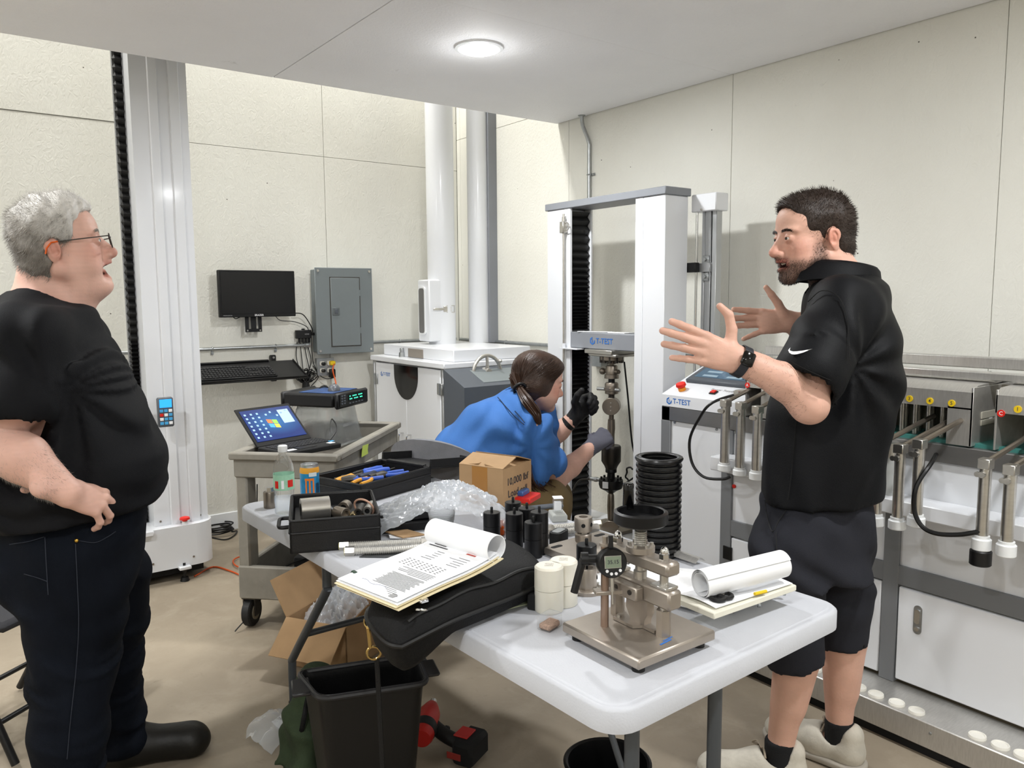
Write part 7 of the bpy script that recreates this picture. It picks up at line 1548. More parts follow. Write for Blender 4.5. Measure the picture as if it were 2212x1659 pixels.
# ---- relay, flexible hoses, tape measure, orange strap, loose bits behind
c = onz(1205, 1122, ZT_); t = thing('relay_module', 'clear plug-in relay on a grey socket behind black cylinders', 'relay', c)
Mr = frame(c, -.5); MB(Mr).box((0, 0, .012), (.05, .075, .024), .003).build('socket', mat('relay_grey', '#aeb0ac', .6), t); MB(Mr).box((0, .0, .048), (.03, .032, .05), .003).build('cover', 'clear_box', t); MB(Mr).box((0, 0, .046), (.022, .02, .03), .002).build('coil', 'paper', t); MB(Mr).box((0, 0, .0735), (.031, .033, .003)).build('top', 'paper', t)
def ribbed(pts, r, name, m_, parent, pitch=.0055):
    C_ = bez(pts, 60); seg = np.linalg.norm(np.diff(C_, axis=0), axis=1).cumsum(); L = seg[-1]; n = int(L/pitch)*2; s_ = np.linspace(0, L, n); CC = np.stack([np.interp(s_, np.concatenate([[0], seg]), C_[:, k]) for k in range(3)], 1); return MB().tube(CC, np.where(np.arange(n) % 2, r, r*.80), 12).build(name, m_, parent)
def hose(pa, pb, r, lab, bend=(0, 0, 0), name='flexible_hose'):
    t = thing(name, lab, 'hose', pa); mid_ = (pa+pb)/2+np.asarray(bend); ribbed([pa, mid_, pb], r, 'ribbed_tube', mat('hose_steel', '#d9d7d2', .34, .6), t); d = unit(mid_-pa); MB().cyl(pa-d*.006, pa+d*.02, r*1.28, n=6).build('nut', 'steel', t); MB().cyl(pa-d*.008, pa-d*.006, r*.95, n=16).build('washer', mat('washer', '#cfc98e', .6), t); d = unit(pb-mid_); MB().cyl(pb-d*.02, pb+d*.006, r*1.28, n=6).build('nut', 'steel', t); return t
hose(Z(1292, 1130, .752), Z(1180, 1142, .752), .0105, 'ribbed steel hose behind, ending beside the coupling post'); hose(Z(1288, 1140, .752), Z(1178, 1152, .752), .0105, 'second ribbed steel hose beside the coupling post', (0, -.004, 0))
hose(Z(738, 1179, .752), Z(925, 1170, .752), .0115, 'ribbed steel hose with yellow washer in front of black case', (0, 0, 0)); hose(Z(750, 1191, .752), Z(930, 1180, .752), .0115, 'ribbed steel hose lying in front, nearest the dark plate', (0, -.012, 0))
c = onz(1207, 1172, ZT_); t = thing('tape_measure', 'black tape measure beside the black cylinders', 'tape measure', c)
MB(frame(c, .4)).prism(rrect(.066, .04, .014, 5), 0, .036).build('case', 'rubber', t); MB(frame(c, .4)).prism(rrect(.05, .026, .01, 5), .036, .038).build('label', 'zinc', t)
solo(MB(frame(onz(1083, 1150, .742), .9)).box((0, 0, .015), (.07, .02, .03), .004).box((.03, .01, .022), (.02, .035, .012), .003), 'orange_strap', 'orange', 'orange strap clip behind the black cylinders', 'strap')
c = onz(1140, 1082, ZT_); t = thing('blister_pack', 'small blue and red blister pack behind the black cylinders', 'pack', c); MB(frame(c, .5)).box((0, 0, .012), (.1, .06, .02), .003).build('card', 'red', t); MB(frame(c, .5)).box((.0, .02, .03), (.06, .03, .02), .004).build('cover', mat('blister_blue', '#3d5f9a', .3), t)
solo(MB(frame(onz(1180, 1098, .742), -.3)).box((0, 0, .006), (.12, .03, .012), .004), 'cable_tie_pack', 'dark_grey', 'dark strip of parts between relay and cardboard box', 'parts')
# ---- cardboard box with open flaps
bx_ = np.array((1.577, 2.183, 0)); bu = unit((-.25, .97, 0)); bu = unit(np.array((-.36, .93, 0))); bv = np.array((bu[1], -bu[0], 0)); Lb1, Lb2, Hb = .185, .19, .135
MBx = basis((bx_[0]-.02, bx_[1]-.03, ZT_), bu, bv, (0, 0, 1)); t = thing('cardboard_box', 'small cardboard box with 10,000 lbf load cell in marker, behind bubble wrap', 'box', MBx[:3, 3])
m = MB(MBx); th = .003
m.bx(0, Lb1, 0, th, 0, Hb).bx(0, Lb1, Lb2-th, Lb2, 0, Hb).bx(0, th, th, Lb2-th, 0, Hb).bx(Lb1-th, Lb1, th, Lb2-th, 0, Hb).bx(0, Lb1, 0, Lb2, 0, th); m.build('carton', 'cardboard', t)
for s_, (o, a) in enumerate((((0, 0, Hb), .30), ((0, Lb2, Hb), -.30))):
    Mf = MBx @ frame(o, 0, a); MB(Mf).box((Lb1/2, (Lb2*.5-.004)*(1 if s_ == 0 else -1)/1*.5, .0015), (Lb1, Lb2*.5-.004, .003)).build('flap', 'cardboard', t)
for s_, o, a in ((0, (0, 0, Hb-.002), -.16), (1, (Lb1, 0, Hb-.002), .16)):
    Mf = MBx @ frame(o, 0, 0, a); MB(Mf).box((.04*(1 if s_ == 0 else -1), Lb2/2, -.001), (.08, Lb2-.01, .003)).build('flap', 'cardboard', t)
MB(MBx).bx(Lb1*.35, Lb1*.7, -.0008, .0, .0, Hb).build('tape', mat('tape', '#a9783f', .25), t)
mt = MBx @ basis((-.0012, Lb2*.5, Hb*.62), (0, 1, 0), (0, 0, 1), (-1, 0, 0))
mt2 = MBx @ basis((-.0012, Lb2*.5, Hb*.3), (0, 1, 0), (0, 0, 1), (-1, 0, 0))
m = MB(); text(m, '10,000 lbf', mt, .036); text(m, 'Load cell', mt2, .036); m.build('marker_writing', 'ink', t, 0)
# ---- bubble wrap
def crumple(M, lx, ly, hgt, amp, seed, nx=46, ny=34, outline=None):
    rs = np.random.RandomState(seed); P = np.zeros((nx, ny, 3)); K = [(rs.normal(size=2)*f, rs.uniform(0, 6.28), a) for f, a in ((9, 1), (16, .8), (16, .8), (28, .5), (28, .5), (55, .28), (70, .22))]
    for i, u in enumerate(np.linspace(-1, 1, nx)):
        for j, v in enumerate(np.linspace(-1, 1, ny)):
            r = max(abs(u), abs(v)); e = 1-(u*u*.5+v*v*.5)**1.0; nse = sum(a*abs(math.sin(k[0]*u+k[1]*v+p)) for k, p, a in K)/2.2
            rad = 1+.12*math.sin(3*math.atan2(v, u)+seed)+.06*math.sin(7*math.atan2(v, u)); P[i, j] = (u*lx*rad*math.sqrt(1-.25*v*v), v*ly*rad*math.sqrt(1-.25*u*u), max(.001, hgt*max(0, e)**.6*(.75+.25*math.sin(2*u+1)))+amp*(nse-.5)*(.3+.7*max(0, e)))
    P[..., 2] = np.maximum(P[..., 2], .002); return MB(M).sheet(P, .0008)
bwc = onz(950, 1108, .78); bw = crumple(frame((bwc[0], bwc[1], ZT_+.002), -.55), .20, .14, .115, .024, 4, 90, 64); solo(bw, 'bubble_wrap', 'bubble', 'crumpled clear bubble wrap heaped over the middle of the table', 'bubble wrap', smooth=60)
# ---- tool cases
def case(name, lab, corners, h, wall=.008, floor_m='black'):
    """open shallow case from its rim corners (front-left, front-right, back-right, back-left)"""
    c = np.mean(corners, axis=0); ux = unit((corners[1]-corners[0])+(corners[2]-corners[3])); uy = np.array((-ux[1], ux[0], 0)); w = (np.linalg.norm(corners[1]-corners[0])+np.linalg.norm(corners[2]-corners[3]))/2; d = (np.linalg.norm(corners[3]-corners[0])+np.linalg.norm(corners[2]-corners[1]))/2
    M = basis((c[0], c[1], ZT_), ux, uy, (0, 0, 1)); t = thing(name, lab, 'tool case', (c[0], c[1], ZT_)); m = MB(M); m.bx(-w/2, w/2, -d/2, d/2, 0, wall, .003)
    for s_ in (-1, 1): m.bx(-w/2, w/2, s_*d/2-wall*(s_ > 0), s_*d/2+wall*(s_ < 0), 0, h, .002); m.bx(s_*w/2-wall*(s_ > 0), s_*w/2+wall*(s_ < 0), -d/2, d/2, 0, h, .002)
    m.bx(-w/2-.004, w/2+.004, -d/2-.004, -d/2+wall, h*.42, h*.5, .001) if False else None
    b_ = m.build('tray', mat('case_black', '#0e0e10', .5, bump=(300, .2, 2)), t); 
    rm = MB(M); rm.tube([(x, y, h) for x, y in rrect(w-.004, d-.004, .012, 3)], .004, 6, closed=True); rm.tube([(x, y, h*.62) for x, y in rrect(w+.002, d+.002, .012, 3)], .003, 6, closed=True); rm.build('rim', 'case_black', t); return t, M, w, d
h1 = .095; t, M1c, w1, d1 = case('tool_case', 'open black case with steel sockets in front of the water bottle', [onz(632, 1128, ZT_+h1), onz(828, 1111, ZT_+h1), onz(797, 1060, ZT_+h1), onz(622, 1070, ZT_+h1)], h1)
MB(M1c).tube(bez([(-w1/2, .05, .05), (-w1/2-.03, .048, .05), (-w1/2-.034, 0, .05), (-w1/2-.03, -.048, .05), (-w1/2, -.05, .05)], 24), .006, 8).build('handle', 'case_black', t)
MB(M1c).bx(-w1/2+.01, w1/2-.01, -d1/2+.01, d1/2-.01, .03, .06, .003).build('liner', 'case_black', t)
def inc(x, y, z): return (M1c @ np.array((x, y, z, 1)))[:3]
def sock(x, y, r, L, a, lab, m_='dull_steel', z=.01, hole=True):
    d = (M1c[:3, :3] @ np.array((math.cos(a), math.sin(a), 0))); c = inc(x, y, z+r+.052); t = thing('socket', lab, 'socket', c, group='steel sockets in the open case')
    MB().lathe([(r*.55, -L/2), (r-.001, -L/2), (r, -L/2+.001), (r, L/2-.001), (r-.001, L/2), (r*.6, L/2), (r*.55, L/2-.008), (0, L/2-.008)], 26, c, d).build('barrel', m_, t); MB().lathe([(0, -L/2+.008), (r*.55, -L/2+.008), (r*.55, -L/2)], 20, c, d).build('bore', 'black_matte', t)
sock(-.055, -.03, .034, .085, .12, 'large bright steel cylinder lying at left in the open case', 'steel'); sock(.02, -.045, .018, .045, -.9, 'dark socket in the middle of the open case'); sock(.035, .02, .019, .032, 1.2, 'ring shaped socket standing behind the others in open case'); sock(.055, -.055, .010, .03, 1.4, 'smallest brass coloured socket in the open case', mat('brassy', '#a89872', .3, .9)); sock(.078, -.02, .013, .07, 1.35, 'dark stud with bright tip held by the rubber band', 'dark_steel', .014); sock(.108, -.01, .014, .075, 1.3, 'bright tipped stud at right held by the rubber band', 'steel', .014)
solo(MB().torus(inc(.09, -.03, .088), .032, .0032, M1c[:3, :3] @ np.array((.5, .75, .45)), 30, 8), 'rubber_band', mat('band', '#c9a08a', .7), 'beige rubber band around two studs in the open case', 'rubber band')
solo(MB(M1c @ frame((-.012, -.01, .08), .5, .4)).box((0, 0, 0), (.012, .07, .03), .003), 'chuck_key', 'black', 'flat black wrench between the sockets in open case', 'wrench')
# case with hand tools and its opened lid
h2 = .07; t, M2c, w2_, d2_ = case('tool_case', 'open black tool case full of blue handled tools behind the can', [onz(762, 1053, ZT_+h2), onz(905, 1014, ZT_+h2), onz(850, 988, ZT_+h2), onz(690, 1025, ZT_+h2)], h2)
Ml = M2c @ frame((w2_/2, 0, h2), 0, 0, math.radians(7)); m = MB(Ml); m.bx(0, .26, -d2_/2, d2_/2, -.008, 0, .002).bx(.0, .26, -d2_/2, -d2_/2+.008, 0, .03).bx(0, .26, d2_/2-.008, d2_/2, 0, .03).bx(.252, .26, -d2_/2, d2_/2, 0, .03, .002); m.build('lid', 'case_black', t)
MB(M2c).bx(w2_/2-.01, w2_/2+.012, -.1, .1, h2-.006, h2+.006, .002).build('hinge', 'case_black', t)
hb = mat('handle_blue', '#2c56b8', .45); ho = mat('handle_ochre', '#d9992f', .5)
def tool(name, x, y, a, L, r, hm, lab, kind):
    M = M2c @ frame((x, y, h2-.018), a); t = thing(name, lab, name.split('_')[0] if name != 'screwdriver' else 'screwdriver', M[:3, 3], group='hand tools in the case')
    if kind == 'driver': MB(M).lathe([(0, 0), (r*.8, .002), (r, L*.12), (r*.85, L*.3), (r, L*.42), (r*.5, L*.48)], 14, (0, 0, 0), (1, 0, 0)).build('handle', hm, t); MB(M).cyl((L*.47, 0, 0), (L, 0, 0), r*.28, n=8).build('shaft', 'dark_steel', t)
    else:
        for s_ in (-1, 1): MB(M).tube(bez([(0, s_*r*1.6, 0), (L*.3, s_*r*1.9, 0), (L*.55, s_*r*.6, 0)], 14), r*.6, 8).build('handle', hm, t)
        MB(M).tube([(L*.5, 0, 0), (L*.62, 0, 0), (L, 0, 0)], [r*1.1, r*1.3, r*.3], 8).build('jaw', 'dark_steel', t)
tool('screwdriver', -.14, .05, .15, .22, .013, ho, 'screwdriver with ochre handle at left of tool case', 'driver'); tool('pliers', -.12, -.04, .25, .18, .012, ho, 'pliers with ochre handles at the front of tool case', 'pl'); tool('pliers', .02, -.03, 2.6, .2, .013, hb, 'pliers with blue handles in the middle of tool case', 'pl'); tool('screwdriver', .12, .03, 2.9, .24, .014, hb, 'thick blue screwdriver at right of tool case', 'driver'); tool('screwdriver', .13, .08, 3.05, .2, .012, hb, 'slim blue screwdriver along the back of tool case', 'driver'); tool('pliers', .13, -.05, 2.85, .17, .012, hb, 'small blue handled pliers at right end of tool case', 'pl'); tool('wrench', -.02, .09, .1, .26, .008, 'dark_steel', 'long dark wrench along the back wall of tool case', 'driver'); tool('hammer', -.05, .02, .05, .2, .014, mat('navy_grip', '#1d2740', .6), 'dark blue gripped tool across the tool case', 'driver')
# small closed case below the wrap, board, envelope, plate
c = onz(872, 1150, ZT_); t = thing('small_case', 'closed black case peeking out under the bubble wrap', 'case', c); Mq = frame(c+np.array((.02, .06, 0)), -.3); MB(Mq).box((0, 0, .016), (.2, .13, .032), .006).build('lower_shell', 'case_black', t); MB(Mq).box((0, 0, .046), (.195, .126, .025), .006).build('upper_shell', 'case_black', t)
q4 = lambda pts, z: [onz(px, py, z) for px, py in pts]
def slab(pts, z, th, name, m_, lab, cat): P = q4(pts, z); solo(MB().prism([(p[0], p[1]) for p in P][::-1] if np.cross(P[1]-P[0], P[2]-P[1])[2] < 0 else [(p[0], p[1]) for p in P], z, z+th), name, m_, lab, cat, smooth=0)
slab([(832, 1150), (870, 1163), (918, 1156), (880, 1145)], .7505, .003, 'cardboard_flap', 'cardboard', 'torn brown cardboard piece under the bubble wrap', 'cardboard'); slab([(840, 1158), (842, 1163), (935, 1166), (930, 1150)], .745, .004, 'envelope', 'paper', 'white envelope between hose and cardboard piece', 'envelope'); slab([(776, 1204), (812, 1187), (905, 1187), (885, 1205)], .7412, .002, 'dark_plate', mat('gunmetal', '#4d5052', .35, .7), 'thin dark metal plate left of the paper folder', 'plate')
# cups
c = onz(955, 1168, ZT_); t = thing('cup_stack', 'stack of clear ribbed plastic cups beside the rolled page', 'cup', c)
for k in range(7): MB().lathe([(.028+.0012*k, .004+.009*k), (.036+.0008*k, .062+.004*k), (.0385, .066+.006*k), (.0375, .067+.006*k)], 30, c).build('cup', 'clear_box', t)
# ---- bottle, can, steel weight
c = onz(616, 1110, ZT_); t = thing('water_bottle', 'clear water bottle with white cap and green red label', 'bottle', c); r = .034; mat('pet', '#f2f6f7', .04, trans=.95, ior=1.15, alpha=.45)
MB().lathe([(0, .004), (.02, .001), (r-.004, .003), (r, .01), (r*.95, .03), (r, .05), (r*.94, .07), (r, .085), (r, .15), (r*.92, .172), (.02, .2), (.0135, .208), (.0135, .222)], 36, c).build('body', 'pet', t); MB().lathe([(0, .236), (.013, .236), (.0155, .234), (.0158, .216), (.0145, .214)], 26, c).build('cap', 'white_plastic', t)
lb = MB().lathe([(r+.0006, .088), (r+.0008, .09), (r+.0008, .138), (r+.0006, .14)], 36, c).build('label', mat('label_green', '#9fd0b4', .5, var=(60, .12)), t)
def curved_patch(c, r, a0, a1, z0, z1, name, m_, parent): return MB().lathe([(r, z0), (r, z1)], 8, c, None, a0, a1).build(name, m_, parent)
va = math.atan2(-c[1], -c[0])
def ang(dx): return va+dx
A_ = np.cross((0, 0, 1.), (1., 0, 0)); 
def latA(theta): return theta-math.pi/2
curved_patch(c, r+.0014, latA(va+.35), latA(va+.95), .098, .122, 'label_patch', 'red', lb); curved_patch(c, r+.0014, latA(va-.95), latA(va-.55), .095, .12, 'label_patch', 'red', lb); curved_patch(c, r+.0014, latA(va-.25), latA(va+.0), .094, .122, 'barcode', 'paper', lb)
MB().lathe([(0, .005), (r-.004, .006), (r-.002, .02), (r-.003, .06), (0, .06)], 30, c).build('water', mat('water', '#eef4f6', .02, trans=1.0, ior=1.25, alpha=.4), t)
c = onz(671, 1092, ZT_); t = thing('drink_can', 'blue and orange energy drink can beside the water bottle', 'can', c); r = .033; H = .15
MB().lathe([(r*.8, 0), (r*.85, .002), (r, .012), (r, H-.018)], 36, c).build('body', mat('can_blue', '#2f8fc4', .3, .3, var=(50, .2)), t); MB().lathe([(r, H-.018), (r*.86, H-.004), (r*.88, H), (r*.84, H), (r*.82, H-.006), (0, H-.006)], 36, c).build('can_top', 'alu', t); MB().lathe([(r+.0003, H-.03), (r+.0003, H-.019), (r*.93, H-.010)], 36, c).build('gold_band', ho, t)
MB(frame(c+np.array((0, 0, H-.004)), .4)).box((.008, 0, 0), (.022, .014, .002), .001).build('tab', 'alu', t)
for k, w in enumerate((.16, .16, .16)):
    th0 = va-.5+k*.38; curved_patch(c, r+.0008, latA(th0), latA(th0+w), .025+.008*(k != 1), .098, 'claw_stripe', mat('can_orange', '#e07a2a', .35), t)
curved_patch(c, r+.0007, latA(va-.55), latA(va+.42), .096, .104, 'claw_top', 'can_orange', t); curved_patch(c, r+.0008, latA(va-.1), latA(va+.75), .11, .124, 'label_panel', mat('can_panel', '#cfd8dc', .4), t); curved_patch(c, r+.0008, latA(va+.62), latA(va+1.1), .02, .085, 'lettering', mat('can_dark', '#1c3f5c', .4, var=(160, .6)), t)
c = onz(584, 1096, ZT_); t = thing('steel_weight', 'small steel cylinder with hexagon head at left table corner', 'weight', c); MB().lathe([(0, 0), (.0215, 0), (.0225, .002), (.0225, .054), (.021, .057), (0, .057)], 30, c).build('body', 'dull_steel', t); MB().cyl(c+np.array((0, 0, .057)), c+np.array((0, 0, .072)), .014, n=6).build('hex_head', 'steel', t)
# ---- bag, folders, papers
bq = np.array(((.725, 1.55), (.70, 1.335), (1.17, 1.405), (1.26, 1.72))); 
t = thing('laptop_bag', 'black padded laptop bag lying across the table edge', 'bag', (.97, 1.5, ZT_))
P = []; N1, N2 = 30, 22
def bagpt(u, v):
    e = lambda s: math.copysign(abs(s)**.8, s); u2, v2 = (u+1)/2, (v+1)/2
    a = bq[0]*(1-u2)+bq[3]*u2; b = bq[1]*(1-u2)+bq[2]*u2; return a*v2+b*(1-v2)
topP, botP = [], []
for i in range(N1):
    ra_, rb_ = [], []
    for j in range(N2):
        th = 2*math.pi*j/N2; 
    u = -1+2*i/(N1-1)
    for j in range(N2):
        v = -1+2*j/(N2-1); ed = (max(0, 1-abs(u)**7)*max(0, 1-abs(v)**7))**.5; c = bagpt(u*math.sqrt(1-.16*v**4), v*math.sqrt(1-.16*u**4))
        sag = -.022*max(0, (.875-c[0])/.17)**1.6 ; ra_.append((c[0], c[1], ZT_+.047+sag+.046*ed+.004*math.sin(9*u+4*v)*ed)); rb_.append((c[0], c[1], ZT_+.047+sag-.045*ed-.05*min(1, max(0, (.86-c[0])/.12))*ed))
    topP.append(ra_); botP.append(rb_)
mbag = MB(); mbag.grid(topP, True); mbag.grid(botP, False); mbag.build('body', 'bag_black', t, 80)
edge = [topP[i][0] for i in range(N1)]+[topP[-1][j] for j in range(1, N2)]+[topP[i][-1] for i in range(N1-2, -1, -1)]+[topP[0][j] for j in range(N2-2, 0, -1)]
MB().tube(edge, .0055, 7, closed=True).build('piping', mat('piping', '#09090a', .45), t)
zr = [(np.array(topP[i][2])*.6+np.array(topP[i][1])*.4) for i in range(2, N1-2)]; MB().tube([p+np.array((0, 0, .004)) for p in zr], .004, 6).build('zipper', 'rubber', t)
zp_ = onz(915, 1298, .842); MB().box(zp_, (.02, .012, .008), .002).torus(zp_+np.array((-.018, -.022, -.008)), .011, .0025, (.3, .3, 1), 18, 6).build('zipper_pull', 'chrome', t)
ck = onx(795, 1345, .745); cl = thing('strap_clip', 'brass swivel clip hanging from the bag over the bin', 'clip', ck)
MB().torus(ck+np.array((0, 0, .0)), .012, .0025, (1, .3, 0), 18, 6).build('ring', mat('gilt', '#b59a62', .25, 1), cl); MB().tube(bez([ck+np.array((0, 0, -.012)), ck+np.array((.002, 0, -.035)), ck+np.array((.004, 0, -.06))], 8), .0045, 8).build('shank', 'gilt', cl); MB().torus(ck+np.array((.01, -.004, -.072)), .015, .003, (.5, .8, 0), 20, 6).build('hook', 'gilt', cl)
sp = ck+np.array((.014, -.008, -.085)); P = [[sp+np.array((.0+.01*math.sin(3*s), -.011*w, -s)) for w in (-1, 1)] for s in np.linspace(0, .58, 14)]
solo(MB().sheet(P, .002), 'shoulder_strap', 'bag_black', 'black shoulder strap hanging from clip down past the bin', 'strap')
# folder stack
fq = [onz(770, 1240, .852), onz(858, 1303, .852), onz(1085, 1207, .868), onz(985, 1150, .868)]; FX = unit(fq[2]-fq[1]); FY = fq[0]-fq[1]; FN = unit(np.cross(FX, FY)); FY = np.cross(FN, FX); FWd = np.linalg.norm(fq[2]-fq[1]); FHt = np.linalg.norm(fq[0]-fq[1])+.01; MF = basis(fq[1], FX, FY, FN)
def leafgrid(w, h, z, curl=0.0, dx=0, dy=0, n=14): return [[(dx+w*u, dy+h*v, z+.010*math.sin(math.pi*u)*.5+curl*max(0, u-.55)**2) for v in np.linspace(0, 1, 4)] for u in np.linspace(0, 1, n)]
for k, (m_, dz_, dx, dy, w, lab) in enumerate((('manila', -.012, -.004, -.008, FWd, 'lowest manila folder of the stack on the bag'), ('manila', -.007, -.006, -.002, FWd*.98, 'middle manila folder with tab in the stack on the bag'), ('paper', -.004, .0, .0, FWd*.97, 'sheaf of white pages inside the folder on the bag'))):
    solo(MB(MF).sheet(leafgrid(w, FHt, dz_, .08, dx, dy), .0018), 'folder' if m_ == 'manila' else 'page_stack', m_, lab, 'folder' if m_ == 'manila' else 'paper')
fo = thing('document', 'printed report page with signature on top of the folder stack', 'document', fq[1])
MB(MF).sheet(leafgrid(FWd*.96, FHt*.97, 0, .08, .003, .004), .0006).build('page', 'paper', fo)
m = MB(MF); rs = np.random.RandomState(2); zt2 = lambda u: .010*math.sin(math.pi*u)*.5+.08*max(0, u-.55)**2+.0008
def line(u, v0, v1, w=.0016):
    U = u*FWd*.96; m.add([(U, FHt*v0, zt2(u)), (U+w, FHt*v0, zt2(u)), (U+w, FHt*v1, zt2(u)), (U, FHt*v1, zt2(u))], [(0, 1, 2, 3)])
for k in range(14): line(.14+k*.0145, .12+.02*(k % 3), .60+.08*rs.rand(), .0014)
for k in range(5): line(.36+k*.02, .14, .4+.3*rs.rand(), .0014)
for k in range(5):
    for j in range(9): line(.48+k*.026, .2+j*.07, .235+j*.07, .0018)
for k in range(5): line(.66+k*.035, .15, .3+.2*rs.rand(), .0016); line(.66+k*.035, .55, .62+.2*rs.rand(), .0016)
for k in range(4): line(.06+.02*k, .1+.04*k, .25+.05*k, .0012)
line(.86, .6, .9, .004); line(.89, .66, .85, .0025)
m.build('print', 'ink', fo, 0)
m = MB(MF); m.tube([(FWd*(.10+.012*math.sin(9*s)), FHt*(.35+.4*s), .0035+.0*s) for s in np.linspace(0, 1, 40)], .0004, 4); m.build('signature', mat('pen_blue', '#4d5a86', .6), fo); MB(MF).box((FWd*.86, FHt*.25, zt2(.86)), (.012, .03, .0004)).build('red_emblem', mat('emblem', '#b8483a', .6), fo); MB(MF).box((FWd*.055, FHt*.16, zt2(.05)), (.014, .016, .0004)).build('stamp', 'grey_text', fo)
# rolled back pages at the far end
ra = (MF @ np.array((FWd*.95, -.0, .030, 1)))[:3]; rb = (MF @ np.array((FWd*.95, FHt*1.0, .030, 1)))[:3]; m = MB(); ax_ = unit(rb-ra); u_ = FX; v_ = unit(np.cross(ax_, u_)); v_ = v_ if v_[2] > 0 else -v_; P = []
for th in np.linspace(-math.pi*.5, math.pi*1.55, 40): r = .027+.002*th*.5; P.append([ra+(rb-ra)*s+r*(math.cos(th)*u_+math.sin(th)*v_) for s in np.linspace(0, 1, 4)])
m.sheet(P, .0016); solo(m, 'rolled_pages', 'paper', 'report pages curled over into a roll on the folder stack', 'paper')
slab([(985, 1345), (1165, 1300), (1163, 1270), (985, 1315)], .7415, .003, 'green_folder', mat('pale_green', '#c9d1b0', .7), 'pale green folder under the black bag', 'folder'); slab([(1000, 1340), (1110, 1311), (1108, 1290), (1000, 1315)], .7455, .002, 'label_folder', 'manila', 'manila folder edge on the pale green folder', 'folder')
solo(MB(frame(onz(1163, 1318, ZT_), .5)).box((0, 0, .02), (.02, .05, .04), .003), 'black_block', 'black_matte', 'small black block between black bag and white jars', 'block')
solo(MB().box(fq[0]+np.array((.0, .01, -.006)), (.012, .02, .02), .003), 'binder_clip', mat('clip_green', '#1f3b2c', .5), 'dark green binder clip at folder corner', 'clip')
# ================================================================== things on the floor and chairs
# ---- trash bin
br = np.array(((.775, 2.06), (.765, 1.885), (1.03, 1.79), (1.09, 1.955))); bcx = br.mean(0); zR = .42
t = thing('trash_bin', 'black plastic rectangular waste bin under the table edge', 'bin', (bcx[0], bcx[1], 0))
def ring(sc_, z, rr=.035): 
    out = []; P4 = [bcx+(p-bcx)*sc_ for p in br]
    for i in range(4):
        p0, p, p1 = P4[i-1], P4[i], P4[(i+1) % 4]; a = p+unit3(p0-p)*rr; b = p+unit3(p1-p)*rr
        for s in np.linspace(0, 1, 6): q = a*(1-s)**2+2*p*s*(1-s)+b*s*s; out.append((q[0], q[1], z))
    return out
def unit3(v): return v/np.linalg.norm(v)
rgs = [ring(.74, .004), ring(.97, zR-.03), ring(1.0, zR-.012), ring(1.03, zR), ring(1.0, zR+.004), ring(.965, zR-.004), ring(.95, zR-.03), ring(.72, .012)]
m = MB(); m.grid(rgs, True, True); n = len(rgs[0]); m.add(rgs[-1], [tuple(reversed(range(n)))]); m.add(rgs[0], [tuple(range(n))]); m.build('body', mat('bin_black', '#070708', .4, bump=(150, .1)), t, 60)
MB().tube(ring(1.03, zR-.004), .008, 8, closed=True).build('rim', mat('bin_rim', '#232325', .4), t)
for i in (1, 3):
    a, b = br[i-1 if i == 1 else 2], br[i if i == 1 else 3]; c = (a+b)/2; o = unit3(c-bcx); MB().box((c[0]+o[0]*.022, c[1]+o[1]*.022, zR-.006), (.05, .09, .012), .004, eul(0, 0, math.atan2(o[1], o[0]))).build('grip', 'bin_rim', t)
# ---- green duffel bag
g0 = onz(665, 1600, .12); s = SDF(to_loc(g0)-.3, to_loc(g0)+.3, .008); gl0 = to_loc(g0)
s.ell(gl0+np.array((.01, .05, .04)), (.085, .14, .16), k=.02); s.ell(gl0+np.array((-.0, .02, -.04)), (.075, .12, .1), k=.03); s.cap(gl0+np.array((-.02, -.02, .0)), gl0+np.array((-.09, -.04, -.05)), .03, .012, k=.03)
wn_ = wr_noise(91, (22, 22, 26), 1); s.fold(lambda x, y, z: .014*wn_(x, y, z)+.008*np.sin(60*z+20*x+2*wn_(x, y, z))); s.clip((0, 0, .004), (0, 0, -1))
rt_ = thing('duffel_bag', 'dark green canvas duffel bag with metal eyelet beside the bin', 'bag', (g0[0], g0[1], 0), YAW-math.pi/2); o_b = np.array((gl0[0], gl0[1], 0))
sdf_obj(s, 'body', mat('canvas_green', '#2f3d26', .85, bump=(300, .4, 2), var=(9, .25)), rt_, o_b, it=2)
m = MB(); ec = LP(678, 1540, np.dot(g0-CP, FW)-.075); m.torus(ec, .012, .004, (0, 1, .1), 20, 8); lmb(rt_, m, 'eyelet', 'chrome', o_b)
m = MB(); m.tube(bez([LP(640, 1640, np.dot(g0-CP, FW)-.05), LP(655, 1560, np.dot(g0-CP, FW)-.1), LP(668, 1500, np.dot(g0-CP, FW)-.06), LP(690, 1470, np.dot(g0-CP, FW))], 16), .008, 6); lmb(rt_, m, 'strap', 'bag_black', o_b)
# ---- plastic wrap on the floor
pw_ = onz(600, 1590, 0); solo(crumple(frame((pw_[0], pw_[1], .003), .4), .10, .08, .05, .03, 9, 18, 14), 'plastic_bag', mat('film', '#dfe2e4', .15, trans=.5, ior=1.1, alpha=.5), 'torn clear plastic bag on the concrete floor', 'plastic bag', smooth=60)
pp = onz(618, 1570, .03); solo(MB(frame(pp, .5, .5)).box((0, 0, 0), (.05, .09, .003), .001), 'paper_scrap', 'paper', 'folded white paper scrap on the clear plastic bag', 'paper')
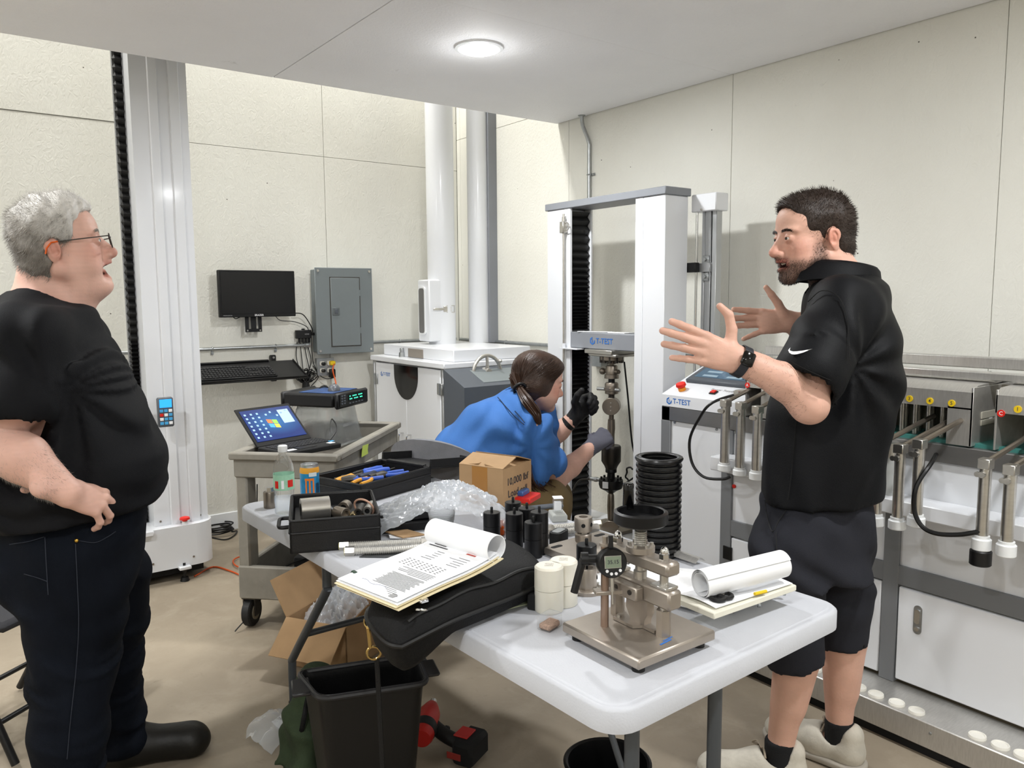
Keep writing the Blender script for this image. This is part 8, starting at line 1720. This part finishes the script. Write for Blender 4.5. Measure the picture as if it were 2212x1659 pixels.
# ---- open cardboard box with wrap
cb = onz(705, 1415, 0); Mx = frame((cb[0]+.06, cb[1]-.02, 0), .55); t = thing('shipping_box', 'open brown shipping box on the floor stuffed with bubble wrap', 'box', Mx[:3, 3]); w_, d_, h_ = .34, .28, .20
m = MB(Mx); m.bx(-w_/2, w_/2, -d_/2, -d_/2+.004, 0, h_).bx(-w_/2, w_/2, d_/2-.004, d_/2, 0, h_).bx(-w_/2, -w_/2+.004, -d_/2, d_/2, 0, h_).bx(w_/2-.004, w_/2, -d_/2, d_/2, 0, h_).bx(-w_/2, w_/2, -d_/2, d_/2, 0, .004); m.build('carton', 'cardboard', t)
for o, rx, ry, w, d, c in (((0, d_/2, h_), 1.1, 0, w_, .16, (0, .08)), ((0, -d_/2, h_), -.3-.5, 0, w_, .14, (0, -.07)), ((-w_/2, 0, h_), 0, -.75, .16, d_, (-.08, 0)), ((w_/2, 0, h_), 0, .6, .16, d_, (.08, 0))): MB(Mx @ frame(o, 0, rx, ry)).box((c[0], c[1], 0), (w, d, .004)).build('flap', 'cardboard', t)
solo(crumple(Mx @ frame((0, 0, h_-.11)), .13, .11, .15, .05, 14, 50, 40), 'bubble_wrap', 'bubble', 'crumpled bubble wrap spilling out of the shipping box', 'bubble wrap', smooth=60)
# ---- impact wrench
ic_ = onz(935, 1560, .08); t = thing('impact_wrench', 'red and black cordless impact wrench lying on the floor', 'power tool', (ic_[0], ic_[1], 0)); bl = to_loc(ic_)
dI = unit(onz(1010, 1600, .05)-ic_); dI[2] = 0; dI = unit(dI); nI = np.array((-dI[1], dI[0], 0)); MI = basis(np.array((ic_[0], ic_[1], .055)), dI, nI, (0, 0, 1))
m = MB(MI); m.lathe([(0, -.1), (.03, -.1), (.036, -.085), (.038, -.02), (.036, .03), (.026, .06), (.02, .075), (0, .075)], 26, (-.02, 0, .03), (-.35, .9, .1)); m.build('motor_housing', mat('tool_red', '#b3241d', .4), t)
MB(MI).lathe([(.037, -.07), (.0395, -.065), (.0395, -.035), (.037, -.03)], 26, (-.02, 0, .03), (-.35, .9, .1)).build('grip_band', 'rubber', t); MB(MI).lathe([(.012, .07), (.012, .1), (.008, .102), (0, .102)], 16, (-.02, 0, .03), (-.35, .9, .1)).build('anvil', 'steel', t)
MB(MI).tube(bez([(-.01, -.0, .02), (.05, -.01, .0), (.11, -.015, -.01)], 10), [.024]*11 if False else .023, 12).build('handle', 'rubber', t); MB(MI).box((.04, .02, .0), (.02, .02, .02), .004).build('trigger', 'black', t)
bt = MB(MI).box((.15, -.015, -.012), (.075, .12, .08), .012).build('battery', 'black_matte', t); MB(MI).box((.125, -.0765, -.018), (.05, .003, .022), .001).build('battery_label', mat('label_red', '#8c2a22', .5), bt); MB(MI).box((.13, -.015, .03), (.05, .06, .006), .002).build('battery_clip', 'tool_red', bt)
# ---- bucket
bk = onz(1312, 1645, .30); t = thing('bucket', 'black bucket on the floor at the bottom picture edge', 'bucket', (bk[0], bk[1], 0)); R = .105
MB().lathe([(0, .003), (.085, .003), (R-.004, .29), (R+.004, .292), (R+.006, .30), (R, .304), (R-.006, .30), (R-.008, .28), (.08, .012), (0, .012)], 44, (bk[0], bk[1], 0)).build('body', 'bin_black', t)
for z in (.26, .24): MB().torus((bk[0], bk[1], z), R-.002, .004, (0, 0, 1), 44, 6).build('rib', 'bin_black', t)
# ---- folding chair at the left edge
fc = onz(20, 1470, 0); t = thing('folding_chair', 'black metal folding chair with grey padded seat behind the older man', 'chair', (fc[0]-.1, fc[1]+.15, 0)); 
fs_ = onz(15, 1296, .455); Mf = basis(np.array((fs_[0], fs_[1], 0))-.17*unit((-.62, .78, 0)), unit((-.62, .78, 0)), unit((-.78, -.62, 0)), (0, 0, 1))
for y in (-.2, .2):
    MB(Mf).tube(bez([(-.04, y, .015), (.14, y, .40), (.26, y, .66), (.34, y, .84)], 16), .0125, 10).build('back_leg', 'black', t); MB(Mf).tube(bez([(.38, y*1.05, .015), (.22, y*1.05, .25), (.0, y*1.05, .46)], 16), .0125, 10).build('front_leg', 'black', t)
for x, z in ((.02, .14), (.32, .12)): MB(Mf).cyl((x, -.2, z), (x, .2, z), .009, n=10).build('stretcher', 'black', t)
MB(Mf).box((.17, 0, .455), (.40, .40, .035), .014).build('seat', mat('seat_grey', '#3b3b3f', .85, bump=(400, .3, 2)), t); MB(Mf).box((.33, 0, .80), (.025, .40, .16), .01, eul(0, .35, 0)).build('backrest', 'black', t)
for y in (-.21, .21): MB(Mf).box((.12, y, .425), (.28, .018, .02), .004).build('seat_rail', 'black', t)
# ---- office chair under the working man
oc = atd(918, 1010, 3.36); ocw = np.array((oc[0], oc[1], 0)); t = thing('office_chair', 'grey fabric office chair with low curved back behind the blue T-shirt', 'chair', tuple(ocw)); bdv = unit(FH*.9+RT0*.42); sdv_ = np.array((-bdv[1], bdv[0], 0)); P = []
zb_t = atd(950, 947, 3.36)[2]
for i in range(15):
    a = math.radians(-68+136*i/14); r = .21; row = []
    for j in range(9):
        v = j/8; top_ = zb_t-.13*(abs(a)/1.25)**2.2; z = top_-(.26)*(1-v); row.append(ocw+bdv*(.205-r*math.cos(a)*(1-.04*v))+sdv_*(r*1.12*math.sin(a))+np.array((0, 0, z)))
    P.append(row)
MB().sheet(P, .03).build('backrest', mat('chair_grey', '#808186', .9, bump=(350, .3, 2), var=(9, .2)), t, 70)
sc0 = ocw+bdv*.26; MB(basis(np.array((sc0[0], sc0[1], .43)), bdv, sdv_, (0, 0, 1))).prism(rrect(.44, .46, .09, 6), 0, .06).build('seat', 'chair_grey', t); MB().cyl((sc0[0], sc0[1], .1), (sc0[0], sc0[1], .43), .03, n=16).build('gas_post', 'black', t)
MB().tube(bez([ocw+np.array((0, 0, zb_t-.2)), ocw+bdv*.02+np.array((0, 0, .45)), sc0+np.array((0, 0, .41))], 12), .02, 8).build('back_stem', 'black', t)
for k in range(5):
    a = k*2*math.pi/5; e = sc0+np.array((.26*math.cos(a), .26*math.sin(a), .075)); MB().tube([sc0+np.array((0, 0, .11)), e], [.024, .016], 8).build('base_arm', 'black', t); MB().cyl(e+np.array((-.012*math.sin(a), .012*math.cos(a), -.047)), e+np.array((.012*math.sin(a), -.012*math.cos(a), -.047)), .027, n=16).build('caster', 'rubber', t)
